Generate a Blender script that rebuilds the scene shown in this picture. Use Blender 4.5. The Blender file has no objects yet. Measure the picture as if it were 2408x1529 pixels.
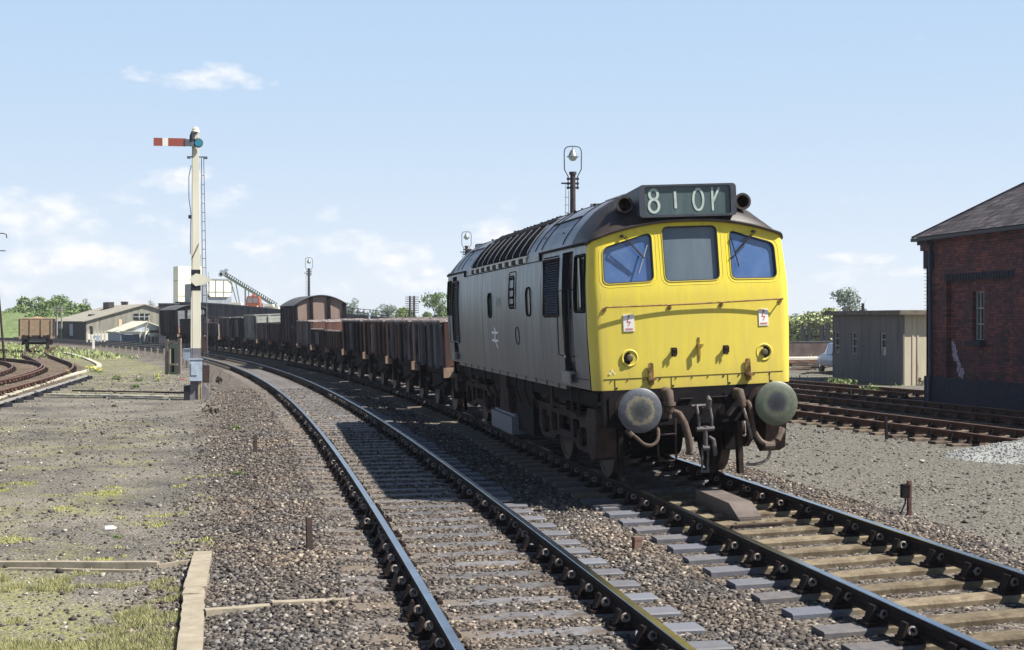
import bpy, bmesh, math, random
import numpy as np
from mathutils import Vector, Matrix
from mathutils.geometry import delaunay_2d_cdt
random.seed(7); RNG = np.random.default_rng(7)
sc = bpy.context.scene
COL = sc.collection
R = math.radians

# ------------------------------------------------------------------ camera
CAM = Vector((-5.4982, -17.4973, 2.1747)); YAW = .1735; PITCH = -.0039
cd = bpy.data.cameras.new('camera'); cam = bpy.data.objects.new('camera', cd); COL.objects.link(cam)
cam.location = CAM; cam.rotation_euler = (math.pi/2+PITCH, 0, -YAW)
cd.sensor_width = 36; cd.lens = 50.04; cd.clip_start = .1; cd.clip_end = 9000
sc.camera = cam
# ------------------------------------------------------------------ light
SUNV = Vector((.72, -.34, 1.0)).normalized()
SUN_EL = math.asin(SUNV.z); SUN_AZ = math.atan2(SUNV.x, SUNV.y)
sl = bpy.data.lights.new('sun', 'SUN'); sl.energy = 5.0; sl.angle = R(.5); sl.color = (1, .955, .88)
so = bpy.data.objects.new('sun', sl); COL.objects.link(so)
so.rotation_euler = (-SUNV).to_track_quat('-Z', 'Y').to_euler()
sc.view_settings.view_transform = 'Standard'; sc.view_settings.look = 'None'
sc.view_settings.gamma = 1; sc.view_settings.exposure = 0.97
sc.cycles.max_bounces = 6; sc.cycles.use_denoising = True
W = bpy.data.worlds.new('World'); sc.world = W; W.use_nodes = True
nt = W.node_tree; nt.nodes.clear()
def N(t, typ, **kw):
    n = t.nodes.new(typ)
    for k, v in kw.items():
        if hasattr(n, k): setattr(n, k, v)
    return n
out = N(nt, 'ShaderNodeOutputWorld'); bg = N(nt, 'ShaderNodeBackground')
sky = N(nt, 'ShaderNodeTexSky'); sky.sky_type = 'NISHITA'; sky.sun_disc = False
sky.sun_elevation = SUN_EL; sky.sun_rotation = SUN_AZ
sky.air_density = 1.0; sky.dust_density = .6; sky.ozone_density = 2.2
bg.inputs[1].default_value = .05
def mth(t, op, a, b=None, c=None, clamp=False):
    n = t.nodes.new('ShaderNodeMath'); n.operation = op; n.use_clamp = clamp
    for i, v in enumerate((a, b, c)):
        if v is None: continue
        if isinstance(v, (int, float)): n.inputs[i].default_value = v
        else: t.links.new(v, n.inputs[i])
    return n.outputs[0]
tc = N(nt, 'ShaderNodeTexCoord'); sx = N(nt, 'ShaderNodeSeparateXYZ'); nt.links.new(tc.outputs['Generated'], sx.inputs[0])
az = mth(nt, 'ARCTAN2', sx.outputs[0], sx.outputs[1]); el = mth(nt, 'ARCSINE', sx.outputs[2])
az = mth(nt, 'MULTIPLY', az, 57.2958); el = mth(nt, 'MULTIPLY', el, 57.2958)
cx = N(nt, 'ShaderNodeCombineXYZ'); nt.links.new(az, cx.inputs[0]); nt.links.new(mth(nt, 'MULTIPLY', el, 1.9), cx.inputs[1])
n1 = N(nt, 'ShaderNodeTexNoise'); n1.inputs['Scale'].default_value = .36; n1.inputs['Detail'].default_value = 9; n1.inputs['Roughness'].default_value = .56
nt.links.new(cx.outputs[0], n1.inputs['Vector'])
def blob(a0, e0, ra, re, amp):
    da = mth(nt, 'DIVIDE', mth(nt, 'SUBTRACT', az, a0), ra); de = mth(nt, 'DIVIDE', mth(nt, 'SUBTRACT', el, e0), re)
    r2 = mth(nt, 'ADD', mth(nt, 'MULTIPLY', da, da), mth(nt, 'MULTIPLY', de, de))
    return mth(nt, 'MULTIPLY', mth(nt, 'POWER', 2.718, mth(nt, 'MULTIPLY', r2, -1)), amp)
def azel(px, py): return math.degrees(math.atan((px-1204)/3347)+YAW), math.degrees(math.atan((751.4-py)/3347))
terms = []
for px, py, rx, ry, amp in [(455, 200, 150, 26, .24), (430, 425, 60, 40, .26), (520, 478, 90, 34, .24), (760, 505, 45, 26, .22),
        (60, 520, 260, 70, .24), (200, 620, 300, 50, .24), (620, 575, 260, 40, .19), (850, 600, 200, 50, .22), (1190, 548, 90, 42, .29), (1000, 535, 45, 28, .15),
        (330, 690, 500, 60, .16), (2010, 608, 70, 14, .22), (2130, 645, 40, 14, .2), (1930, 655, 150, 22, .17), (1000, 660, 300, 50, .2), (-900, 600, 900, 90, .2), (3600, 600, 500, 60, .12)]:
    a0, e0 = azel(px, py); terms.append(blob(a0, e0, rx*57.3/3347*1.15, ry*57.3/3347*1.25, amp+.11))
tot = terms[0]
for q in terms[1:]: tot = mth(nt, 'MAXIMUM', tot, q)
dens = mth(nt, 'SUBTRACT', mth(nt, 'ADD', n1.outputs[0], tot), .69)
mask = mth(nt, 'MULTIPLY', dens, 4.2, clamp=True)
n2 = N(nt, 'ShaderNodeTexNoise'); n2.inputs['Scale'].default_value = .9; n2.inputs['Detail'].default_value = 6
nt.links.new(cx.outputs[0], n2.inputs['Vector'])
cr = N(nt, 'ShaderNodeValToRGB'); cr.color_ramp.elements[0].color = (8.8, 9.3, 10.2, 1); cr.color_ramp.elements[1].color = (11.3, 11.2, 11.2, 1)
cr.color_ramp.elements[0].position = .38; cr.color_ramp.elements[1].position = .58
nt.links.new(n2.outputs[0], cr.inputs[0])
# pale haze band near the horizon, shaped to light walls yet keep ground shade dark
ae = mth(nt, 'ABSOLUTE', el); gr = mth(nt, 'POWER', 2.718, mth(nt, 'MULTIPLY', ae, -.115))
mg = N(nt, 'ShaderNodeMix'); mg.data_type = 'RGBA'; nt.links.new(gr, mg.inputs[0]); mg.inputs[6].default_value = (4.0, 6.3, 9.3, 1); mg.inputs[7].default_value = (9.2, 9.8, 10.5, 1)
hz = N(nt, 'ShaderNodeMapRange'); hz.interpolation_type = 'SMOOTHSTEP'; hz.inputs[1].default_value = 13.2; hz.inputs[2].default_value = 19; hz.inputs[3].default_value = .97; hz.inputs[4].default_value = .0; nt.links.new(ae, hz.inputs[0])
mh = N(nt, 'ShaderNodeMix'); mh.data_type = 'RGBA'; nt.links.new(hz.outputs[0], mh.inputs[0]); nt.links.new(sky.outputs[0], mh.inputs[6]); nt.links.new(mg.outputs[2], mh.inputs[7])
mx = N(nt, 'ShaderNodeMix'); mx.data_type = 'RGBA'; nt.links.new(mask, mx.inputs[0]); nt.links.new(mh.outputs[2], mx.inputs[6]); nt.links.new(cr.outputs[0], mx.inputs[7])
nt.links.new(mx.outputs[2], bg.inputs[0]); nt.links.new(bg.outputs[0], out.inputs[0])

# ------------------------------------------------------------------ materials
MATS = {}
def mat(name, col, rough=.7, metal=0., col2=None, scale=6., thr=(.35, .65), bump=0., bscale=None, streak=False, rand=0., coord='Object',
        dirt=None, dscale=2., dthr=(.5, .62), spec=.4, island=0.):
    if name in MATS: return MATS[name]
    m = bpy.data.materials.new(name); m.use_nodes = True; t = m.node_tree; p = t.nodes['Principled BSDF']
    p.inputs['Roughness'].default_value = rough; p.inputs['Metallic'].default_value = metal
    p.inputs['Specular IOR Level'].default_value = min(spec, .15) if rough >= .7 and not metal else spec
    tcn = N(t, 'ShaderNodeTexCoord'); src = tcn.outputs[coord]
    mp = N(t, 'ShaderNodeMapping'); t.links.new(src, mp.inputs[0])
    if streak: mp.inputs['Scale'].default_value = (1, 1, .12)
    base = None
    rgb = N(t, 'ShaderNodeRGB'); rgb.outputs[0].default_value = (*col, 1); base = rgb.outputs[0]
    if col2 is not None:
        nn = N(t, 'ShaderNodeTexNoise'); nn.inputs['Scale'].default_value = scale; nn.inputs['Detail'].default_value = 7; nn.inputs['Roughness'].default_value = .62
        t.links.new(mp.outputs[0], nn.inputs['Vector'])
        mr = N(t, 'ShaderNodeMapRange'); mr.inputs[1].default_value = thr[0]; mr.inputs[2].default_value = thr[1]; t.links.new(nn.outputs[0], mr.inputs[0])
        mi = N(t, 'ShaderNodeMix'); mi.data_type = 'RGBA'; t.links.new(mr.outputs[0], mi.inputs[0]); t.links.new(base, mi.inputs[6]); mi.inputs[7].default_value = (*col2, 1); base = mi.outputs[2]
    if dirt is not None:
        nn = N(t, 'ShaderNodeTexNoise'); nn.inputs['Scale'].default_value = dscale; nn.inputs['Detail'].default_value = 9; nn.inputs['Roughness'].default_value = .7
        t.links.new(mp.outputs[0], nn.inputs['Vector'])
        mr = N(t, 'ShaderNodeMapRange'); mr.inputs[1].default_value = dthr[0]; mr.inputs[2].default_value = dthr[1]; t.links.new(nn.outputs[0], mr.inputs[0])
        mi = N(t, 'ShaderNodeMix'); mi.data_type = 'RGBA'; t.links.new(mr.outputs[0], mi.inputs[0]); t.links.new(base, mi.inputs[6]); mi.inputs[7].default_value = (*dirt, 1); base = mi.outputs[2]
    if rand or island:
        hs = N(t, 'ShaderNodeHueSaturation'); 
        if rand:
            oi = N(t, 'ShaderNodeObjectInfo'); v = oi.outputs['Random']; amt = rand
        else:
            ge = N(t, 'ShaderNodeNewGeometry'); v = ge.outputs['Random Per Island']; amt = island
        val = mth(t, 'ADD', mth(t, 'MULTIPLY', v, amt), 1-amt/2)
        t.links.new(val, hs.inputs['Value']); t.links.new(base, hs.inputs['Color']); base = hs.outputs[0]
    t.links.new(base, p.inputs['Base Color'])
    if bump:
        nb = N(t, 'ShaderNodeTexNoise'); nb.inputs['Scale'].default_value = bscale or scale*4; nb.inputs['Detail'].default_value = 5
        t.links.new(mp.outputs[0], nb.inputs['Vector'])
        bn = N(t, 'ShaderNodeBump'); bn.inputs['Strength'].default_value = .6; bn.inputs['Distance'].default_value = bump
        t.links.new(nb.outputs[0], bn.inputs['Height']); t.links.new(bn.outputs[0], p.inputs['Normal'])
    MATS[name] = m; return m

# ------------------------------------------------------------------ mesh helpers
class MB:
    def __init__(s): s.v = []; s.f = []; s.mi = []; s.cur = 0
    def add(s, vs, fs):
        o = len(s.v); s.v += [tuple(map(float, q)) for q in vs]; s.f += [tuple(i+o for i in f) for f in fs]; s.mi += [s.cur]*len(fs); return s
    def box(s, x0, x1, y0, y1, z0, z1):
        return s.add([(x0,y0,z0),(x1,y0,z0),(x1,y1,z0),(x0,y1,z0),(x0,y0,z1),(x1,y0,z1),(x1,y1,z1),(x0,y1,z1)],
                     [(0,3,2,1),(4,5,6,7),(0,1,5,4),(1,2,6,5),(2,3,7,6),(3,0,4,7)])
    def beam(s, p, q, w, h, up=(0,0,1)):
        p, q = Vector(p), Vector(q); d = (q-p).normalized(); upv = Vector(up)
        if abs(d.dot(upv)) > .98: upv = Vector((0,1,0))
        a = d.cross(upv).normalized(); b = a.cross(d).normalized(); a *= w/2; b *= h/2
        vs = [p-a-b, p+a-b, p+a+b, p-a+b, q-a-b, q+a-b, q+a+b, q-a+b]
        return s.add(vs, [(0,1,2,3),(7,6,5,4),(4,5,1,0),(5,6,2,1),(6,7,3,2),(7,4,0,3)])
    def cyl(s, p, q, r0, r1=None, n=16, cap=True):
        r1 = r0 if r1 is None else r1
        p, q = Vector(p), Vector(q); d = (q-p).normalized(); u = Vector((0,0,1)) if abs(d.z) < .9 else Vector((1,0,0))
        a = d.cross(u).normalized(); b = d.cross(a).normalized(); vs = []
        for i in range(n):
            t = 2*math.pi*i/n; o = a*math.cos(t)+b*math.sin(t); vs.append(p+o*r0); vs.append(q+o*r1)
        fs = [(2*i, 2*i+1, 2*((i+1) % n)+1, 2*((i+1) % n)) for i in range(n)]
        if cap: fs += [tuple(2*i for i in range(n)), tuple(2*i+1 for i in reversed(range(n)))]
        return s.add(vs, fs)
    def tube(s, pts, r, n=8):
        pts = [Vector(p) for p in pts]; rs = r if isinstance(r, (list, tuple)) else [r]*len(pts)
        vs = []; u = None
        for i, p in enumerate(pts):
            d = (pts[min(i+1, len(pts)-1)]-pts[max(i-1, 0)]).normalized()
            if u is None: u = Vector((0,0,1)) if abs(d.z) < .9 else Vector((1,0,0))
            a = d.cross(u).normalized(); b = a.cross(d).normalized(); u = b
            for k in range(n):
                t = 2*math.pi*k/n; vs.append(p+(a*math.cos(t)+b*math.sin(t))*rs[i])
        fs = []
        for i in range(len(pts)-1):
            for k in range(n):
                fs.append((i*n+k, i*n+(k+1) % n, (i+1)*n+(k+1) % n, (i+1)*n+k))
        fs += [tuple(reversed(range(n))), tuple((len(pts)-1)*n+k for k in range(n))]
        return s.add(vs, fs)
    def lathe(s, prof, org, axis='z', n=24):   # prof: (r, h)
        vs = []
        for r, h in prof:
            for k in range(n):
                t = 2*math.pi*k/n; c, d = r*math.cos(t), r*math.sin(t)
                v = {'z': (c, d, h), 'y': (c, h, d), 'x': (h, c, d)}[axis]
                vs.append((org[0]+v[0], org[1]+v[1], org[2]+v[2]))
        fs = []
        for i in range(len(prof)-1):
            for k in range(n): fs.append((i*n+k, i*n+(k+1) % n, (i+1)*n+(k+1) % n, (i+1)*n+k))
        fs += [tuple(range(n)), tuple((len(prof)-1)*n+k for k in range(n))]
        return s.add(vs, fs)
    def sheet(s, rows):
        n = len(rows[0]); vs = [p for r in rows for p in r]; fs = []
        for i in range(len(rows)-1):
            for k in range(n-1): fs.append((i*n+k, i*n+k+1, (i+1)*n+k+1, (i+1)*n+k))
        return s.add(vs, fs)
    def prism(s, poly, fn, d0, d1):            # poly 2D -> fn(a,b,depth)
        n = len(poly); vs = [fn(a, b, d0) for a, b in poly]+[fn(a, b, d1) for a, b in poly]
        fs = [tuple(range(n)), tuple(reversed(range(n, 2*n)))]+[(i, (i+1) % n, n+(i+1) % n, n+i) for i in range(n)]
        return s.add(vs, fs)
    def build(s, name, m=None, parent=None, smooth=False, fix=True):
        me = bpy.data.meshes.new(name); me.from_pydata(s.v, [], s.f); me.update()
        if fix:
            b = bmesh.new(); b.from_mesh(me); bmesh.ops.recalc_face_normals(b, faces=b.faces); b.to_mesh(me); b.free()
        ms = m if isinstance(m, (list, tuple)) else [m]
        for q in ms:
            if q: me.materials.append(q)
        if len(ms) > 1: me.polygons.foreach_set('material_index', s.mi)
        if smooth:
            me.polygons.foreach_set('use_smooth', [True]*len(me.polygons))
            try: me.set_sharp_from_angle(angle=R(35))
            except Exception: pass
        o = bpy.data.objects.new(name, me); COL.objects.link(o)
        if parent: o.parent = parent
        return o
def tag(o, label=None, cat=None, group=None, kind=None):
    if label: o['label'] = label
    if cat: o['category'] = cat
    if group: o['group'] = group
    if kind: o['kind'] = kind
    return o
def thing(name, label, cat, loc=(0,0,0), rz=0, group=None, ry=0):
    o = bpy.data.objects.new(name, None); COL.objects.link(o); o.location = loc; o.rotation_euler = (0, ry, rz); o.empty_display_size = .2
    return tag(o, label, cat, group)
def copy_tree(o, parent=None):
    c = o.copy(); COL.objects.link(c); c.parent = parent
    for ch in list(KIDS(o)): copy_tree(ch, c)
    return c
def KIDS(o): return [q for q in bpy.data.objects if q.parent == o]
def npmesh(name, V, F, m, smooth=False, parent=None):
    me = bpy.data.meshes.new(name); k = F.shape[1]
    me.vertices.add(len(V)); me.vertices.foreach_set('co', np.asarray(V, np.float32).ravel())
    me.loops.add(F.size); me.loops.foreach_set('vertex_index', np.asarray(F, np.int32).ravel())
    me.polygons.add(len(F)); me.polygons.foreach_set('loop_start', np.arange(0, F.size, k, dtype=np.int32)); me.polygons.foreach_set('loop_total', np.full(len(F), k, np.int32))
    if smooth: me.polygons.foreach_set('use_smooth', np.ones(len(F), bool))
    me.update(calc_edges=True); me.validate()
    me.materials.append(m); o = bpy.data.objects.new(name, me); COL.objects.link(o)
    if parent: o.parent = parent
    return o
def sm(pts, k=6):
    P = [Vector(p) for p in pts]; P = [P[0]*2-P[1]]+P+[P[-1]*2-P[-2]]; o = []
    for i in range(1, len(P)-2):
        for j in range(k):
            t = j/k; a, b, c, d = P[i-1:i+3]; o.append(.5*((2*b)+(c-a)*t+(2*a-5*b+4*c-d)*t*t+(3*b-a-3*c+d)*t**3))
    o.append(P[-2]); return o
def rrect(x0, x1, z0, z1, r, n=5):
    pts = []
    for cx_, cz_, a in ((x1-r, z1-r, 0), (x0+r, z1-r, 90), (x0+r, z0+r, 180), (x1-r, z0+r, 270)):
        for i in range(n+1):
            t = R(a+90*i/n); pts.append((cx_+r*math.cos(t), cz_+r*math.sin(t)))
    return pts
def rpoly(pts, r, n=4):                       # rounded polygon
    o = []; N_ = len(pts)
    for i in range(N_):
        p, a, b = Vector(pts[i]), Vector(pts[i-1]), Vector(pts[(i+1) % N_])
        d1 = (a-p).normalized(); d2 = (b-p).normalized(); rr = min(r, (a-p).length/2.2, (b-p).length/2.2)
        s0, s1 = p+d1*rr, p+d2*rr
        for k in range(n+1):
            t = k/n; o.append(tuple((1-t)**2*s0+2*t*(1-t)*p+t*t*s1))
    return o
def inpoly(P, x, y):
    c = False; j = len(P)-1
    for i in range(len(P)):
        if (P[i][1] > y) != (P[j][1] > y) and x < (P[j][0]-P[i][0])*(y-P[i][1])/(P[j][1]-P[i][1])+P[i][0]: c = not c
        j = i
    return c
def dens(P, st):
    o = []
    for i in range(len(P)):
        a, b = P[i], P[(i+1) % len(P)]; L = math.hypot(b[0]-a[0], b[1]-a[1]); n = max(1, int(L/st))
        for k in range(n): o.append((a[0]+(b[0]-a[0])*k/n, a[1]+(b[1]-a[1])*k/n))
    return o
def panel(mb, outline, holes, st, fn):
    loops = [dens(outline, st)]+[dens(h, st) for h in holes]
    vs = []; es = []
    for L in loops:
        o = len(vs); vs += [Vector(p) for p in L]; es += [(o+i, o+(i+1) % len(L)) for i in range(len(L))]
    xs = [p[0] for p in outline]; ys = [p[1] for p in outline]
    x = min(xs)+st*.55
    while x < max(xs):
        y = min(ys)+st*.55
        while y < max(ys):
            if inpoly(outline, x, y) and not any(inpoly(h, x, y) for h in holes): vs.append(Vector((x, y)))
            y += st
        x += st
    r = delaunay_2d_cdt(vs, es, [], 0, 1e-5)
    V2, F2 = r[0], r[2]; fs = []
    for f in F2:
        c = sum((V2[i] for i in f), Vector((0, 0)))/len(f)
        if inpoly(outline, c.x, c.y) and not any(inpoly(h, c.x, c.y) for h in holes): fs.append(tuple(f))
    mb.add([fn(v.x, v.y) for v in V2], fs); return mb

# pixel of the 2408-wide photograph + true depth -> place in the world
_r = Vector((math.cos(YAW), -math.sin(YAW), 0)); _f = Vector((math.sin(YAW)*math.cos(PITCH), math.cos(YAW)*math.cos(PITCH), math.sin(PITCH))); _u = _r.cross(_f)
def at(x, y, d): return CAM+(_f+_r*((x-1204)/3347)-_u*((y-764.5)/3347))*d

# ------------------------------------------------------------------ track paths
_s = np.arange(4200)*.1-30
_k = np.interp(_s, [-20.9, 3.95, 94.2], [0, 1/645.8, 1/285.]); _h = -.0068+np.cumsum(_k)*.1
_x = -3.556-np.cumsum(np.sin(_h))*.1-.034; _y = -30+np.cumsum(np.cos(_h))*.1
class Path:
    def __init__(s, x, y):
        s.x, s.y = np.asarray(x, float), np.asarray(y, float)
        s.L = np.concatenate([[0], np.cumsum(np.hypot(np.diff(s.x), np.diff(s.y)))])
        s.h = -np.arctan2(np.gradient(s.x), np.gradient(s.y)); s.L -= np.interp(0, s.y, s.L)
    def at(s, l): return float(np.interp(l, s.L, s.x)), float(np.interp(l, s.L, s.y)), float(np.interp(l, s.L, s.h))
PN = Path(_x, _y)
_lx = _x+3.45*np.cos(_h); _ly = _y+3.45*np.sin(_h); _lx = _lx+np.interp(_ly, [-10, 8, 15, 30, 60], [0, .03, .2, .25, 0])
PL = Path(_lx, _ly)
def spl(pts, n=40):
    P = [Vector(p) for p in pts]; P = [P[0]*2-P[1]]+P+[P[-1]*2-P[-2]]; o = []
    for i in range(1, len(P)-2):
        for k in range(n):
            t = k/n; a, b, c, d = P[i-1:i+3]
            o.append(.5*((2*b)+(c-a)*t+(2*a-5*b+4*c-d)*t*t+(3*b-a-3*c+d)*t**3))
    o.append(P[-2]); return o
def mkpath(pts):
    q = spl(pts); return Path([p.x for p in q], [p.y for p in q])
CANT = .0402
# ------------------------------------------------------------------ ground
LSID = mkpath([(-14.4, -12), (-14.6, 20), (-14.75, 45), (-15.8, 58), (-18.1, 70), (-20.5, 82), (-22.25, 94), (-23.5, 106), (-24.8, 118), (-26.3, 130)])
def offs(x, y):
    xn = np.interp(y, PN.y, PN.x); h = np.interp(y, PN.y, PN.h); return (x-xn)*np.cos(h)
def rnoise(x, y, f, seed):
    r = np.random.default_rng(seed); o = 0
    for i in range(5):
        a = r.uniform(0, 6.28); k = f*(1+.7*i); o = o+np.sin((x*np.cos(a)+y*np.sin(a))*k+r.uniform(0, 6))*np.cos((x*np.sin(a)-y*np.cos(a))*k*.8+r.uniform(0, 6))/(1+.5*i)
    return o/2.5
KO = [-60, -3.3, -2.6, -1.9, -1.3, -.9, -.6, .55, .9, 1.2, 1.72, 2.15, 3.45, 4.75, 5.2, 6.2, 7.5, 60]
KZ = [-.34, -.34, -.29, -.215, -.198, -.207, -.199, -.199, -.222, -.226, -.215, -.262, -.21, -.165, -.18, -.31, -.345, -.37]
def H(x, y):
    x = np.asarray(x, float); y = np.asarray(y, float)
    o = offs(x, y); z = np.interp(o, KO, KZ)
    amp = np.where((o > -1.6) & (o < 5.0), .006, .025)
    return z+amp*rnoise(x, y, .9, 3)+amp*.4*rnoise(x, y, 4., 5)
def ax(segs):
    o = []
    for a, b, st in segs: o += list(np.arange(a, b, st))
    o.append(segs[-1][1]); return np.array(o)
gx = np.concatenate([-np.geomspace(4000, 62, 14), ax([(-60, -16, 1.2), (-16, -7, .3), (-7, 3, .12), (3, 14, .3), (14, 60, 1.5)]), np.geomspace(62, 4000, 14)])
gy = np.concatenate([[-4000, -800, -200, -60], ax([(-30, -10, 1.), (-10, 8, .14), (8, 30, .4), (30, 70, 1.), (70, 240, 2.5)]), np.geomspace(244, 6000, 18)])
GX, GY = np.meshgrid(gx, gy); GZ = H(GX, GY)
nx, ny = len(gx), len(gy)
idx = np.arange(nx*ny).reshape(ny, nx)
GF = np.stack([idx[:-1, :-1].ravel(), idx[:-1, 1:].ravel(), idx[1:, 1:].ravel(), idx[1:, :-1].ravel()], 1)
def ground_mat():
    m = bpy.data.materials.new('ground_cinder'); m.use_nodes = True; t = m.node_tree; p = t.nodes['Principled BSDF']; p.inputs['Roughness'].default_value = .95; p.inputs['Specular IOR Level'].default_value = .15
    tcn = N(t, 'ShaderNodeTexCoord'); P = tcn.outputs['Object']
    def noise(sc_, det=6, ro=.6):
        n = N(t, 'ShaderNodeTexNoise'); n.inputs['Scale'].default_value = sc_; n.inputs['Detail'].default_value = det; n.inputs['Roughness'].default_value = ro; t.links.new(P, n.inputs['Vector']); return n.outputs[0]
    def vor(sc_, out='Color'):
        n = N(t, 'ShaderNodeTexVoronoi'); n.inputs['Scale'].default_value = sc_; t.links.new(P, n.inputs['Vector']); return n
    def ramp(v, els):
        n = N(t, 'ShaderNodeValToRGB'); e = n.color_ramp.elements
        e[0].position, e[0].color = els[0][0], (*els[0][1], 1); e[1].position, e[1].color = els[-1][0], (*els[-1][1], 1)
        for ps, c in els[1:-1]:
            q = e.new(ps); q.color = (*c, 1)
        t.links.new(v, n.inputs[0]); return n.outputs[0]
    def mix(f, a, b):
        n = N(t, 'ShaderNodeMix'); n.data_type = 'RGBA'
        if isinstance(f, float): n.inputs[0].default_value = f
        else: t.links.new(f, n.inputs[0])
        t.links.new(a, n.inputs[6]); t.links.new(b, n.inputs[7]); return n.outputs[2]
    def attr(nm):
        n = N(t, 'ShaderNodeAttribute'); n.attribute_name = nm; return n.outputs['Fac']
    v1 = vor(22.); g1 = N(t, 'ShaderNodeRGBToBW'); t.links.new(v1.outputs['Color'], g1.inputs[0])
    bal = ramp(g1.outputs[0], [(.15, (.034, .029, .027)), (.5, (.105, .09, .078)), (.8, (.17, .148, .124)), (.95, (.32, .29, .24))])
    v2 = vor(60.); g2 = N(t, 'ShaderNodeRGBToBW'); t.links.new(v2.outputs['Color'], g2.inputs[0])
    cin = ramp(g2.outputs[0], [(.1, (.065, .06, .056)), (.5, (.145, .134, .12)), (.82, (.2, .186, .16)), (.96, (.4, .385, .34))])
    v3 = vor(34.); g3 = N(t, 'ShaderNodeRGBToBW'); t.links.new(v3.outputs['Color'], g3.inputs[0])
    gra = ramp(g3.outputs[0], [(.1, (.075, .07, .06)), (.5, (.135, .126, .108)), (.85, (.19, .178, .152)), (.97, (.42, .4, .36))])
    big = ramp(noise(.55, 8, .6), [(.35, (.66, .66, .67)), (.65, (1.4, 1.36, 1.27))])
    mm = N(t, 'ShaderNodeMix'); mm.data_type = 'RGBA'; mm.blend_type = 'MULTIPLY'; mm.inputs[0].default_value = 1
    t.links.new(cin, mm.inputs[6]); t.links.new(big, mm.inputs[7]); cin = mm.outputs[2]
    c = mix(attr('gravel'), cin, gra); c = mix(attr('ballast'), c, bal)
    # moss and thin grass
    gn = ramp(noise(26., 4, .7), [(.3, (.13, .15, .045)), (.7, (.32, .31, .11))])
    gm = mth(t, 'ADD', mth(t, 'MULTIPLY', noise(.9, 9, .72), 1.0), mth(t, 'MULTIPLY', attr('grass'), .42))
    gm = mth(t, 'MULTIPLY', mth(t, 'SUBTRACT', gm, .72), 7., clamp=True); gm = mth(t, 'MULTIPLY', mth(t, 'MULTIPLY', gm, .85), mth(t, 'MULTIPLY', mth(t, 'SUBTRACT', noise(13., 7, .75), .38), 4.2, clamp=True))
    gm = mth(t, 'MULTIPLY', gm, mth(t, 'SUBTRACT', 1., attr('ballast')))
    c = mix(gm, c, gn)
    t.links.new(c, p.inputs['Base Color'])
    hh = mth(t, 'ADD', mth(t, 'MULTIPLY', v1.outputs['Distance'], -.02), mth(t, 'MULTIPLY', v2.outputs['Distance'], -.012)); hh = mth(t, 'ADD', hh, mth(t, 'MULTIPLY', noise(9., 8), .03))
    b = N(t, 'ShaderNodeBump'); b.inputs['Distance'].default_value = 1.; b.inputs['Strength'].default_value = .8; t.links.new(hh, b.inputs['Height']); t.links.new(b.outputs[0], p.inputs['Normal'])
    return m
GM = ground_mat()
ground = npmesh('ground', np.stack([GX.ravel(), GY.ravel(), GZ.ravel()], 1), GF, GM, smooth=True); tag(ground, kind='structure')
OO = offs(GX, GY)
def sstep(v, a, b): q = np.clip((v-a)/(b-a), 0, 1); return q*q*(3-2*q)
wob = rnoise(GX, GY, .8, 11)*.35
BAL = sstep(OO+wob, -2.9, -2.2)*(1-sstep(OO+wob*.6, 5.6, 6.1)); BAL = np.where(np.abs(GX) > 200, 0, BAL)
GRAV = sstep(OO+wob, 5.2, 6.)
GRS = sstep(-OO, 2.6, 4.2)*.6+.55*np.exp(-((GX+8.)/2.2)**2-((GY+6.5)/2.6)**2)+sstep(GY, 38, 60)*sstep(-OO, 2.5, 4)*.22
GRS = GRS-.55*np.exp(-((GX+9)/4.)**2-((GY-24)/4.5)**2)-.5*np.exp(-((GX+10.5)/2.8)**2-((GY-6)/1.1)**2)
GRS = np.where(GX > 16, .45, GRS); GRS = np.where((GY > 150), 1.0, GRS)
for nm, arr in (('ballast', BAL), ('gravel', GRAV), ('grass', GRS)):
    a = ground.data.attributes.new(nm, 'FLOAT', 'POINT'); a.data.foreach_set('value', np.asarray(arr, np.float32).ravel())

# ------------------------------------------------------------------ loose stones
CUBE = np.array([(-1,-1,-1),(1,-1,-1),(1,1,-1),(-1,1,-1),(-1,-1,1),(1,-1,1),(1,1,1),(-1,1,1)], float)
CF = np.array([(0,3,2,1),(4,5,6,7),(0,1,5,4),(1,2,6,5),(2,3,7,6),(3,0,4,7)])
def rotm(n):
    q = RNG.normal(size=(n, 4)); q /= np.linalg.norm(q, axis=1)[:, None]; w, x, y, z = q.T
    return np.stack([1-2*(y*y+z*z), 2*(x*y-z*w), 2*(x*z+y*w), 2*(x*y+z*w), 1-2*(x*x+z*z), 2*(y*z-x*w), 2*(x*z-y*w), 2*(y*z+x*w), 1-2*(x*x+y*y)], 1).reshape(n, 3, 3)
def stones(name, P, size, m, flat=.7, sink=.15):
    n = len(P); B = CUBE[None]*.5+RNG.uniform(-.3, .3, (n, 8, 3)); B[:, 4:, :2] *= RNG.uniform(.45, 1, (n, 1, 1))
    B = np.einsum('nij,nkj->nki', rotm(n), B*np.stack([np.ones(n), RNG.uniform(.6, 1, n), RNG.uniform(.5, .9, n)], 1)[:, None])
    B[:, :, 2] *= flat; B = B*size[:, None, None]; V = B+P[:, None, :]; V[:, :, 2] += (size*flat*(.5-sink))[:, None]
    F = (CF[None]+np.arange(n)[:, None, None]*8).reshape(-1, 4)
    return npmesh(name, V.reshape(-1, 3), F, m)
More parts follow.
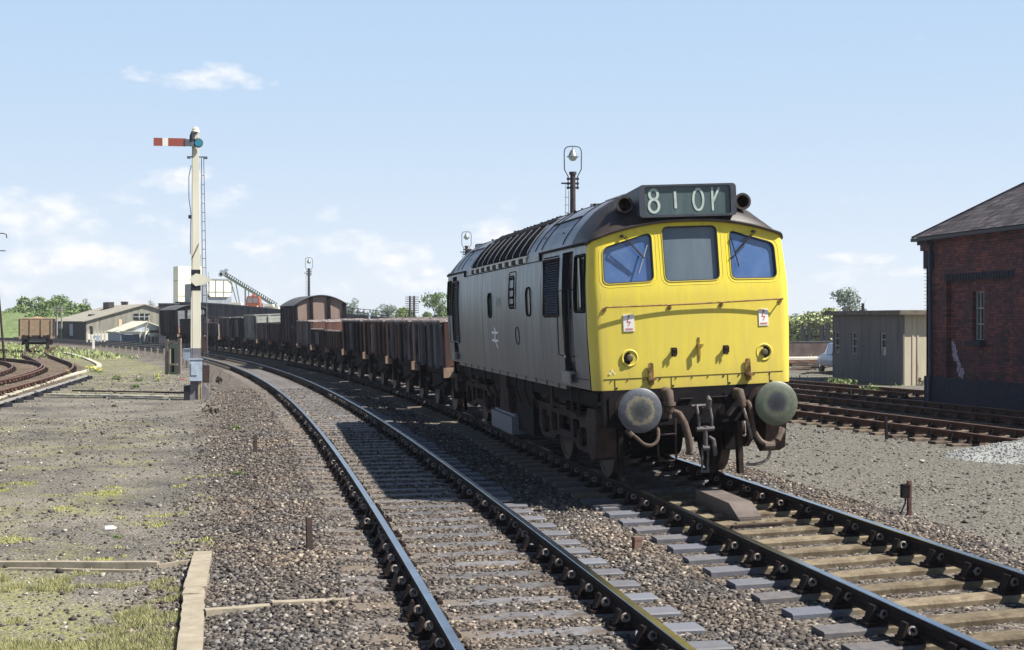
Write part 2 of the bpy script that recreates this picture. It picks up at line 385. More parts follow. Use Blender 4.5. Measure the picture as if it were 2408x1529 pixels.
def stone_mat(name, els, rough=.9, tint=False):
    m = bpy.data.materials.new(name); m.use_nodes = True; t = m.node_tree; p = t.nodes['Principled BSDF']; p.inputs['Roughness'].default_value = rough; p.inputs['Specular IOR Level'].default_value = .25
    g = N(t, 'ShaderNodeNewGeometry'); r = N(t, 'ShaderNodeValToRGB'); e = r.color_ramp.elements
    e[0].position, e[0].color = els[0][0], (*els[0][1], 1); e[1].position, e[1].color = els[-1][0], (*els[-1][1], 1)
    for ps, c in els[1:-1]: q = e.new(ps); q.color = (*c, 1)
    t.links.new(g.outputs['Random Per Island'], r.inputs[0]); tcn = N(t, 'ShaderNodeTexCoord'); n = N(t, 'ShaderNodeTexNoise'); n.inputs['Scale'].default_value = .8; n.inputs['Detail'].default_value = 5; n.inputs['Roughness'].default_value = .65; t.links.new(tcn.outputs['Object'], n.inputs['Vector'])
    q2 = N(t, 'ShaderNodeValToRGB'); q2.color_ramp.elements[0].position = .38; q2.color_ramp.elements[0].color = (.8, .84, .92, 1); q2.color_ramp.elements[1].position = .62; q2.color_ramp.elements[1].color = (1.12, 1.02, .92, 1); t.links.new(n.outputs[0], q2.inputs[0])
    mm = N(t, 'ShaderNodeMix'); mm.data_type = 'RGBA'; mm.blend_type = 'MULTIPLY'; mm.inputs[0].default_value = 1. if tint else 0.; t.links.new(r.outputs[0], mm.inputs[6]); t.links.new(q2.outputs[0], mm.inputs[7]); t.links.new(mm.outputs[2], p.inputs['Base Color']); return m
def scatter(n, x0, x1, y0, y1, keep):
    x = RNG.uniform(x0, x1, n); y = RNG.uniform(y0, y1, n); k = keep(x, y); x, y = x[k], y[k]; return np.stack([x, y, H(x, y)], 1)
SL_SP = .66
def not_on_sleeper(x, y, o, near=True):
    return np.ones(len(x), bool)
BALM = stone_mat('ballast_stone', [(0, (.03, .026, .025)), (.35, (.075, .065, .058)), (.65, (.13, .113, .098)), (.92, (.2, .175, .148)), (.985, (.36, .33, .28))], tint=True)
def bkeep(x, y):
    o = offs(x, y); w = rnoise(x, y, .8, 11)*.35; q_ = RNG.normal(0, .3, len(x)); k = (o+w+q_ > -2.75) & (o+w*.6 < 5.9)
    for c in (0., 3.47):
        for g in (-.7525, .7525): k &= np.abs(o-c-g) > .06
    return k
P = np.concatenate([scatter(84000, -7.5, 3.2, -9.6, 0, bkeep), scatter(42000, -8., 3.2, 0, 13, bkeep), scatter(16000, -9, 3.2, 13, 32, bkeep)])
sz = RNG.uniform(.02, .05, len(P))*(1+.25*np.clip((P[:, 1]-2)/15, 0, 1)); P[:, 2] -= .004
def thin(P):                                                         # few stones lie on top of the sleepers
    x, y = P[:, 0], P[:, 1]; o = offs(x, y); r = RNG.uniform(0, 1, len(P))
    def ph(path, l0, sp): q = ((np.interp(y, path.y, path.L)-l0)/sp) % 1; return np.minimum(q, 1-q)*sp
    on = (np.abs(o) < 1.36) & (ph(PN, -10.6, .615) < .15); k = ~on | (r < np.where(o < -.85, .55, np.where(o < .2, .34, .16)))
    on = (np.abs(o-3.47) < 1.36) & (ph(PL, -11.03, .66) < .15); k &= ~on | (r < .07)
    return k
k_ = thin(P); P = P[k_]; sz = sz[k_]; o_ = offs(P[:, 0], P[:, 1]); sz = np.where((np.abs(o_) < 1.3) | (np.abs(o_-3.47) < 1.3), sz*.85, sz); P[:, 2] -= np.where(np.abs(o_-3.47) < 1.3, .012, .004)
tag(stones('track_ballast', P, sz, BALM), 'grey brown crushed stone ballast around and between the two running lines', 'ballast', kind='stuff')
PEB = stone_mat('pebble', [(0, (.04, .036, .033)), (.5, (.11, .1, .086)), (.85, (.2, .185, .155)), (.96, (.4, .375, .32))])
def ckeep(x, y): o = offs(x, y); return (o < -2.3) | ((o > 5.5) & (x < 8.3))
P = np.concatenate([scatter(34000, -12, 7, -9.6, 3, ckeep), scatter(24000, -16, 8.5, 3, 20, ckeep), scatter(7000, -15, 5, 20, 50, ckeep)])
sz = RNG.lognormal(-4.2, .5, len(P)).clip(.008, .09)*(1+np.clip(P[:, 1]/40, 0, 1.2))
tag(stones('loose_pebbles', P, sz, PEB, flat=.6), 'scattered pebbles and cinders lying on the bare ground', 'pebbles', kind='stuff')

# ------------------------------------------------------------------ railway track
RUST = mat('rail_rust', (.016, .011, .011), .8, 0, (.03, .02, .018), 8)
RUSTB = mat('rail_rust_brown', (.075, .036, .024), .8, 0, (.13, .062, .04), 3)
STEEL = mat('polished_rail_head', (.5, .52, .55), .22, 1., (.32, .33, .36), 2, streak=False)
STEELD = mat('dull_rail_head', (.2, .12, .09), .5, .6, (.3, .2, .16), 1.5)
SLP = mat('weathered_sleeper', (.105, .102, .108), .62, 0, (.165, .163, .17), 9, rand=.5, bump=.006, bscale=30, dirt=(.09, .07, .055), dscale=3)
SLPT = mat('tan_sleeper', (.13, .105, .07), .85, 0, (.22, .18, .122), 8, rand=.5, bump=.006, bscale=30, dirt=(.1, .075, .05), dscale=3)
SLPD = mat('dark_siding_sleeper', (.075, .058, .045), .9, 0, (.16, .125, .095), 7, rand=.5, bump=.006, bscale=30)
def end_sheen_stain(m, x0, x1, col):
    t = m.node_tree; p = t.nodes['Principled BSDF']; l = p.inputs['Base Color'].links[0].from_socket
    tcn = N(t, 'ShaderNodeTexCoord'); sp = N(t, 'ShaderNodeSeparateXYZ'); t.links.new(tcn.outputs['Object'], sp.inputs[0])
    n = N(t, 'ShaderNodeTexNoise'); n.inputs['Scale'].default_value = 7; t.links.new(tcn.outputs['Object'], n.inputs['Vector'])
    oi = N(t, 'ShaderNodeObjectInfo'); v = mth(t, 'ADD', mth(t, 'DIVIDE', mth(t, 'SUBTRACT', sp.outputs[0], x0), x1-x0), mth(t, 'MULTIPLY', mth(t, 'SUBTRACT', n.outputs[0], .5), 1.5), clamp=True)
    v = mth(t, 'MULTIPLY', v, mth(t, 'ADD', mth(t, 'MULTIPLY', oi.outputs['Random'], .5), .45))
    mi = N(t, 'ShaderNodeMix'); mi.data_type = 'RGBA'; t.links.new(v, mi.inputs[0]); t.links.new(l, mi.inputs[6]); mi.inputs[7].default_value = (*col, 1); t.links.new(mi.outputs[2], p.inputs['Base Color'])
end_sheen_stain(SLPT, -.72, -.86, (.12, .13, .165)); end_sheen_stain(SLP, .72, .9, (.15, .16, .19)); end_sheen_stain(SLP, -.8, -.95, (.12, .135, .17)); end_sheen_stain(SLP, -.25, -.55, (.15, .115, .075))  # blue grey ends paint in reflected sky; the brown one is stain
IRON = mat('chair_iron', (.014, .01, .01), .85, 0, (.03, .02, .018), 14)
KEYM = mat('spring_key_steel', (.2, .175, .155), .6, .2, (.28, .24, .21), 20)
PROF = [(-.035, 0), (-.03, .004), (.03, .004), (.035, 0), (.036, -.03), (.028, -.045), (.0095, -.055), (.0095, -.105), (.03, -.115), (.034, -.14), (-.034, -.14), (-.03, -.115), (-.0095, -.105), (-.0095, -.055), (-.028, -.045), (-.036, -.03)]
def rail(path, u, l0, l1, z0, cant, step, mats, parent):
    mb = MB(); n = len(PROF); rows = []
    ls = np.arange(l0, l1+step, step)
    for l in ls:
        x, y, h = path.at(l); row = []
        for a, b in PROF:
            uu = u+a; du = uu*math.cos(cant)-b*math.sin(cant); row.append((x+du*math.cos(h), y+du*math.sin(h), z0+uu*math.sin(cant)+b*math.cos(cant)))
        rows.append(row)
    vs = [p for r in rows for p in r]; fs = []; mi = []
    for i in range(len(rows)-1):
        for k in range(n): fs.append((i*n+k, i*n+(k+1) % n, (i+1)*n+(k+1) % n, (i+1)*n+k)); mi.append(1 if k in (0, 1, 2) else 0)
    mb.add(vs, fs); mb.mi = mi; return mb.build('rail', mats, parent, smooth=False)
def sleeper_mesh(m, ln=2.6, w=.25, seed=0):
    r = random.Random(seed); mb = MB(); c = .012; k = 9; rows = []
    for i in range(k+1):
        x = -ln/2+ln*i/k; dz = r.uniform(-.004, .002); dw = r.uniform(-.004, .006)
        rows.append([(x, -w/2-dw, -.14), (x, -w/2-dw, -c+dz), (x, -w/2+c, dz), (x, 0, dz+r.uniform(-.003, .003)), (x, w/2-c, dz), (x, w/2+dw, -c+dz), (x, w/2+dw, -.14)])
    mb.sheet(rows); mb.add(rows[0], [tuple(range(7))]); mb.add(rows[-1], [tuple(range(7))]); o = mb.build('sleeper', m); return o
def chair_mb(mb, u, dx=0):
    mb.box(u-.18, u+.18, -.09, .09, 0, .028); mb.box(u-.075, u+.06, -.085, .085, .026, .05)
    mb.prism([(u+.036, .028), (u+.12, .028), (u+.075, .09), (u+.05, .155), (u+.03, .15), (u+.014, .1)], lambda a, b, d: (a, d, b), -.05, .05)
    mb.prism([(u-.06, .028), (u-.15, .028), (u-.115, .11), (u-.1, .15), (u-.082, .15), (u-.082, .06)], lambda a, b, d: (a, d, b), -.05, .05)
def key_mb(mb, u):
    pts = []
    for i in range(13):
        t = R(-60+i*300/12); pts.append((u-.06+.030*math.cos(t), -.095, .1+.030*math.sin(t)))
    mb.tube(pts, .0105, 6); mb.tube([(u-.056, -.09, .074), (u-.056, .09, .074)], .012, 6)
def bolt_mb(mb, u):
    for a in (-.14, .14): mb.cyl((u+a, -.045, .026), (u+a, -.045, .05), .016, n=6); mb.cyl((u+a, .045, .026), (u+a, .045, .05), .016, n=6)
def make_track(label, path, l0, l1, z0, cant, sp, mats, slm, jit=.02, near_n=100, step=1.0, keys=True, far_m=None, l_off=0):
    t = thing('railway_track', label, 'railway track')
    for u in (-.7525, .7525): rail(path, u, l0, l1, z0, cant, step, mats, t)
    ls = np.arange(l0+l_off, l1, sp)
    P3 = [(l, *path.at(l)) for l in ls]
    def vis(q):
        d = Vector((q[1], q[2], z0))-CAM; f = d.dot(_f); return f > 6 and abs(d.dot(_r)/f) < .42
    cand = sorted([q for q in P3 if vis(q)], key=lambda q: (Vector((q[1], q[2], 0))-CAM).length)
    near, rest = cand[:near_n], cand[near_n:]
    protos = [sleeper_mesh(slm, seed=i) for i in range(3)]; cm = MB(); chair_mb(cm, 0); bolt_mb(cm, 0); cmo = cm.build('chair', IRON); km = MB(); key_mb(km, 0); kmo = km.build('spring_key', KEYM)
    rr = random.Random(int(abs(l0)*10+sp*100)); zs = z0-.187
    for i, (l, x, y, h) in enumerate(near):
        o = protos[i % 3].copy()
        if far_m and y > 1.2:
            o.material_slots[0].link = 'OBJECT'; o.material_slots[0].material = far_m
        COL.objects.link(o); o.parent = t; o.location = (x+rr.uniform(-.03, .03), y, zs); o.rotation_euler = (0, -cant, h+rr.gauss(0, .014)*jit/.02); o.location.y += rr.gauss(0, .018)
        o.scale = (rr.uniform(.98, 1.02), rr.uniform(.95, 1.06), 1)
        for u in (-.7525, .7525):
            c = cmo.copy(); COL.objects.link(c); c.parent = o; c.location = (u, 0, .0); c.rotation_euler = (0, 0, rr.gauss(0, .03)); c.scale = (1, rr.uniform(.92, 1.08), rr.uniform(.95, 1.04))
            if keys and i < 60 and rr.random() > .07: k = kmo.copy(); COL.objects.link(k); k.parent = o; k.location = (u, rr.uniform(-.02, .03), 0); k.rotation_euler = (rr.gauss(0, .05), 0, rr.gauss(0, .08))
    for o in protos+[cmo, kmo]: bpy.data.objects.remove(o)
    if rest:
        mb = MB()
        for l, x, y, h in rest:
            c_, s_ = math.cos(h), math.sin(h)
            def T(p): return (x+p[0]*c_-p[1]*s_, y+p[0]*s_+p[1]*c_, zs+p[2]+p[0]*math.sin(cant))
            b = MB(); b.box(-1.3, 1.3, -.125, .125, -.12, 0)
            for u in (-.7525, .7525): b.box(u-.15, u-.04, -.07, .07, 0, .11); b.box(u+.04, u+.13, -.07, .07, 0, .1)
            mb.add([T(p) for p in b.v], b.f)
        tag(mb.build('sleeper', far_m or slm, t), kind='stuff')
    return t
MR = [RUST, STEEL]; SR = [RUSTB, STEELD]
make_track('near running line left of the yellow fronted locomotive with polished rails curving away', PN, -10.6, 175, -.005, 0, .615, MR, SLP)
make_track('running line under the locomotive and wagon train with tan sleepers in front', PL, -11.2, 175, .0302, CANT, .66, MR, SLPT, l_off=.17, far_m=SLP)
def line(a, b, e0, e1):
    a, b = Vector(a), Vector(b); d = (b-a).normalized(); p, q = a-d*e0, b+d*e1; n = 60
    if p.y > q.y: p, q = q, p
    return Path([p.x+(q.x-p.x)*i/n for i in range(n+1)], [p.y+(q.y-p.y)*i/n for i in range(n+1)])
P1 = line((8.05, 19.), (9.16, 9.4), 14, 10)
make_track('nearest rusty siding right of the locomotive with raised dark sleeper ends', P1, P1.L[0]+.3, P1.L[-1]-.3, -.1, 0, .76, SR, SLPD, keys=False, jit=.05, step=2.)
P2 = line((11.1, 27.2), (12.28, 17), 12, 10)
make_track('middle siding running along the foot of the brick shed wall', P2, P2.L[0]+.3, P2.L[-1]-.3, -.12, 0, .76, SR, SLPD, keys=False, jit=.05, step=2.)
P3 = line((13.1, 36.), (14.75, 26.2), 10, 2.2)
make_track('far siding between the grey concrete hut and the brick shed', P3, P3.L[0]+.3, P3.L[-1]-.3, -.12, 0, .76, SR, SLPD, keys=False, jit=.05, step=2., near_n=60)
make_track('brown rusty siding curving to the left with the sand wagon on it', LSID, 8, 132, -.12, 0, .72, SR, SLPD, keys=False, jit=.03, near_n=80)
LS2 = mkpath([(-17.2, 18), (-16.35, 34), (-16.0, 44), (-16.9, 56), (-19.6, 67), (-24.5, 77), (-31.5, 85), (-40, 91)])
make_track('inner rusty siding branching sharply off to the left behind the iron pole', LS2, 6, 70, -.13, 0, .74, SR, SLPD, keys=False, jit=.03, near_n=60)
# ------------------------------------------------------------------ locomotive
LEN = 14.2
loco = thing('diesel_locomotive', 'grey diesel locomotive with yellow front and black headcode box heading the wagon train', 'locomotive',
             (-.7525+.7525*math.cos(CANT), 0, .7525*math.sin(CANT)), 0, ry=-CANT)
YEL = mat('warning_yellow', (.78, .65, .045), .5, 0, (.72, .58, .05), 2.2, dirt=(.52, .4, .07), dscale=3.2, dthr=(.55, .78), streak=True, bump=.0015, bscale=5)
SIDE = mat('weathered_loco_side', (.06, .078, .13), .38, .15, (.14, .185, .235), 2.6, thr=(.44, .57), streak=True, dirt=(.085, .08, .09), dscale=1.3, dthr=(.47, .66), bump=.002, bscale=3)
def weather(m, z0, z1, col, amp=3.2, mx_=1., sc_=3.2):
    t = m.node_tree; p = t.nodes['Principled BSDF']; l = p.inputs['Base Color'].links[0].from_socket
    tcn = N(t, 'ShaderNodeTexCoord'); sp = N(t, 'ShaderNodeSeparateXYZ'); t.links.new(tcn.outputs['Object'], sp.inputs[0])
    mp = N(t, 'ShaderNodeMapping'); mp.inputs['Scale'].default_value = (1, 1, .1); t.links.new(tcn.outputs['Object'], mp.inputs[0])
    n = N(t, 'ShaderNodeTexNoise'); n.inputs['Scale'].default_value = sc_; n.inputs['Detail'].default_value = 8; n.inputs['Roughness'].default_value = .65; t.links.new(mp.outputs[0], n.inputs['Vector'])
    f = mth(t, 'ADD', mth(t, 'DIVIDE', mth(t, 'SUBTRACT', sp.outputs[2], z0), z1-z0), mth(t, 'MULTIPLY', mth(t, 'SUBTRACT', n.outputs[0], .5), amp), clamp=True); f = mth(t, 'MULTIPLY', f, mx_)
    mi = N(t, 'ShaderNodeMix'); mi.data_type = 'RGBA'; t.links.new(f, mi.inputs[0]); t.links.new(l, mi.inputs[6]); mi.inputs[7].default_value = (*col, 1); t.links.new(mi.outputs[2], p.inputs['Base Color'])
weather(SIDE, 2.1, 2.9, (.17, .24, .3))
weather(SIDE, 1.75, 1.25, (.105, .095, .105), 2.6, .8, 5.)
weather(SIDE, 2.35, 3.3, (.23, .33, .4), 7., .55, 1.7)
weather(SIDE, -4, 8, (.075, .07, .085), 9., .5, 7.)
weather(YEL, -7, 8, (.6, .47, .09), 9., .35, 11.)
weather(YEL, 1.62, 1.25, (.36, .26, .07), 1.6, .55, 6.)
weather(YEL, 2.75, 2.3, (.62, .5, .12), 2.4, .4, 9.)
ROOFM = mat('loco_roof_grey', (.2, .225, .28), .4, .15, (.29, .31, .36), 1.6, dirt=(.12, .12, .13), dscale=1.1, dthr=(.5, .75))
DOME = mat('sooty_dome', (.022, .018, .018), .5, 0, (.05, .038, .032), 4)
BLK = mat('black_recess', (.008, .009, .012), .7)
DBLUE = mat('dark_blue_door', (.006, .009, .02), .5, 0, (.012, .016, .03), 3)
GRIME = mat('underframe_grime', (.024, .017, .017), .85, 0, (.052, .035, .03), 5, bump=.004, bscale=20)
GRIMEL = mat('pale_brake_dust', (.075, .052, .046), .85, 0, (.035, .026, .026), 5, bump=.003, bscale=20)
GRIMED = mat('dark_oily_grime', (.006, .0055, .007), .8, 0, (.014, .011, .012), 6, bump=.004, bscale=20)
STRIP = mat('pale_metal_trim', (.35, .36, .37), .4, .6)
RUBBER = mat('window_rubber', (.03, .03, .03), .6)
GLASSB = mat('sky_reflection_glass', (.035, .09, .25), .07, 0, (.09, .16, .33), 1.3, spec=.9, dirt=(.14, .2, .34), dscale=2.2, dthr=(.52, .8))  # blue tint and mottling paint reflected sky into the panes
GLASSG = mat('dusty_grey_glass', (.085, .12, .155), .3, 0, (.14, .175, .2), 2.4, streak=True, dirt=(.22, .24, .25), dscale=3, dthr=(.6, .75))
GLASSC = mat('green_cab_glass', (.08, .12, .11), .12, 0, (.14, .19, .17), 1.5, spec=.7)
WHT = mat('white_plate', (.78, .77, .73), .5)
RED = mat('red_flash', (.6, .03, .03), .5)
def sw(z): return float(np.interp(z, [1.0, 1.29, 2.0, 2.6, 3.0, 3.2], [1.30, 1.315, 1.342, 1.342, 1.31, 1.295]))
RU = [0, .4, .7, .95, 1.12, 1.22, 1.28, 1.298]; RZ = [3.86, 3.845, 3.79, 3.64, 3.47, 3.34, 3.235, 3.14]
def rz(u): return float(np.interp(abs(u), RU, RZ))
def zt(u): return 3.425-.235*(min(abs(u), 1.3)/1.3)**2.2
def vf(u, z): return -.02+.05*(abs(u)/1.2)**2.2+.085*max(0, (z-2.5))/.9
WL = rpoly([(-1.12, 3.09), (-1.135, 2.645), (-.5, 2.66), (-.5, 3.27)], .075, 4)
WM = rpoly([(-.345, 3.335), (-.335, 2.65), (.37, 2.65), (.37, 3.335)], .075, 4)
WR = rpoly([(1.14, 3.09), (1.155, 2.645), (.545, 2.655), (.545, 3.27)], .075, 4)
def grow(P, d):
    c = Vector((sum(p[0] for p in P)/len(P), sum(p[1] for p in P)/len(P))); o = []
    n = len(P)
    for i in range(n):
        a, b = Vector(P[i-1]), Vector(P[(i+1) % n]); tdir = (b-a).normalized(); nn = Vector((tdir.y, -tdir.x))
        if nn.dot(Vector(P[i])-c) < 0: nn = -nn
        o.append((P[i][0]+nn.x*d, P[i][1]+nn.y*d))
    return o
WL, WM, WR = grow(WL, .012), grow(WM, .012), grow(WR, .012)
def cab_front(parent, flip=False):
    S = -1 if flip else 1; V0 = LEN if flip else 0
    tr = lambda u, v, z: (u*S, V0+v*S, z)
    mb = MB(); n = 26
    top = [(1.19-2.38*i/n, zt(1.19-2.38*i/n)) for i in range(n+1)]
    outl = [(-1.19, 1.29), (1.19, 1.29)]+top
    panel(mb, outl, [WL, WM, WR], .085, lambda u, z: tr(u, vf(u, z), z))
    for sg in (-1, 1):
        rows = []
        for i in range(15):
            z = 1.29+(zt(1.19)-1.29)*i/14; row = []
            e = sw(z); v0 = vf(1.19, z)
            for k in range(8):
                a = R(90*k/7); uu = 1.19+(e-1.19)*math.sin(a); vv = v0+.16*(1-math.cos(a))
                zz = z if i < 14 else z-(zt(1.19)-3.15)*k/7
                row.append(tr(sg*uu, vv, zz))
            rows.append(row)
        mb.sheet(rows)
    mb.add([tr(u, vf(u, 1.29)+d, 1.29) for u in (-1.19, -.6, 0, .6, 1.19) for d in (0, .1)], [(0, 1, 3, 2), (2, 3, 5, 4), (4, 5, 7, 6), (6, 7, 9, 8)])
    cf = mb.build('cab_front', YEL, parent, smooth=True)
    # window surrounds (raised yellow ring) and glass
    for P, g in ((WL, GLASSB), (WM, GLASSG), (WR, GLASSB)):
        ws = MB()
        for d, w_, off in ((.002, .006, -.002), (.045, .0035, .0)):
            Q = grow(P, d); Q = dens(Q+[], .06); ws.tube([tr(u, vf(u, z)+off, z) for u, z in Q]+[tr(Q[0][0], vf(*Q[0])+off, Q[0][1])], w_, 6)
        wo = ws.build('window_surround', YEL, parent, smooth=True)
        rb = MB(); Q = dens(grow(P, -.008), .06); rb.tube([tr(u, vf(u, z)+.004, z) for u, z in Q]+[tr(Q[0][0], vf(*Q[0])+.004, Q[0][1])], .011, 5); rb.build('rubber_seal', RUBBER, wo)
        gl = MB(); panel(gl, grow(P, .01), [], .2, lambda u, z: tr(u, vf(u, z)+.035, z)); gl.build('windscreen', g, parent, smooth=True)
    # dome
    mb = MB(); rows = []; nu = 34
    us = [-1.298*math.cos(math.pi*k/nu) for k in range(nu+1)]
    for i in range(13):
        s_ = i/12; row = []
        for u in us:
            za = zt(u)-.012 if abs(u) < 1.25 else zt(u)-.012-(abs(u)-1.25)*.6; va = vf(u, 3.3)-.035 if abs(u) < 1.19 else vf(1.19, 3.3)-.035+.17*((abs(u)-1.19)/.11)**2
            zb = rz(u); f = math.sin(math.pi/2*s_)**.68
            row.append(tr(u*(1 if s_ > 0 else 1.0), va+(1.15-va)*s_**1.15, za+(zb-za)*f))
        rows.append(row)
    mb.sheet(rows); mb.build('cab_dome', DOME, parent, smooth=True)
    mb = MB(); mb.tube([tr(u*1.012, (vf(u, 3.3)-.04 if abs(u) < 1.19 else vf(1.19, 3.3)-.04+.17*((abs(u)-1.19)/.11)**2), zt(u)-.005-(max(0, abs(u)-1.25))*.6) for u in us], .02, 6); mb.build('rain_strip', DOME, parent, smooth=True)
    # headcode box
    mb = MB(); pf = rrect(-.65, .635, 3.46, 3.875, .05); rin = rrect(-.575, .56, 3.49, 3.85, .035)
    q = len(pf); v1, v2 = -.015, 1.0
    vs = [tr(a, v1, b) for a, b in pf]+[tr(a*.97, v2, min(b, rz(a)+.02) if b > 3.6 else b) for a, b in pf]+[tr(a, v1, b) for a, b in rin]+[tr(a, v1+.035, b) for a, b in rin]
    fs = [(i, (i+1) % q, q+(i+1) % q, q+i) for i in range(q)]+[(i, (i+1) % q, 2*q+(i+1) % q, 2*q+i) for i in range(q)]+[(2*q+i, 2*q+(i+1) % q, 3*q+(i+1) % q, 3*q+i) for i in range(q)]
    mb.add(vs, fs)
    hb = mb.build('headcode_box', mat('headcode_frame', (.035, .04, .055), .5, 0, (.06, .065, .08), 5), parent, smooth=True)
    gp = MB(); gp.add([tr(a, v1+.03, b) for a, b in rin], [tuple(range(q))]); gp.build('headcode_blind', mat('blind_glass', (.055, .085, .09), .3, 0, (.09, .125, .125), 5, streak=True), hb)
    if not flip:
        dg = mat('pale_digits', (.5, .58, .52), .6, 0, (.36, .43, .4), 14)
        def stroke(name, lines, w):
            m2 = MB()
            for n_, L in enumerate(lines):
                P_ = [Vector(p) for p in L]; cl = (P_[0]-P_[-1]).length < 1e-6; rows = []
                for i in range(len(P_)):
                    a = P_[i-1] if i else (P_[-2] if cl else P_[0]); b = P_[i+1] if i < len(P_)-1 else (P_[1] if cl else P_[-1]); d = (b-a).normalized(); nn = Vector((-d.y, d.x))*w/2
                    rows.append([tr(p.x, v1+.024-.0012*n_, p.y) for p in (P_[i]+nn, P_[i]-nn)])
                m2.sheet(rows)
            return m2.build(name, dg, hb)
        def arc(cx_, cz_, rx, rz_, a0, a1, k=22): return [(cx_+rx*math.cos(R(a0+(a1-a0)*i/k)), cz_+rz_*math.sin(R(a0+(a1-a0)*i/k))) for i in range(k+1)]
        stroke('digit', [arc(-.453, 3.752, .054, .062, 0, 360), arc(-.453, 3.608, .066, .082, 0, 360)], .034)
        stroke('digit', [[(-.166, 3.57), (-.172, 3.79)]], .032)
        stroke('digit', [arc(.135, 3.675, .066, .135, 0, 360)], .03)
        stroke('digit', [[(.325, 3.53), (.322, 3.825)], [(.333, 3.65), (.418, 3.825)]], .028)
    # horns
    for u in (-.785, .775):
        mb = MB(); a = Vector(tr(u, .44, 3.625)); b = Vector(tr(u*1.01, .2, 3.645))
        mb.lathe([(.09, 0), (.092, .22), (.112, .25), (.112, .275), (.082, .275), (.07, .2), (.045, .05), (0, .04)], (0, 0, 0), 'z', 24)
        d = (b-a).normalized(); M = Matrix.Translation(a) @ d.to_track_quat('Z', 'Y').to_matrix().to_4x4(); mb.v = [tuple(M @ Vector(p)) for p in mb.v]
        mb.build('horn', mat('horn_bronze', (.045, .032, .03), .5, .3), parent, smooth=True)
    # wipers
    if True:
        for (p0, p1, b0, b1) in (((-.88, 3.24), (-.62, 2.945), (-.56, 3.115), (-.69, 2.76)), ((.865, 3.25), (.59, 2.985), (.555, 3.175), (.64, 2.8))):
            mb = MB(); f = lambda p, o=.05: tr(p[0], vf(*p)-o, p[1])
            mb.tube([f(p0, .03), f(p0, .07), f(p1, .05)], .008, 6); mb.tube([f((p0[0]+.035, p0[1]-.0), .06), f((p1[0]+.012, p1[1]), .045)], .005, 5)
            mb.cyl(f(p0, -.01), f(p0, .06), .018, n=10); wi = mb.build('wiper_arm', GRIME, parent, smooth=True)
            m2 = MB(); m2.beam(f(b0, .022), f(b1, .022), .012, .014); m2.build('wiper_blade', STRIP if p0[0] < 0 else RUBBER, wi)
    # handrail
    mb = MB(); hu = [-1.14, -.8, -.3, .05, .385, .8, 1.2]; hz_ = lambda u: 2.345+.018*max(0, u)
    mb.tube([tr(u, -.055, hz_(u)) for u in hu], .011, 8)
    for u in (-1.14, -.3, .385, 1.19): mb.tube([tr(u, -.055, hz_(u)), tr(u-.01, vf(u, 2.3)+.01, hz_(u)-.03)], .01, 6); mb.cyl(tr(u-.01, vf(u, 2.3)-.012, hz_(u)-.03), tr(u-.01, vf(u, 2.3)+.005, hz_(u)-.03), .03, n=10)
    mb.build('handrail', mat('rusty_yellow_rail', (.35, .22, .05), .6, 0, (.12, .06, .03), 18), parent, smooth=True)
    # warning plates
    for u0, u1 in ((-.915, -.775), (.88, 1.01)):
        z0, z1 = 2.03, 2.245; um = (u0+u1)/2; v = vf(u0 if abs(u0) < abs(u1) else u1, 2.1)-.022
        mb = MB(); mb.box(u0, u1, v, v+.006, z0, z1); mb.v = [tr(p[0], vf(p[0], 2.1)-.01+(p[1]-v), p[2]) for p in mb.v]; pl = mb.build('warning_plate', WHT, parent)
        m2 = MB(); vv = lambda p: tr(p[0], vf(p[0], 2.1)-.0125, p[1])
        k = [(.0, .185), (-.022, .12), (.02, .118), (-.01, .07)]
        for i in range(3): 
            a, b = Vector((um+k[i][0], z0+k[i][1])), Vector((um+k[i+1][0], z0+k[i+1][1])); d = (b-a).normalized(); nn = Vector((-d.y, d.x))*.005
            m2.add([vv(p) for p in (a+nn, b+nn, b-nn, a-nn)], [(0, 1, 2, 3)])
        m2.add([vv((um-.018, z0+.19)), vv((um+.018, z0+.19)), vv((um, z0+.205))], [(0, 1, 2)])
        m2.add([vv((um-.018, z0+.19)), vv((um+.018, z0+.19)), vv((um, z0+.175))], [(0, 1, 2)])
        for zz in (.032, .018): m2.add([vv((um-.05, z0+zz)), vv((um+.05, z0+zz)), vv((um+.05, z0+zz+.006)), vv((um-.05, z0+zz+.006))], [(0, 1, 2, 3)])
        m2.build('lightning_flash', RED, pl)
    # marker lamps
    for u in (-.85, .935):
        v = vf(u, 1.69); mb = MB()
        mb.lathe([(.112, .01), (.111, -.008), (.1, -.014), (.084, -.008), (.08, .04), (.04, .04)], tr(u, v, 1.69), 'y', 28)
        if flip: mb.v = [(a, 2*(V0-v)-b, c) for a, b, c in mb.v]
        lo = mb.build('marker_lamp', YEL, parent, smooth=True)
        m2 = MB(); m2.lathe([(.075, .012), (.078, .0), (0, -.001)], tr(u, v, 1.69), 'y', 24); m2.build('lamp_recess', GRIMED, lo)
        m3 = MB(); m3.lathe([(.048, -.002), (.044, -.028), (.03, -.04), (0, -.043)], tr(u, v, 1.69), 'y', 20); m3.build('lamp_lens', mat('dark_lens', (.1, .085, .05), .15, 0), lo, smooth=True)
    # lamp irons and brackets
    for u, z in ((-.273, 1.74), (.415, 1.74)):
        mb = MB(); v = vf(u, z); mb.box(u-.035, u+.035, v-.004, v+.02, z-.05, z+.06); mb.box(u-.03, u+.03, v-.055, v, z+.015, z+.035); mb.box(u-.03, u-.018, v-.055, v-.04, z-.03, z+.05); mb.box(u+.018, u+.03, v-.055, v-.04, z-.03, z+.05)
        mb.v = [tr(*p) for p in mb.v]; mb.build('lamp_iron', GRIME, parent)
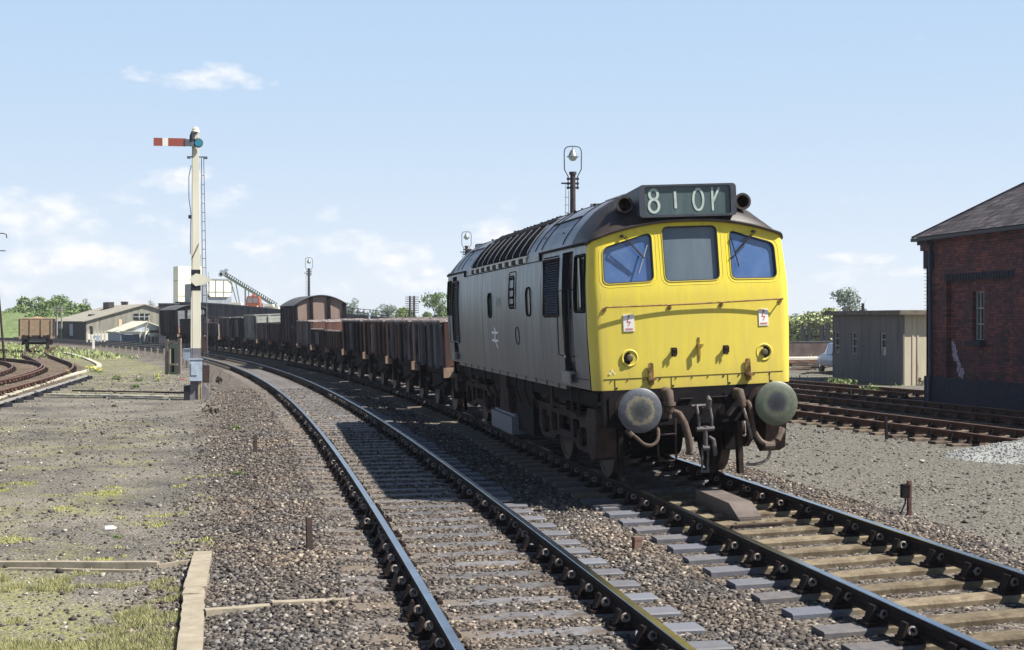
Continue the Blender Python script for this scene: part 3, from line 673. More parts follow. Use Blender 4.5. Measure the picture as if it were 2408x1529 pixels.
    mb = MB(); v = vf(0, 1.8); mb.box(.03, .105, v-.05, v+.02, 1.80, 1.83); mb.box(.03, .06, v-.065, v-.045, 1.69, 1.83); mb.box(.05, .07, v-.012, v+.01, 1.62, 1.92); mb.v = [tr(*p) for p in mb.v]; mb.build('lamp_iron', mat('worn_yellow_bracket', (.4, .28, .06), .7, 0, (.12, .07, .04), 25), parent)
    for u in (-.59, .70):
        mb = MB(); v = vf(u, 1.5); mb.prism(rrect(u-.035, u+.035, 1.43, 1.62, .03), lambda a, b, d: (a, d, b), v-.03, v-.02); mb.box(u-.05, u+.05, v-.1, v+.01, 1.40, 1.43); mb.box(u-.03, u+.03, v-.06, v, 1.34, 1.40)
        mb.v = [tr(*p) for p in mb.v]; mb.build('foot_bracket', mat('rusty_bracket', (.3, .19, .07), .8, 0, (.06, .035, .02), 10, thr=(.4, .6)), parent)
    # valance seam with rivets
    mb = MB(); mb.tube([tr(u, vf(u, 1.43)-.002, 1.432) for u in np.linspace(-1.19, 1.19, 24)], .004, 5)
    for u in (-1.05, -.32, .43, 1.0): mb.tube([tr(u, vf(u, 1.3)-.002, 1.432), tr(u, vf(u, 1.3)-.002, 1.30)], .004, 5)
    rr = random.Random(4)
    for u in np.arange(-1.1, 1.15, .21): mb.cyl(tr(u, vf(u, 1.4)-.008, 1.41+rr.uniform(-.006, .004)), tr(u, vf(u, 1.4)+.01, 1.41), .008+rr.uniform(0, .005), n=6)
    for u in (-1.05, -.32, .43, 1.0): mb.cyl(tr(u+.02, vf(u, 1.3)-.008, 1.315), tr(u+.02, vf(u, 1.3)+.01, 1.315), .014, n=6)
    mb.build('valance_seam', GRIME, parent)
    return cf
cab_front(loco)
cab_front(loco, True)
# small white tri-lobed decal low on the yellow front
mb = MB()
for du, dz in ((0, .03), (-.028, -.012), (.03, -.014)): mb.add([(-1.08+du+.016*math.cos(a), vf(-1.08, 1.5)-.004, 1.515+dz+.016*math.sin(a)) for a in np.linspace(0, 6.28, 9)[:-1]], [tuple(range(8))])
mb.add([(-1.08+du, vf(-1.08, 1.5)-.0035, 1.515+dz) for du, dz in ((-.006, .03), (.006, .03), (.034, -.012), (.0, .0), (-.034, -.012))], [(0, 1, 2, 3, 4)]); mb.build('decal', mat('faded_decal', (.7, .62, .35), .7), loco)

# side skins
DOOR = [(1.02, 1.50), (1.70, 1.50), (1.70, 3.11), (1.02, 3.11)]
DOOR2 = [(LEN-a, b) for a, b in DOOR]
CW = rrect(.27, .87, 2.3, 3.03, .04); CW2 = [(LEN-a, b) for a, b in CW]
W1 = rrect(7.8, 8.16, 2.24, 2.67, .1); W2 = rrect(4.0, 4.36, 2.26, 2.69, .1)
PNL = rrect(5.48, 5.93, 2.4, 2.91, .06)
GR1 = [(1.92, 2.26), (3.0, 2.26), (3.0, 3.05), (1.92, 3.05)]; GR2 = rrect(12.2, 13.1, 1.72, 3.0, .08)
SO = [(.245, 1.29), (1.0, 1.29), (13.2, 1.29), (LEN-.245, 1.29), (LEN-.235, 3.15), (.235, 3.15)]
for sg in (-1, 1):
    mb = MB(); panel(mb, SO, [DOOR, DOOR2, CW, CW2, W1, W2, GR1, GR2], .27, lambda v, z: (sg*sw(z), v, z)); mb.build('body_side', SIDE, loco, smooth=True)
    def plate(name, P, inset, m, d=.0, st=.3, par=loco):
        b = MB(); panel(b, P, [], st, lambda v, z: (sg*(sw(z)-inset), v, z)); return b.build(name, m, par)
    for D in (DOOR, DOOR2):
        b = MB(); panel(b, D, [], .4, lambda v, z: (sg*(sw(z)-.09), v, z))
        q = len(D); b.add([(sg*sw(z), v, z) for v, z in D]+[(sg*(sw(z)-.09), v, z) for v, z in D], [(i, (i+1) % q, q+(i+1) % q, q+i) for i in range(q)])
        vm = (D[0][0]+D[1][0])/2; b.box(*sorted((sg*1.245, sg*1.27)), vm-.2, vm+.2, 1.62, 2.2); dd = b.build('cab_door', DBLUE, loco)
        b = MB(); b.tube([(sg*1.262, vm-.22, 2.35), (sg*1.262, vm-.22, 2.95), (sg*1.262, vm+.18, 2.95), (sg*1.262, vm+.18, 2.35), (sg*1.262, vm-.22, 2.35)], .012, 5); b.build('door_window_frame', GRIME, dd)
        for e in (D[0][0]-.05 if D is DOOR else D[1][0]-.05, D[1][0]+.05 if D is DOOR else D[0][0]+.05):
            b = MB(); x = sg*1.40; b.tube([(sg*1.33, e, 2.6), (x, e, 2.58), (x, e, 1.72), (sg*1.34, e, 1.7)], .010, 7); b.build('grab_rail', mat('dark_grab_rail', (.06, .07, .09), .4, .5), loco, smooth=True)
        b = MB(); b.box(*sorted((sg*1.22, sg*1.40)), vm-.25, vm+.25, 1.47, 1.5); b.box(*sorted((sg*1.375, sg*1.4)), vm-.25, vm+.25, 1.34, 1.47); b.build('door_step', mat('worn_step', (.32, .31, .31), .6, 0, (.2, .17, .15), 12), loco)
    for C_ in (CW, CW2):
        gl = plate('cab_window', C_, .035, GLASSC)
        v0, v1 = min(p[0] for p in C_), max(p[0] for p in C_); vm = v0+(v1-v0)*.5
        b = MB(); Q = dens(C_, .15); b.tube([(sg*(sw(z)+.004), v, z) for v, z in Q]+[(sg*(sw(Q[0][1])+.004), *Q[0])], .018, 5); b.box(*sorted((sg*1.30, sg*1.325)), vm-.02, vm+.02, 2.3, 3.03); b.build('window_frame', GRIMED, gl, smooth=True)
        b = MB(); b.box(*sorted((sg*1.3, sg*1.312)), vm+.04 if C_ is CW else v0+.04, vm+.16 if C_ is CW else v0+.16, 2.36, 3.0); b.build('curtain', mat('pale_blind', (.6, .6, .58), .6), gl)
    for P, m in ((W1, GLASSC), (W2, mat('pale_side_glass', (.3, .33, .3), .3, 0, (.5, .5, .44), 2))):
        gl = plate('side_window', P, .015, m); b = MB(); Q = dens(P, .08); b.tube([(sg*(sw(z)+.003), v, z) for v, z in Q]+[(sg*(sw(Q[0][1])+.003), *Q[0])], .016, 5); b.build('window_rubber', GRIMED, gl, smooth=True)
    b = MB(); panel(b, GR1, [], .5, lambda v, z: (sg*(sw(z)-.06), v, z)); g = b.build('air_intake', BLK, loco)
    b = MB()
    for i in range(22): z = 2.29+i*.035; b.add([(sg*(sw(z)+.006), 1.93, z), (sg*(sw(z)+.006), 2.99, z), (sg*(sw(z)-.03), 2.99, z+.026), (sg*(sw(z)-.03), 1.93, z+.026)], [(0, 1, 2, 3)])
    b.build('louvre', mat('louvre_grey', (.1, .115, .15), .5, .2), g)
    b = MB(); b.tube([(sg*(sw(z)+.006), v, z) for v, z in GR1+GR1[:1]], .02, 5)
    for v in np.arange(1.96, 3.0, .09): b.cyl((sg*1.30, v, 3.085), (sg*1.318, v, 3.085), .011, n=6); b.cyl((sg*1.34, v, 2.235), (sg*1.35, v, 2.235), .011, n=6)
    b.build('intake_frame', GRIME, g)
    g = plate('boiler_grille', GR2, .03, BLK); b = MB(); Q = dens(GR2, .15); b.tube([(sg*(sw(z)+.004), v, z) for v, z in Q]+[(sg*(sw(Q[0][1])+.004), *Q[0])], .025, 5)
    for i in range(20): z = 1.77+i*.062; b.beam((sg*(sw(z)-.018), 12.22, z), (sg*(sw(z)-.018), 13.08, z), .01, .012)
    b.build('grille_frame', DBLUE, g)
    # round-ended access panel with bolts
    b = MB(); Q = dens(PNL, .1); b.tube([(sg*(sw(z)+.002), v, z) for v, z in Q]+[(sg*(sw(Q[0][1])+.002), *Q[0])], .013, 5)
    Q2 = dens(rrect(5.3, 5.93, 2.38, 2.98, .06), .2); b.tube([(sg*(sw(z)+.001), v, z) for v, z in Q2]+[(sg*(sw(Q2[0][1])+.001), *Q2[0])], .009, 5)
    for v in (5.52, 5.7, 5.89):
        for z in (2.44, 2.56, 2.7, 2.87): b.cyl((sg*sw(z), v, z), (sg*(sw(z)+.02), v, z), .022, n=7)
    b.build('access_panel', GRIMED, loco)
    b = MB(); Q = dens(rrect(5.1, 5.42, 1.8, 2.07, .12), .06); b.tube([(sg*(sw(z)+.002), v, z) for v, z in Q]+[(sg*(sw(Q[0][1])+.002), *Q[0])], .01, 5); b.build('filler_cover', GRIME, loco)
    b = MB()
    for v in (3.2, 8.9): b.tube([(sg*(sw(z)), v, z) for z in np.linspace(1.3, 3.06, 12)], .0018, 4)
    b.tube([(sg*(sw(1.52)+.0005), v, 1.42) for v in (.3, 1.0)], .004, 4); b.build('panel_joint', GRIMED, loco)
    # double arrow emblem
    b = MB(); w_, h_ = .68, .41; v0, z0 = (7.86, 1.69) if sg < 0 else (6.6, 1.69); d = -1 if sg < 0 else 1
    def lp(x, y): return (sg*(sw(z0+y)+.0035), v0+d*x*w_, z0+y*h_)
    for y in (.28, .62): b.add([lp(0, y), lp(1, y), lp(1, y+.1), lp(0, y+.1)], [(0, 1, 2, 3)])
    for (x0, y0, x1, y1) in ((.22, 1, .56, .67), (.6, .72, .34, .33), (.44, .33, .78, 0)):
        b.add([lp(x0, y0), lp(x0+.15, y0), lp(x1+.15, y1), lp(x1, y1)], [(0, 1, 2, 3)])
    b.v = [(a+sg*(.0004*(i//4)), p, q_) for i, (a, p, q_) in enumerate(b.v)]
    b.build('arrow_emblem', mat('emblem_white', (.85, .87, .86), .6), loco)
    # lower sill strip, gutter, cantrail line
    b = MB(); b.box(*sorted((sg*1.25, sg*1.318)), 1.72, 12.5, 1.235, 1.287)
    for v in np.arange(2.2, 12.4, .85): b.box(*sorted((sg*1.318, sg*1.332)), v, v+.06, 1.24, 1.3)
    b.build('sill', SIDE, loco)
    b = MB()
    for a0, a1 in ((.25, 3.25), (LEN-3.0, LEN-.25)): b.box(*sorted((sg*1.285, sg*1.33)), a0, a1, 3.165, 3.19)
    for a0 in (3.22, LEN-3.0): b.box(*sorted((sg*1.29, sg*1.335)), a0-.03, a0+.03, 3.06, 3.19)
    b.tube([(sg*1.309, 3.25, 3.07), (sg*1.309, LEN-3, 3.07)], .008, 5); b.build('rain_gutter', GRIMED, loco)
# weathering marks: pale rubbed patch beside the window
mb = MB(); mb.add([(-sw(2.52)-.002, 7.0+.27*math.cos(a), 2.5+.075*math.sin(a)) for a in np.linspace(0, 6.283, 17)[:-1]], [tuple(range(16))]); mb.build('paint_patch', mat('pale_patch', (.3, .33, .31), .6, 0, (.2, .22, .21), 3), loco)
# roof
us = [-1.298*math.cos(math.pi*k/40) for k in range(41)]
mb = MB(); mb.sheet([[(u, v, rz(u)) for u in us] for v in np.linspace(1.14, LEN-1.14, 14)]); roof = mb.build('roof', ROOFM, loco, smooth=True)
for a0, a1 in ((.23, 1.16), (LEN-1.16, LEN-.23)):
    pass
mb = MB()
for v in (1.75, 3.25, 3.75, 10.5, 11.9, 12.5): mb.tube([(u*1.001, v, rz(u)+.004) for u in us if abs(u) < 1.29], .009, 5)
for u in (-.62, .62): mb.tube([(u, 1.2, rz(u)+.006), (u, LEN-1.2, rz(u)+.006)], .012, 5)
for a0, a1, u in ((1.8, 3.7, -.98), (10.6, 12.6, -.98)): mb.tube([(u, a0, rz(u)+.006), (u, a1, rz(u)+.006)], .016, 5)
for v in np.arange(2.2, 12.5, 1.3): mb.cyl((-.7, v, rz(.7)-.01), (-.7, v, rz(.7)+.03), .022, n=7); mb.cyl((-1.15, v, 3.39), (-1.17, v, 3.42), .016, n=6)
mb.build('roof_seams', GRIMED, loco)
mb = MB(); mb.sheet([[(u, v, 3.915-.05*(u/.55)**2+(-.05 if abs(u) > .54 else 0)) for u in np.linspace(-.55, .55, 11)] for v in (3.3, 9.9)])
mb.box(-.5, .5, 3.28, 3.32, 3.78, 3.9); mb.box(-.5, .5, 9.88, 9.92, 3.78, 3.9)
for i, v in enumerate(np.arange(3.6, 9.8, .55)): mb.cyl((-.42, v+.08*(i % 3), 3.87), (-.42, v+.08*(i % 3), 3.905), .02, n=6); mb.cyl((.42, v, 3.87), (.42, v, 3.905), .02, n=6)
mb.box(-.1, .1, 4.5, 9.2, 3.91, 3.945); mb.build('roof_hatch', mat('roof_hatch', (.1, .1, .11), .5, .1, (.15, .155, .17), 2), loco)
mb = MB(); mb.box(-.45, .45, 1.5, 2.6, 3.8, 3.89); mb.box(-.4, .4, 11.0, 12.2, 3.8, 3.91); mb.build('roof_vent', ROOFM, loco)
for sg in (-1, 1):
    ug = [sg*1.298*math.cos(R(a)) for a in np.linspace(7, 44, 14)]
    mb = MB(); mb.sheet([[(u*1.006, v, rz(u)+.012) for u in ug] for v in (4.35, 6., 8., 10.3)]); g = mb.build('roof_grille', mat('grille_dark', (.006, .006, .009), .95, 0, (.02, .014, .012), 6, spec=.05), loco, smooth=True)
    mb = MB()
    for v in np.linspace(4.35, 10.3, 10): mb.tube([(u*1.008, v, rz(u)+.018) for u in ug], .010, 6)
    mb.build('grille_rib', STRIP, g, smooth=True)
    mb = MB()
    for v in np.linspace(4.35, 10.3, 19)[:-1:2]: mb.box(*sorted((sg*1.29, sg*1.322)), v+.03, v+.28, 3.09, 3.16)
    mb.box(*sorted((sg*1.285, sg*1.318)), 4.3, 10.35, 3.165, 3.19); mb.build('grille_bracket', STRIP, g)
    mb = MB()
    for v in np.linspace(4.35, 10.3, 19)[1::2]: mb.box(*sorted((sg*1.29, sg*1.325)), v, v+.26, 3.085, 3.168)
    mb.build('drain_slot', BLK, g)
    mb = MB(); mb.sheet([[(u*1.004, v, rz(u)+.02) for u in (sg*.9, sg*.8, sg*.7)] for v in (4.35, 10.3)]); mb.build('grille_head', GRIMED, g)
# underframe, buffer beams
mb = MB(); mb.box(-1.2, 1.2, .35, LEN-.35, 1.05, 1.24); mb.box(-.5, .5, .4, LEN-.4, .85, 1.06); mb.build('underframe', GRIMED, loco)
for V0, S in ((0, 1), (LEN, -1)):
    Y = lambda v: V0+S*v
    mb = MB(); mb.box(-1.22, 1.22, *sorted((Y(-.02), Y(.12))), .82, 1.285); mb.box(-.62, .62, *sorted((Y(.1), Y(.5))), .7, .84)
    for u in (-.42, .42, -1.1, 1.1): mb.box(u-.05, u+.05, *sorted((Y(-.035), Y(-.02))), .9, 1.2)
    mb.build('buffer_beam', GRIMED, loco)
    for u in (-.88, .88):
        mb = MB(); mb.lathe([(.2, 0), (.2, .02), (.135, .03), (.13, .26), (.1, .27), (.095, .44), (.06, .45)], (0, 0, 0), 'y', 24)
        mb.v = [(a+u, Y(-.02)-S*b, c+1.06) for a, b, c in mb.v]; bf = mb.build('buffer', GRIME, loco, smooth=True)
        mb = MB(); rh = .277; mb.lathe([(0, .40), (.1, .44), (rh-.03, .475), (rh, .495), (rh, .51), (rh-.02, .524), (rh*.6, .538), (0, .545)], (0, 0, 0), 'y', 48)
        mb.v = [(a+u, Y(-.02)-S*b, c+1.06) for a, b, c in mb.v]
        bm = MATS.get('buf%d' % (u > 0)) or None
        if bm is None:
            bm = bpy.data.materials.new('buffer_face'); bm.use_nodes = True; t = bm.node_tree; p = t.nodes['Principled BSDF']; p.inputs['Roughness'].default_value = .5; p.inputs['Metallic'].default_value = .25
            tcn = N(t, 'ShaderNodeTexCoord'); sp_ = N(t, 'ShaderNodeSeparateXYZ'); t.links.new(tcn.outputs['Object'], sp_.inputs[0])
            dx = mth(t, 'SUBTRACT', sp_.outputs[0], u); dz = mth(t, 'SUBTRACT', sp_.outputs[2], 1.06 if u < 0 else 1.08)
            rr_ = mth(t, 'SQRT', mth(t, 'ADD', mth(t, 'MULTIPLY', dx, dx), mth(t, 'MULTIPLY', dz, dz)))
            nn = N(t, 'ShaderNodeTexNoise'); nn.inputs['Scale'].default_value = 22 if u < 0 else 9; nn.inputs['Detail'].default_value = 6; t.links.new(tcn.outputs['Object'], nn.inputs['Vector'])
            rr_ = mth(t, 'ADD', rr_, mth(t, 'MULTIPLY', mth(t, 'SUBTRACT', nn.outputs[0], .5), .11 if u < 0 else .05))
            rp = N(t, 'ShaderNodeValToRGB'); e = rp.color_ramp.elements; e[0].position = 0; e[1].position = 1
            S_ = ([(.05, (.04, .043, .046)), (.12, (.085, .088, .085)), (.145, (.18, .165, .115)), (.175, (.2, .185, .135)), (.19, (.08, .084, .1)), (.28, (.1, .106, .125))] if u < 0 else
                  [(.04, (.025, .025, .032)), (.1, (.042, .045, .058)), (.125, (.08, .09, .072)), (.16, (.125, .14, .1)), (.2, (.1, .11, .085)), (.28, (.14, .16, .115))])
            e[0].position, e[0].color = S_[0][0], (*S_[0][1], 1); e[1].position, e[1].color = S_[-1][0], (*S_[-1][1], 1)
            for ps, c in S_[1:-1]: q = e.new(ps); q.color = (*c, 1)
            t.links.new(rr_, rp.inputs[0]); 
            n3 = N(t, 'ShaderNodeTexNoise'); n3.inputs['Scale'].default_value = 30; n3.inputs['Detail'].default_value = 8; t.links.new(tcn.outputs['Object'], n3.inputs['Vector'])
            hs = N(t, 'ShaderNodeHueSaturation'); t.links.new(mth(t, 'ADD', mth(t, 'MULTIPLY', n3.outputs[0], .9), .5), hs.inputs['Value']); t.links.new(rp.outputs[0], hs.inputs['Color']); t.links.new(hs.outputs[0], p.inputs['Base Color'])
            MATS['buf%d' % (u > 0)] = bm
        mb.build('buffer_head', bm, bf, smooth=True)
    # screw coupling
    mb = MB(); T = lambda pts: [(a, Y(b), c) for a, b, c in pts]
    mb.tube(T([(.06, -.02, 1.0), (.06, -.2, 1.0), (.065, -.3, 1.04), (.075, -.33, 1.13), (.08, -.27, 1.17)]), [.04, .04, .04, .032, .02], 8)
    mb.cyl(*T([(-.1, -.12, 1.05), (.12, -.12, 1.05)]), .022, n=8)
    for u in (-.04, .13): mb.tube(T([(u, -.14, 1.06), (u, -.22, .9), (u, -.2, .78)]), .02, 8)
    mb.cyl(*T([(-.07, -.2, .76), (.16, -.2, .76)]), .034, n=10); mb.cyl(*T([(.045, -.2, .8), (.045, -.19, .55)]), .032, n=10); mb.cyl(*T([(-.0, -.19, .52), (.09, -.19, .52)]), .04, n=10)
    mb.tube(T([(.09, -.2, .66), (.14, -.22, .62), (.16, -.22, .44), (.14, -.22, .42)]), [.018, .028, .03, .02], 8)
    for u in (0.0, .075): mb.tube(T([(u, -.19, .52), (u-.01, -.18, .3), (u-.01, -.18, .22)]), .016, 8)
    mb.cyl(*T([(-.03, -.18, .22), (.08, -.18, .22)]), .018, n=8); mb.build('screw_coupling', mat('coupling_steel', (.075, .068, .075), .5, .4, (.14, .125, .125), 12), loco, smooth=True)
    # pipes and hoses
    mb = MB(); mb.tube(T([(-.43, 0, 1.13), (-.43, -.08, 1.19), (-.43, -.12, 1.25), (-.425, -.19, 1.24), (-.42, -.21, 1.16), (-.42, -.21, 1.06)]), [.05, .06, .07, .072, .065, .06], 12)
    mb.lathe([(.085, 0), (.085, .03), (.07, .04), (.07, .08), (.08, .09), (.05, .13), (.03, .16)], (-.42, Y(-.21), 1.09), 'z', 16) if False else mb.cyl(*T([(-.42, -.21, 1.12), (-.42, -.21, 1.08)]), .085, n=16)
    mb.cyl(*T([(-.42, -.21, 1.06), (-.42, -.21, .99)]), .066, .045, 14); mb.cyl(*T([(-.42, -.21, .98), (-.42, -.21, .92)]), .03, .03, 10)
    mb.build('vacuum_pipe', mat('pipe_brown', (.12, .088, .066), .65, 0, (.07, .048, .036), 8), loco, smooth=True)
    mb = MB(); mb.tube(T([(-.36, -.2, 1.0), (-.3, -.23, .97), (-.24, -.25, .85), (-.2, -.26, .68), (-.185, -.25, .52), (-.19, -.24, .46)]), [.038, .045, .047, .047, .045, .03], 12)
    for i in range(22): pass
    mb.cyl(*T([(-.24, -.24, .47), (-.15, -.26, .46)]), .02, n=8); mb.build('brake_hose', mat('hose_rubber', (.07, .052, .042), .8, 0, (.12, .09, .072), 30), loco, smooth=True)
    mb = MB(); mb.tube(sm(T([(-.59, -.1, .82), (-.57, -.2, .78), (-.6, -.26, .66), (-.68, -.28, .6), (-.78, -.27, .62), (-.86, -.22, .7), (-.93, -.16, .76)])), .022, 8); mb.cyl(*T([(-.9, -.2, .72), (-.97, -.16, .8)]), .035, n=8); mb.build('air_hose', mat('hose_rubber'   , (.12, .08, .06)), loco, smooth=True)
    mb = MB(); mb.tube(T([(-.545, -.06, .82), (-.55, -.1, .45), (-.53, -.1, .38), (-.36, -.1, .37), (-.32, -.1, .4), (-.31, -.08, .9)]), .013, 7); mb.tube(T([(-.545, -.1, .705), (-.32, -.1, .71)]), .012, 6); mb.build('shunter_step', GRIMEL, loco, smooth=True)
    mb = MB(); mb.tube(T([(.52, 0, 1.14), (.52, -.08, 1.2), (.53, -.15, 1.2), (.545, -.18, 1.1), (.55, -.18, 1.02)]), [.05, .06, .062, .055, .05], 12); mb.tube(sm(T([(.62, 0, 1.05), (.64, -.14, 1.06), (.66, -.17, .98), (.68, -.17, .8), (.72, -.17, .66), (.8, -.18, .55), (.92, -.18, .52), (1.02, -.16, .6), (1.07, -.12, .72)])), .034, 9)
    mb.cyl(*T([(.82, -.2, .5), (.95, -.2, .5)]), .05, n=10); mb.cyl(*T([(1.0, -.18, .56), (1.1, -.12, .7)]), .045, n=9); mb.build('vacuum_pipe', mat('pipe_brown', (.2, .13, .09)), loco, smooth=True)
    mb = MB(); mb.tube(sm(T([(.56, -.17, 1.03), (.6, -.2, .85), (.64, -.18, .72), (.66, -.16, .6)])), .02, 8); mb.tube(sm(T([(.85, -.17, .5), (.9, -.17, .42), (.86, -.16, .32), (.72, -.15, .27), (.6, -.1, .27)])), .02, 8); mb.build('air_hose', mat('grey_hose', (.3, .26, .24), .7, 0, (.1, .07, .06), 18), loco, smooth=True)
    for u in (-1.0, .575):
        mb = MB(); mb.box(u-.035, u+.035, *sorted((Y(.02), Y(.08))), .14, .95); mb.box(u-.035, u-.025, *sorted((Y(.0), Y(.12))), .14, .9); mb.build('life_guard', GRIMED if u < 0 else GRIME, loco)
    mb = MB(); mb.cyl(*T([(.35, -.03, .98), (.35, -.012, .98)]), .07, n=14); mb.box(-.22, -.05, *sorted((Y(-.05), Y(-.02))), 1.14, 1.15); mb.box(.2, .42, *sorted((Y(-.05), Y(-.02))), 1.145, 1.155); mb.beam(*T([(.42, -.03, .9), (.5, -.03, 1.0)]), .02, .02); mb.build('beam_fittings', GRIMEL, loco)
# bogies
WH = mat('wheel_steel', (.06, .045, .04), .6, .4, (.1, .07, .055), 7); TYRE = mat('tyre_tread', (.4, .38, .37), .3, .8)
def wheel(parent, u, v, r, sg, name='wheel'):
    mb = MB(); pr_ = [(r*.22, -.1), (r*.22, -.04), (r*.5, -.045), (r*.86, -.05), (r*.88, -.065), (r, -.062), (r+.003, .045), (r+.028, .052), (r+.028, .075), (r*.88, .075), (r*.86, .02), (r*.3, .03), (r*.22, .08)]
    mb.lathe([(a, -sg*b) for a, b in pr_], (u, v, r), 'x', 36); return mb.build(name, WH, parent, smooth=True)
for vc in (2.95, LEN-2.95):
    b0 = MB(); b0.box(-1.0, 1.0, vc-.35, vc+.35, .62, .86); b0.box(-.9, .9, vc-1.95, vc-1.85, .55, .8); b0.box(-.9, .9, vc+1.85, vc+1.95, .55, .8); bo = b0.build('bogie', GRIMED, loco)
    for sg in (-1, 1):
        out_ = [(vc-1.98, .5), (vc-1.75, .36), (vc-.85, .36), (vc-.6, .46), (vc+.6, .46), (vc+.85, .36), (vc+1.75, .36), (vc+1.98, .5), (vc+1.98, .86), (vc-1.98, .86)]
        hs_ = [rrect(vc+q, vc+q+.42, .5, .78, .05) for q in (-1.86, -.98, .56, 1.3)]+[rrect(vc-.4, vc+.4, .56, .78, .05)]
        mb = MB(); uo = sg*1.10; panel(mb, out_, hs_, .3, lambda v, z: (uo, v, z)); panel(mb, out_, hs_, .3, lambda v, z: (uo-sg*.07, v, z))
        for L in [out_]+hs_:
            q = len(L); mb.add([(uo, v, z) for v, z in L]+[(uo-sg*.07, v, z) for v, z in L], [(i, (i+1) % q, q+(i+1) % q, q+i) for i in range(q)])
        mb.box(*sorted((sg*.98, sg*1.15)), vc-2.02, vc+2.02, .86, .9); mb.build('side_frame', GRIMEL, bo)
        for dv in (-1.295, 1.295):
            wheel(bo, sg*.75, vc+dv, .571, sg)
            mb = MB(); mb.box(*sorted((sg*.95, sg*1.08)), vc+dv-.2, vc+dv+.2, .42, .74); mb.cyl((sg*1.06, vc+dv, .571), (sg*1.17, vc+dv, .571), .13, n=18); mb.cyl((sg*1.16, vc+dv, .571), (sg*1.19, vc+dv, .571), .08, n=8); mb.build('axle_box', GRIME, bo, smooth=True)
            for e in (-.33, .33):
                mb = MB(); pts = [(sg*1.03+.055*math.cos(a), vc+dv+e+.055*math.sin(a), .9+.2*a/(2*math.pi*5)) for a in np.linspace(0, 2*math.pi*5, 70)]; mb.tube(pts, .014, 5); mb.build('coil_spring', GRIMED, bo)
        mb = MB(); mb.box(*sorted((sg*1.12, sg*1.2)), vc-.62, vc-.14, 1.0, 1.22); mb.box(*sorted((sg*1.1, sg*1.22)), vc-.7, vc+.2, .92, .97); mb.box(*sorted((sg*1.06, sg*1.22)), vc+.25, vc+.45, .88, 1.2); mb.build('brake_gear', GRIME, bo)
        mb = MB(); mb.cyl((sg*1.06, vc+.8, 1.04), (sg*1.06, vc+1.4, 1.04), .12, n=14); mb.build('brake_cylinder', GRIME, bo, smooth=True)
        for dv in (-1.295, 1.295):
            for e in (-.66, .66): mb = MB(); mb.box(*sorted((sg*.67, sg*.83)), vc+dv+e-.04, vc+dv+e+.04, .35, .78); mb.build('brake_block', GRIMED, bo)
    for dv in (-1.295, 1.295): mb = MB(); mb.cyl((-.75, vc+dv, .571), (.75, vc+dv, .571), .09, n=12); mb.cyl((-.3, vc+dv*.75, .55), (.3, vc+dv*.75, .55), .33, n=18); mb.build('traction_motor', GRIMED, bo)
for sg in (-1, 1):
    mb = MB(); mb.prism([(.30, .42), (.5, .36), (.72, .5), (.76, .92), (.62, 1.04), (.2, 1.04), (.16, .9)], lambda a, b, d: (d, a, b), *sorted((sg*1.0, sg*1.28))); mb.box(*sorted((sg*.98, sg*1.2)), .1, .8, 1.08, 1.13); mb.build('sandbox', GRIMEL, loco)
    mb = MB(); mb.prism([(13.5, .6), (13.95, .62), (13.95, 1.0), (13.5, 1.0)], lambda a, b, d: (d, a, b), *sorted((sg*1.0, sg*1.25))); mb.build('sandbox', GRIMEL, loco)
    mb = MB(); mb.box(*sorted((sg*.7, sg*1.27)), 6.55, 8.75, .22, .52); mb.box(*sorted((sg*.7, sg*1.2)), 6.6, 8.7, .52, .56); mb.build('water_tank', mat('pale_tank', (.14, .15, .19), .5, .2, (.2, .2, .23), 4), loco)
    mb = MB(); mb.box(*sorted((sg*.5, sg*1.22)), 6.97, 7.97, .58, 1.2); mb.box(*sorted((sg*1.22, sg*1.24)), 6.99, 7.2, .62, 1.18); mb.build('battery_box', GRIMEL, loco)
    mb = MB(); mb.box(*sorted((sg*.3, sg*1.15)), 5.15, 6.7, .3, 1.1); mb.build('fuel_tank', GRIMED, loco)
    mb = MB(); mb.cyl((sg*1.0, 8.2, .88), (sg*1.0, 9.1, .88), .2, n=16); mb.build('air_reservoir', GRIME, loco, smooth=True)
    for v in (9.2, 8.35, 6.75, 5.9, 5.1, 4.4): mb = MB(); mb.tube([(sg*1.29, v, 1.24), (sg*1.29, v+.02, 1.05), (sg*1.2, v+.05, .8)], .022, 6); mb.build('drain_pipe', GRIMEL, loco, smooth=True)
    for v0 in (1.35, 12.6):
        mb = MB(); mb.tube([(sg*1.24, v0, 1.25), (sg*1.24, v0, .9), (sg*1.24, v0+.4, .9), (sg*1.24, v0+.4, 1.25)], .018, 6); mb.box(*sorted((sg*1.1, sg*1.28)), v0-.02, v0+.42, .88, .91); mb.build('cab_step', GRIMEL, loco)
# ------------------------------------------------------------------ wagons
WDK = mat('dark_wagon_brown', (.022, .017, .023), .8, 0, (.058, .043, .05), 3, streak=True, dirt=(.17, .15, .165), dscale=3.2, dthr=(.58, .66), rand=.9, bump=.004, bscale=12)
WDK2 = mat('patchy_wagon_side', (.045, .034, .042), .85, 0, (.2, .175, .19), 1.5, thr=(.42, .6), streak=True, dirt=(.035, .025, .03), dscale=3, dthr=(.52, .62), rand=.35, bump=.004, bscale=12)
WORG = mat('rusty_wagon_end', (.125, .068, .052), .85, 0, (.07, .04, .034), 5, streak=True, bump=.003, rand=.3)
WTOP = mat('pale_worn_capping', (.5, .45, .43), .75, 0, (.16, .11, .1), 6, thr=(.4, .62))
WGR = mat('grey_wagon_planks', (.2, .21, .2), .8, 0, (.3, .32, .3), 3, streak=True, dirt=(.07, .055, .055), dscale=3, dthr=(.5, .6), rand=.3)
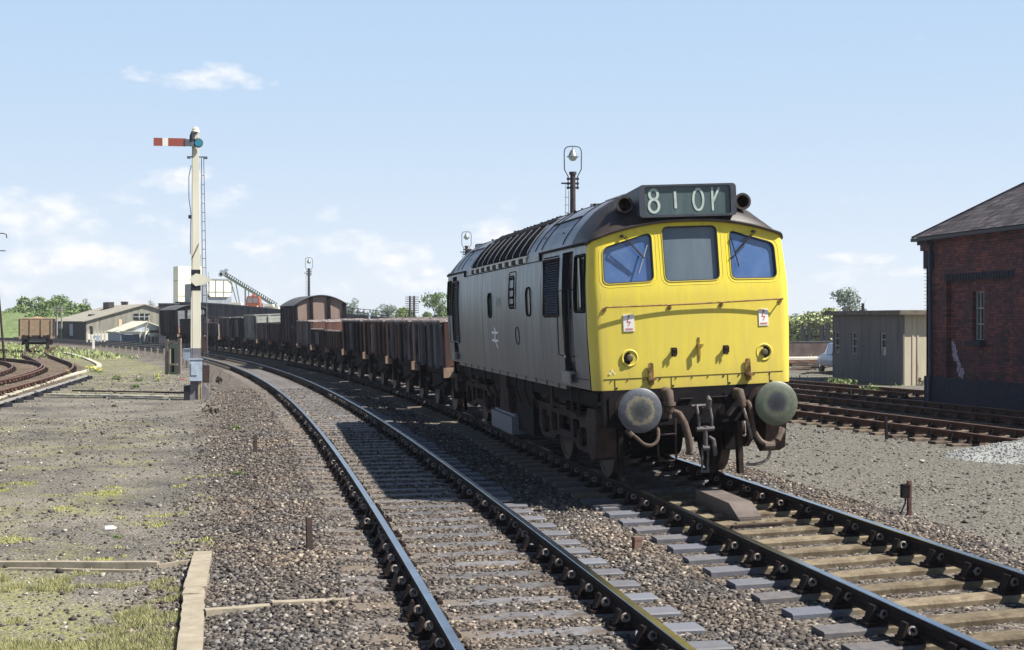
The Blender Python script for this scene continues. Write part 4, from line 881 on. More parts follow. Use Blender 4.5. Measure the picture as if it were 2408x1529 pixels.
WPALE = mat('pale_wagon_paint', (.42, .45, .4), .75, 0, (.3, .31, .28), 3, streak=True, dirt=(.2, .16, .12), dscale=2.4, dthr=(.6, .7))
VEND = mat('van_end_planks', (.25, .17, .145), .8, 0, (.3, .235, .2), 2, streak=True, dirt=(.13, .085, .075), dscale=2, dthr=(.55, .7))
VPINK = mat('repaired_pink_planks', (.36, .2, .16), .8, 0, (.3, .17, .14), 4)
VROOF = mat('wagon_roof_felt', (.075, .075, .085), .7, 0, (.13, .13, .14), 2)
UND = mat('wagon_running_gear', (.016, .012, .014), .85, 0, (.026, .019, .02), 6)
FOOT = mat('pale_headstock', (.36, .27, .2), .8, 0, (.22, .14, .1), 8)
SAND = mat('sand_load', (.34, .235, .13), .95, 0, (.26, .18, .1), 6, bump=.02, bscale=14)
def running_gear(t, L, ww=1.05):
    mb = MB(); mb.box(-.95, -.87, .1, L-.1, .82, 1.04); mb.box(.87, .95, .1, L-.1, .82, 1.04); mb.box(-1.1, 1.1, .02, .14, .82, 1.08); mb.box(-1.1, 1.1, L-.14, L-.02, .82, 1.08); mb.box(-.9, .9, L/2-.06, L/2+.06, .86, 1.0); mb.build('underframe', UND, t)
    for v in (L*.2+.05, L*.8-.05):
        for sg in (-1, 1):
            mb = MB(); mb.lathe([(.1, -.08), (.1, -.04), (.42, -.05), (.455, -.062), (.47, .05), (.5, .055), (.5, .075), (.42, .07), (.1, .05)], (0, 0, 0), 'x', 24); mb.v = [(-sg*a+sg*.75, b+v, c+.47) for a, b, c in mb.v]
            w = mb.build('wheel', WH, t, smooth=True)
            mb = MB()
            for a in (-.34, .34): mb.beam((sg*.98, v+a, .84), (sg*.98, v+a*.35, .4), .07, .02)
            mb.box(*sorted((sg*.93, sg*1.08)), v-.1, v+.1, .36, .58); 
            for k in range(4): mb.box(*sorted((sg*.95, sg*1.04)), v-.55+.11*k, v+.55-.11*k, .7-.028*k-.028, .7-.028*k)
            mb.build('axle_guard', UND, t)
        mb = MB(); mb.cyl((-.75, v, .47), (.75, v, .47), .07, n=10); mb.build('axle', UND, t)
    mb = MB(); mb.beam((-1.02, .5, .78), (-1.06, L*.55, .5), .06, .02); mb.beam((-.9, L/2-.3, .45), (-.9, L/2+.3, .8), .03, .03); mb.beam((-1.0, L*.3, .5), (-1.0, L*.7, .5), .03, .05); mb.build('brake_lever', UND, t)
    mb = MB(); mb.box(-.8, .8, L*.36, L*.64, .42, .84); mb.box(-1.0, -.79, L*.33, L*.67, .5, .84); mb.box(-.05, .05, L*.1, L*.9, .5, .6); mb.box(-.9, .9, L*.1, L*.12, .3, .8); mb.box(-.9, .9, L*.88, L*.9, .3, .8); mb.build('brake_rigging', UND, t)
    for v0, S in ((0, -1), (L, 1)):
        for u in (-.87, .87):
            mb = MB(); mb.lathe([(.11, -.02), (.1, .24), (.05, .25), (.05, .36), (.17, .37), (.17, .4), (0, .42)], (0, 0, 0), 'y', 18); mb.v = [(a+u, v0+S*b, c+.98) for a, b, c in mb.v]; mb.build('buffer', UND, t, smooth=True)
    mb = MB(); mb.tube([(0, -.05, .98), (0, -.2, .96), (0, -.3, .86), (0, -.42, .8)], .025, 6); mb.build('coupling', UND, t)
def open_wagon(label, L, top, side_m, end_m, cap_m, planks=5, steel=False, load=None, bot=1.1, drop=None):
    t = thing('open_wagon', label, 'wagon', group='wagons coupled behind the locomotive'); running_gear(t, L)
    hw = 1.21
    for sg in (-1, 1):
        tp = drop if (drop and sg < 0) else top
        mb = MB(); mb.box(*sorted((sg*(hw-.05), sg*hw)), 0, L, bot, tp)
        if steel:
            for v in (.62, 1.5, L/2-.62, L/2+.62, L-1.5, L-.62): mb.box(*sorted((sg*hw, sg*(hw+.075))), v-.055, v+.055, bot-.06, tp-.05)
            mb.box(*sorted((sg*hw, sg*(hw+.02))), 0, .1, bot, tp); mb.box(*sorted((sg*hw, sg*(hw+.02))), L-.1, L, bot, tp)
        else:
            for v in np.linspace(.12, L-.12, 7): mb.box(*sorted((sg*hw, sg*(hw+.05))), v-.045, v+.045, bot-.1, tp-.02)
            for k in range(1, planks): z = bot+(tp-bot)*k/planks; mb.box(*sorted((sg*hw, sg*(hw+.006))), 0, L, z-.008, z+.008)
        mb.build('side', side_m, t)
        if steel or planks > 3:
            mb = MB(); mb.box(*sorted((sg*(hw+.008), sg*(hw+.03))), L/2-.52, L/2+.52, bot+.03, tp-.08)
            for z in (bot+.12, tp-.18): mb.box(*sorted((sg*(hw+.03), sg*(hw+.045))), L/2-.5, L/2+.5, z, z+.06)
            mb.box(*sorted((sg*(hw+.03), sg*(hw+.06))), L/2-.05, L/2+.05, bot, tp-.1); mb.build('side_door', mat('scraped_door', (.07, .055, .062), .8, 0, (.15, .13, .14), 2.2, streak=True, rand=.6, dirt=(.03, .02, .022), dscale=2, dthr=(.5, .6)) if steel else side_m, t)
        mb = MB(); mb.box(*sorted((sg*(hw-.07), sg*(hw+.05))), -.02, L+.02, tp, tp+.05); mb.build('top_rail', cap_m, t)
    for v0, S in ((0, 1), (L, -1)):
        mb = MB(); mb.box(-hw+.052, hw-.052, *sorted((v0, v0+S*.05)), bot, top)
        for u in (-1.1, -.4, .4, 1.1): mb.box(u-.06, u+.06, *sorted((v0-S*.07, v0)), bot-.1, top-.02)
        for k in range(1, planks): z = bot+(top-bot)*k/planks; mb.box(-hw+.06, hw-.06, *sorted((v0-S*.006, v0)), z-.007, z+.007)
        mb.build('end', end_m, t)
        mb = MB(); mb.box(-hw+.08, hw-.08, *sorted((v0-S*.03, v0+S*.06)), top+.002, top+.05); mb.build('end_rail', cap_m, t)
        for u0 in (-1.22, .98): mb = MB(); mb.box(u0, u0+.24, *sorted((v0-S*.1, v0-S*.02)), bot-.26, bot-.03); mb.build('headstock_end', FOOT, t)
    mb = MB(); mb.box(-hw+.06, hw-.06, .06, L-.06, bot-.02, bot+.03); mb.build('floor', UND, t)
    if load:
        mb = MB(); rows = []
        for i in range(13):
            v = .1+(L-.2)*i/12; rows.append([(u, v, load[0]+load[1]*max(0, 1-((u/1.0)**2+((v-L*.45)/(L*.5))**2))+.04*math.sin(5*u+7*v)) for u in np.linspace(-hw+.07, hw-.07, 13)])
        mb.sheet(rows); mb.build('load', load[2], t, smooth=True)
    return t
def van(label, L, eave, ridge, end_m, bot=1.1, louvre=False):
    t = thing('covered_van', label, 'wagon', group='wagons coupled behind the locomotive'); running_gear(t, L); hw = 1.22
    for sg in (-1, 1):
        mb = MB(); mb.box(*sorted((sg*(hw-.06), sg*hw)), 0, L, bot, eave)
        for v in (.07, .9, L/2-.75, L/2+.75, L-.9, L-.07): mb.box(*sorted((sg*hw, sg*(hw+.06))), v-.06, v+.06, bot-.1, eave-.02)
        for v in np.arange(.2, L, .16): mb.box(*sorted((sg*hw, sg*(hw+.004))), v, v+.012, bot, eave)
        mb.beam((sg*(hw+.03), .2, bot+.1), (sg*(hw+.03), 1.3, eave-.2), .05, .09, up=(1, 0, 0)); mb.build('side', WDK, t)
        mb = MB(); mb.box(*sorted((sg*(hw+.02), sg*(hw+.05))), L/2-.7, L/2+.7, bot+.02, eave-.1)
        for z in (bot+.3, eave-.5): mb.box(*sorted((sg*(hw+.05), sg*(hw+.07))), L/2-.68, L/2+.68, z, z+.07)
        mb.box(*sorted((sg*(hw+.05), sg*(hw+.08))), L/2-.03, L/2+.03, bot, eave-.1); mb.build('door', WDK, t)
    arc = [(u, eave+(ridge-eave)*(1-(u/(hw+.06))**2)) for u in np.linspace(-hw-.06, hw+.06, 19)]
    for v0, S in ((0, 1), (L, -1)):
        mb = MB(); mb.prism([(-hw+.061, bot), (hw-.061, bot)]+[(u, z-.03) for u, z in reversed(arc) if abs(u) < hw-.06], lambda a, b, d: (a, d, b), v0, v0+S*.05)
        mb.build('end', end_m, t)
        mb = MB()
        for u in (-1.16, -.42, .42, 1.16): mb.box(u-.07, u+.07, *sorted((v0-S*.09, v0)), bot-.15, float(np.interp(u, [a[0] for a in arc], [a[1] for a in arc]))-.06)
        mb.build('end_post', GRIMED, t)
        if louvre:
            mb = MB()
            for k in range(13): z = bot+.55+k*.095; mb.box(-1.08, -.5 if k > 10 else -.05, *sorted((v0-S*.04, v0)), z, z+.06)
            mb.build('end_louvre', mat('grey_louvre', (.3, .31, .32), .7), t)
            mb = MB(); mb.box(-.3, 1.0, *sorted((v0-S*.03, v0-S*.002)), eave-.45, eave-.05); mb.build('end_panel', mat('grey_panel', (.2, .21, .23), .7), t)
            mb = MB(); mb.box(-1.08, -.1, *sorted((v0-S*.03, v0-S*.002)), bot+.02, bot+.5); mb.build('end_board', VPINK, t)
        else:
            mb = MB(); mb.box(-1.08, -.5, *sorted((v0-S*.03, v0-S*.002)), bot+.98, bot+1.06); mb.box(.5, 1.08, *sorted((v0-S*.03, v0-S*.002)), bot+.98, bot+1.06)
            mb.beam((-1.06, v0-S*.04, bot+.3), (-.5, v0-S*.04, bot+.95), .04, .08, up=(0, 1, 0)); mb.beam((1.06, v0-S*.04, bot+.3), (.5, v0-S*.04, bot+.95), .04, .08, up=(0, 1, 0)); mb.build('end_brace', GRIMED, t)
            mb = MB(); mb.box(-1.08, -.5, *sorted((v0-S*.015, v0-S*.002)), bot+.1, bot+.7); mb.box(-.34, .34, *sorted((v0-S*.015, v0-S*.002)), bot, bot+.7); mb.build('end_boards', VPINK, t)
        mb = MB(); mb.box(-1.22, -1.04, *sorted((v0-S*.13, v0-S*.03)), bot-.26, bot-.05); mb.build('headstock_end', FOOT, t)
    mb = MB(); mb.sheet([[(u, v, z) for u, z in arc] for v in (-.12, L+.12)]); mb.sheet([[(u, v, z-.035) for u, z in arc] for v in (-.12, L+.12)])
    mb.tube([(u, -.12, z-.017) for u, z in arc], .025, 5); mb.tube([(u, L+.12, z-.017) for u, z in arc], .025, 5); mb.build('roof', VROOF, t, smooth=True)
    return t
def place(o, path, l, L, cant, z0):
    x0, y0, _ = path.at(l); x1, y1, _ = path.at(l+L); h = -math.atan2(x1-x0, y1-y0)
    o.location = (x0, y0, z0); o.rotation_euler = (0, -cant, h)
ZC = .0302
WL_ = [(15.35, 'steel sided open wagon coupled directly behind the locomotive'), (20.85, 'patchy brown open wagon, second in the train behind the locomotive'),
       (26.35, 'patchy brown open wagon, third in the train behind the locomotive'), (31.85, 'patchy brown open wagon beside the low plank wagon')]
w0 = open_wagon(WL_[0][1], 4.75, 2.13, WDK2, WORG, WTOP, 1, steel=True)
for i, (l, lab) in enumerate(WL_):
    w = w0 if i == 0 else copy_tree(w0)
    w['label'] = lab; place(w, PL, l, 4.75, CANT, ZC)
WR1 = mat('rusted_wagon_side', (.075, .038, .03), .85, 0, (.15, .085, .065), 2.2, streak=True, dirt=(.03, .022, .026), dscale=1.6, dthr=(.5, .6), rand=.4)
WG1 = mat('grey_scraped_side', (.085, .08, .09), .8, 0, (.2, .195, .2), 1.6, streak=True, dirt=(.035, .025, .03), dscale=1.8, dthr=(.5, .58), rand=.4)
WD1 = mat('sooty_wagon_side', (.02, .016, .022), .85, 0, (.06, .045, .05), 2, streak=True, dirt=(.12, .1, .1), dscale=2.5, dthr=(.6, .68), rand=.4)
def repaint(w, side, door):
    for c in KIDS(w):
        m = side if c.name.startswith('side') and 'door' not in c.name else door if c.name.startswith('side_door') else None
        if m: c.material_slots[0].link = 'OBJECT'; c.material_slots[0].material = m
ws_ = [o for o in bpy.data.objects if o.name.startswith('open_wagon')]
ws_.sort(key=lambda o: o.location.y)
for w, (a, b) in zip(ws_, ((WG1, WD1), (WDK2, WR1), (WR1, WG1), (WD1, WDK2))): repaint(w, a, b)
w = open_wagon('low dark plank wagon with a pale sheet along its lowered side', 4.3, 2.08, WDK, WORG, WTOP, 4, drop=1.72, load=(1.55, .12, mat('pale_sheet', (.5, .44, .42), .8, 0, (.36, .3, .28), 4))); place(w, PL, 37.3, 4.3, CANT, ZC)
w = open_wagon('dark plank open wagon second in front of the covered van', 3.9, 2.08, WDK, WORG, WTOP, 4, drop=1.75, load=(1.55, .1, MATS['pale_sheet'])); place(w, PL, 42.1, 3.9, CANT, ZC)
w = open_wagon('dark open wagon directly in front of the brown covered van', 3.9, 2.1, WDK, WORG, WTOP, 5); place(w, PL, 46.7, 3.9, CANT, ZC)
w = van('brown covered van with an arched roof and pink repaired end planks', 4.6, 2.86, 3.32, VEND); place(w, PL, 51.3, 4.6, CANT, ZC)
w = open_wagon('brown plank open wagon directly behind the covered van', 4.2, 1.95, WDK, WORG, WDK, 5); place(w, PL, 56.4, 4.2, CANT, ZC)
w2 = copy_tree(w); w2['label'] = 'brown plank open wagon in front of the pale grey ended wagon'; place(w2, PL, 61.1, 4.2, CANT, ZC)
w = open_wagon('open wagon with pale grey sides and a pale cream panelled end', 4.3, 2.42, WGR, WPALE, WPALE, 6); place(w, PL, 66.0, 4.3, CANT, ZC)
w = open_wagon('dark streaked open wagon with pale boards behind the pale ended wagon', 4.3, 2.28, WDK2, WDK, WGR, 6); place(w, PL, 71.0, 4.3, CANT, ZC)
w2 = copy_tree(w); w2['label'] = 'dark open wagon just right of the signal post'; place(w2, PL, 76.0, 4.3, CANT, ZC)
w = open_wagon('dark low wagon carrying a pale square panel, seen beside the signal post', 4.6, 1.9, WDK, mat('pale_buff_end', (.4, .34, .28), .8), WDK, 4); place(w, PL, 81.3, 4.6, CANT, ZC)
w = open_wagon('dark open wagon hidden mostly by the black and white signal post', 4.3, 2.3, WDK, WDK, WDK, 5); place(w, PL, 87.0, 4.3, CANT, ZC)
w = open_wagon('dark open wagon beside the louvred van at the far end', 4.3, 2.2, WDK, WDK, WDK, 5); place(w, PL, 92.0, 4.3, CANT, ZC)
w = van('last covered van of the train with grey louvres on its end', 6.2, 2.95, 3.3, WDK, louvre=True); place(w, PL, 97.8, 6.2, CANT, ZC)
# the sand wagon on the rusty siding
w = open_wagon('tan open wagon heaped with sand standing alone on the left siding', 5.0, 2.35, WDK, mat('tan_wagon_end', (.3, .22, .145), .85, 0, (.22, .16, .105), 5), mat('tan_rail', (.42, .31, .24), .8), 3, load=(2.1, .4, SAND))
w['group'] = ''; del w['group']
for c in KIDS(w):
    if c.name.startswith('brake_'): bpy.data.objects.remove(c)
place(w, LSID, float(np.interp(94., LSID.y, LSID.L)), 5.0, 0, -.12)

ws_ = sorted([o for o in bpy.data.objects if o.name.startswith('open_wagon') and o.get('group')], key=lambda o: o.location.y)
for k, (a, b) in ((4, (WR1, WD1)), (5, (WD1, WG1)), (6, (WG1, WR1)), (7, (WR1, WD1)), (8, (WDK2, WR1)), (10, (WD1, WG1)), (11, (WG1, WD1))): repaint(ws_[k], a, b)
# ------------------------------------------------------------------ semaphore signal
PW = mat('cream_post_paint', (.74, .71, .57), .6, 0, (.6, .57, .45), 2, streak=True, dirt=(.34, .28, .2), dscale=2.4, dthr=(.66, .78))
PG = mat('post_grey', (.13, .13, .15), .75, 0, (.2, .19, .19), 5); PB = mat('post_black', (.015, .015, .025), .5)
gal = mat('grey_iron', (.1, .11, .14), .6, .3, (.16, .17, .2), 8); LBL = mat('pale_blue_box', (.42, .5, .6), .6, 0, (.32, .38, .46), 6, dirt=(.12, .1, .1), dscale=5, dthr=(.58, .66))
SX, SY, SZ = -7.56, 28.2, -.36
sig = thing('semaphore_signal', 'cream wooden signal post with a red arm and two black bands', 'signal', (SX, SY, SZ))
def pw(z): return float(np.interp(z, [0, 1.7, 8.4], [.175, .155, .095]))
def psec(name, z0, z1, m, grow_=0):
    mb = MB(); rows = []
    for z in (z0, z1):
        w_ = pw(z)+grow_; rows.append([(-w_, -w_, z), (w_, -w_, z), (w_, w_, z), (-w_, w_, z), (-w_, -w_, z)])
    mb.sheet(rows); w_ = pw(z1)+grow_; mb.add([(-w_, -w_, z1), (w_, -w_, z1), (w_, w_, z1), (-w_, w_, z1)], [(0, 1, 2, 3)]); return mb.build(name, m, sig)
zz = lambda y: 2.1747+(751.4-y)/3347*45.2-SZ
psec('post_base', 0, zz(818), PG); psec('post', zz(818), zz(318), PW)
psec('black_band', zz(648), zz(636), PB, .006); psec('black_band', zz(684), zz(671), PB, .006)
mb = MB(); mb.lathe([(.13, 0), (.13, .05), (.1, .09), (.11, .12), (.07, .17), (0, .19)], (0, 0, zz(318)), 'z', 16); mb.build('finial', PW, sig, smooth=True)
mb = MB(); a = zz(659.5); mb.add([(-.2, -pw(a)-.03, a), (0, -pw(a)-.03, a+.2), (.2, -pw(a)-.03, a+.16), (.52, -pw(a)-.03, a), (.2, -pw(a)-.03, a-.16), (0, -pw(a)-.03, a-.2)], [tuple(range(6))])
mb.v += [(p[0], p[1]+.02, p[2]) for p in mb.v]; mb.f += [(6, 7, 8, 9, 10, 11)]+[(i, (i+1) % 6, 6+(i+1) % 6, 6+i) for i in range(6)]; mb.mi = [0]*len(mb.f); mb.build('arrow_board', PW, sig)
ar = thing('arm', None, None); ar.parent = sig
az_ = zz(342.5); ya = -pw(8)-.09
mb = MB(); mb.box(-1.27, -.28, ya-.01, ya+.01, az_-.125, az_+.125); mb.build('arm_blade', mat('signal_red', (.3, .07, .05), .6, 0, (.24, .075, .055), 4), ar)
bpy.data.objects.remove(ar) if False else None
mb = MB(); mb.box(-1.0, -.83, ya-.014, ya-.011, az_-.125, az_+.125); mb.build('arm_stripe', WHT, ar)
mb = MB(); mb.box(-.32, .1, ya-.03, ya, az_-.12, az_+.1); mb.lathe([(.15, 0), (.15, .03), (.12, .03)], (.09, ya-.03, az_-.01), 'y', 22); mb.cyl((-.15, ya-.035, az_-.02), (-.15, ya-.02, az_-.02), .11, n=18); mb.build('spectacle_plate', gal, ar)
mb = MB(); mb.cyl((.09, ya-.045, az_-.01), (.09, ya-.034, az_-.01), .11, n=22); mb.build('spectacle_glass', mat('blue_green_glass', (.03, .22, .3), .15), ar)
mb = MB(); mb.cyl((-.1, ya+.02, az_+.08), (-.1, ya+.02, az_+.26), .09, .07, 12); mb.cyl((-.1, ya+.02, az_+.26), (-.1, ya+.02, az_+.34), .05, .04, 10); mb.tube([(-.1, ya, az_+.25), (.02, ya, az_+.32), (.1, 0, az_+.34)], .02, 6); mb.box(-.2, .12, ya, .0, az_+.04, az_+.07); mb.build('lamp', PB, sig, smooth=True)
mb = MB(); mb.box(-.26, .36, -.02, .02, zz(374)-.02, zz(374)+.02); mb.box(-.26, -.16, -.14, .1, zz(374)-.05, zz(374)); mb.box(.24, .36, -.14, .1, zz(374)-.05, zz(374)); mb.build('foot_rest', gal, sig)
mb = MB()
lx = .26
mb.tube([(lx-.05, .28, .1), (lx-.09, .2, zz(374))], .012, 5); mb.tube([(lx+.12, .2, .1), (lx-.02, .16, zz(374))], .012, 5)
for k in range(24): z = .4+k*.29; f = z/8; mb.tube([(lx-.05-.04*f, .28-.08*f, z), (lx+.12-.14*f, .2-.04*f, z)], .009, 4)
mb.build('ladder', gal, sig)
mb = MB(); mb.tube([(-.13, -.14, zz(395)), (-.2, -.16, zz(420)), (-.2, -.16, zz(470)), (-.14, -.15, zz(505)), (-.16, -.15, zz(600))], .012, 5); mb.tube([(.1, -.15, zz(575)), (.06, -.16, zz(585)), (-.1, -.16, zz(610)), (-.14, -.15, zz(700))], .009, 5); mb.tube([(-.1, -.14, zz(350)), (-.11, -.15, zz(600)), (-.1, -.19, 1.2)], .007, 4); mb.cyl((-.17, -.15, zz(518)), (-.17, -.15, zz(510)), .05, n=8); mb.build('control_wire', PB, sig)
mb = MB(); mb.box(-.17, .2, -.32, -.18, .62, 1.28); mb.box(-.2, .23, -.34, -.16, 1.28, 1.31); mb.box(-.13, .06, -.34, -.32, .8, 1.18); mb.build('relay_box', LBL, sig)
mb = MB(); mb.box(.2, .42, -.1, -.07, .55, 1.1); mb.box(.23, .39, -.105, -.1, .6, 1.05); mb.build('cable_loop', GRIMEL, sig); mb = MB(); mb.tube([(.3, -.08, 1.45), (.32, -.08, 2.1)], .02, 6); mb.box(.19, .3, -.16, -.02, 1.5, 2.0); mb.build('bracket', GRIMEL, sig)
for u, w_ in ((-.27, .09), (.27, .13)):
    mb = MB(); mb.prism([(u-w_, 0), (u+w_, 0), (u+w_, .38), (u, .48), (u-w_, .38)] if u > 0 else [(u-w_, 0), (u+w_, 0), (u+w_, .48), (u-w_, .46)], lambda a, b, d: (a, d, b), -.2, .12); mb.build('base_plate', PB if u < 0 else PG, sig)
mb = MB(); mb.box(.08, .13, -.22, -.18, 0, .62); mb.box(.16, .19, -.22, -.2, 0, .5); mb.build('cable_guard', mat('tan_timber', (.45, .38, .24), .8, 0, (.3, .24, .15), 6), sig)

# ------------------------------------------------------------------ yard lamps
LPM = mat('lamp_post_dark', (.035, .03, .035), .7, 0, (.075, .06, .06), 3); HOOP = mat('lamp_hoop', (.07, .085, .1), .5, .3)
def yard_lamp(label, px, py, d, ladder=True):
    p = at(px, py, d); zb = -.35; Hh = p.z-zb; t = thing('yard_lamp', label, 'lamp post', (p.x, p.y, zb), -YAW, group='yard lamps standing behind the train')
    S_ = 1.0
    mb = MB(); mb.tube([(0, 0, 0), (0, 0, Hh-1.22)], [.16, .115], 12); mb.build('post', LPM, t, smooth=True)
    mb = MB(); mb.cyl((0, 0, Hh-1.22), (0, 0, Hh-1.1), .16, n=14)
    mb.build('post_cap', GRIMEL, t)
    mb = MB(); q = [(-.2, Hh-1.85), (-.2, Hh-1.3), (-.36, Hh-1.0), (-.37, Hh-.25), (-.33, Hh-.1), (-.24, Hh-.03), (0, Hh), (.24, Hh-.03), (.33, Hh-.1), (.37, Hh-.25), (.36, Hh-1.0), (.2, Hh-1.3), (.2, Hh-1.85)]
    mb.tube([(a, 0, b) for a, b in q], .024, 7); mb.build('hoop', HOOP, t, smooth=True)
    mb = MB()
    for z in (1.4, 1.6, 1.78): mb.box(-.24, .24, -.03, .03, Hh-z-.035, Hh-z+.035); mb.box(-.26, -.16, -.05, .05, Hh-z-.05, Hh-z+.05); mb.box(.16, .26, -.05, .05, Hh-z-.05, Hh-z+.05)
    mb.box(-.5, -.1, -.04, .04, Hh-1.62, Hh-1.56); mb.build('hoop_clamp', LPM, t)
    mb = MB(); mb.lathe([(.02, Hh-.04), (.02, Hh-.13), (.08, Hh-.16), (.14, Hh-.28), (.2, Hh-.42), (.26, Hh-.44), (.26, Hh-.47), (.19, Hh-.47)], (0, 0, 0), 'z', 20); mb.build('lamp_shade', mat('lamp_shade_grey', (.24, .27, .27), .4, .4), t, smooth=True)
    mb = MB(); mb.lathe([(.19, Hh-.47), (.17, Hh-.55), (.1, Hh-.62), (0, Hh-.64)], (0, 0, 0), 'z', 18); mb.build('lamp_globe', mat('globe_glass', (.5, .55, .52), .15), t, smooth=True)
    if ladder:
        mb = MB(); mb.tube([(-.36, 0, .2), (-.3, 0, Hh-1.6)], .011, 5); mb.tube([(-.2, 0, .2), (-.18, 0, Hh-1.9)], .011, 5)
        for z in np.arange(.5, Hh-1.9, .33): mb.tube([(-.355, 0, z), (-.18, 0, z)], .009, 4)
        mb.build('ladder', HOOP, t)
    return t
yard_lamp('tall dark yard lamp with a hooped top right behind the locomotive roof', 1347, 344, 61)
yard_lamp('yard lamp whose hooped top alone shows over the rear end of the locomotive roof', 1097, 545, 111)
yard_lamp('slim yard lamp standing behind the brown covered van', 726.5, 606, 146)
# leaning iron pole at the left edge
p0 = at(11, 861, 79.5); mb = MB(); q1 = at(-2, 700, 79.5); q2 = at(-14, 548, 79.5)
t = thing('leaning_pole', 'thin rusty iron pole leaning by the left edge of the yard', 'pole', (p0.x, p0.y, -.34))
o_ = Vector((p0.x, p0.y, -.34))
mb.tube([(0, 0, 0), tuple(q1-o_), tuple(q2-o_)], [.07, .055, .04], 8); mb.build('pole_shaft', GRIME, t)
mb = MB(); a = at(-12, 590, 79.5)-o_; b = at(13, 590, 79.5)-o_; mb.tube([tuple(a), tuple(b)], .03, 6); c = at(8, 549, 79.5)-o_; d = at(16, 560, 79.5)-o_; e = at(-14, 549, 79.5)-o_; mb.tube([tuple(e), tuple(c), tuple(at(15, 552, 79.5)-o_), tuple(d)], .03, 6); mb.box(-.25, .12, -.1, .1, .75, .85)
mb.build('pole_arm', GRIME, t)
# ------------------------------------------------------------------ brick engine shed (right)
def brick_mat(name, c1, c2, mortar, sc_=1., blue=False):
    m = bpy.data.materials.new(name); m.use_nodes = True; t = m.node_tree; p = t.nodes['Principled BSDF']; p.inputs['Roughness'].default_value = .85
    tcn = N(t, 'ShaderNodeTexCoord'); sp = N(t, 'ShaderNodeSeparateXYZ'); t.links.new(tcn.outputs['Object'], sp.inputs[0])
    cb = N(t, 'ShaderNodeCombineXYZ'); t.links.new(mth(t, 'ADD', sp.outputs[0], sp.outputs[1]), cb.inputs[0]); t.links.new(sp.outputs[2], cb.inputs[1])
    b = N(t, 'ShaderNodeTexBrick'); t.links.new(cb.outputs[0], b.inputs['Vector']); b.inputs['Scale'].default_value = 1.; b.inputs['Brick Width'].default_value = .235; b.inputs['Row Height'].default_value = .078
    b.inputs['Mortar Size'].default_value = .007; b.inputs['Mortar Smooth'].default_value = .4; b.inputs['Bias'].default_value = -.15
    b.inputs['Color1'].default_value = (*c1, 1); b.inputs['Color2'].default_value = (*c2, 1); b.inputs['Mortar'].default_value = (*mortar, 1)
    n = N(t, 'ShaderNodeTexNoise'); n.inputs['Scale'].default_value = 1.1; n.inputs['Detail'].default_value = 9; n.inputs['Roughness'].default_value = .7; t.links.new(tcn.outputs['Object'], n.inputs['Vector'])
    r = N(t, 'ShaderNodeMapRange'); r.inputs[1].default_value = .42; r.inputs[2].default_value = .62; t.links.new(n.outputs[0], r.inputs[0])
    mi = N(t, 'ShaderNodeMix'); mi.data_type = 'RGBA'; t.links.new(mth(t, 'MULTIPLY', r.outputs[0], .75), mi.inputs[0]); t.links.new(b.outputs[0], mi.inputs[6]); mi.inputs[7].default_value = (.035, .022, .03, 1)
    n2 = N(t, 'ShaderNodeTexNoise'); n2.inputs['Scale'].default_value = 7; n2.inputs['Detail'].default_value = 3; t.links.new(cb.outputs[0], n2.inputs['Vector'])
    hs = N(t, 'ShaderNodeHueSaturation'); t.links.new(mth(t, 'ADD', mth(t, 'MULTIPLY', n2.outputs[0], 1.6), .2), hs.inputs['Value']); t.links.new(mi.outputs[2], hs.inputs['Color']); t.links.new(hs.outputs[0], p.inputs['Base Color'])
    bp = N(t, 'ShaderNodeBump'); bp.inputs['Distance'].default_value = .012; bp.inputs['Strength'].default_value = .7; t.links.new(mth(t, 'SUBTRACT', 1., b.outputs['Fac']), bp.inputs['Height']); t.links.new(bp.outputs[0], p.inputs['Normal'])
    return m
BR = brick_mat('sooty_red_brick', (.25, .07, .055), (.05, .024, .036), (.03, .024, .028)); BB = brick_mat('blue_engineering_brick', (.018, .022, .045), (.03, .034, .06), (.012, .014, .025))
SLATE = mat('roof_slate', (.07, .062, .066), .7, 0, (.12, .107, .11), 3, dirt=(.045, .04, .046), dscale=1.2, dthr=(.5, .7))
def slate_mat():
    m = SLATE; t = m.node_tree; p = t.nodes['Principled BSDF']; tcn = N(t, 'ShaderNodeTexCoord'); sp = N(t, 'ShaderNodeSeparateXYZ'); t.links.new(tcn.outputs['Object'], sp.inputs[0])
    cb = N(t, 'ShaderNodeCombineXYZ'); t.links.new(mth(t, 'ADD', sp.outputs[1], mth(t, 'MULTIPLY', sp.outputs[0], .3)), cb.inputs[0]); t.links.new(mth(t, 'MULTIPLY', sp.outputs[2], 1.7), cb.inputs[1])
    b = N(t, 'ShaderNodeTexBrick'); t.links.new(cb.outputs[0], b.inputs['Vector']); b.inputs['Scale'].default_value = 1; b.inputs['Brick Width'].default_value = .3; b.inputs['Row Height'].default_value = .2; b.inputs['Mortar Size'].default_value = .012
    b.inputs['Color1'].default_value = (.6, .6, .6, 1); b.inputs['Color2'].default_value = (1.35, 1.3, 1.3, 1); b.inputs['Mortar'].default_value = (.35, .35, .35, 1)
    l = p.inputs['Base Color'].links[0]; src = l.from_socket; mx_ = N(t, 'ShaderNodeMix'); mx_.data_type = 'RGBA'; mx_.blend_type = 'MULTIPLY'; mx_.inputs[0].default_value = 1
    t.links.new(src, mx_.inputs[6]); t.links.new(b.outputs[0], mx_.inputs[7]); t.links.new(mx_.outputs[2], p.inputs['Base Color'])
slate_mat()
bx, by1, by0, zg = 14.6, 23.4, -9.0, -.4
sh = thing('brick_engine_shed', 'sooty red brick railway shed with a hipped slate roof and a dark blue brick plinth', 'building', (bx, by1, zg))
D_ = 14.
def zl(z): return z-zg
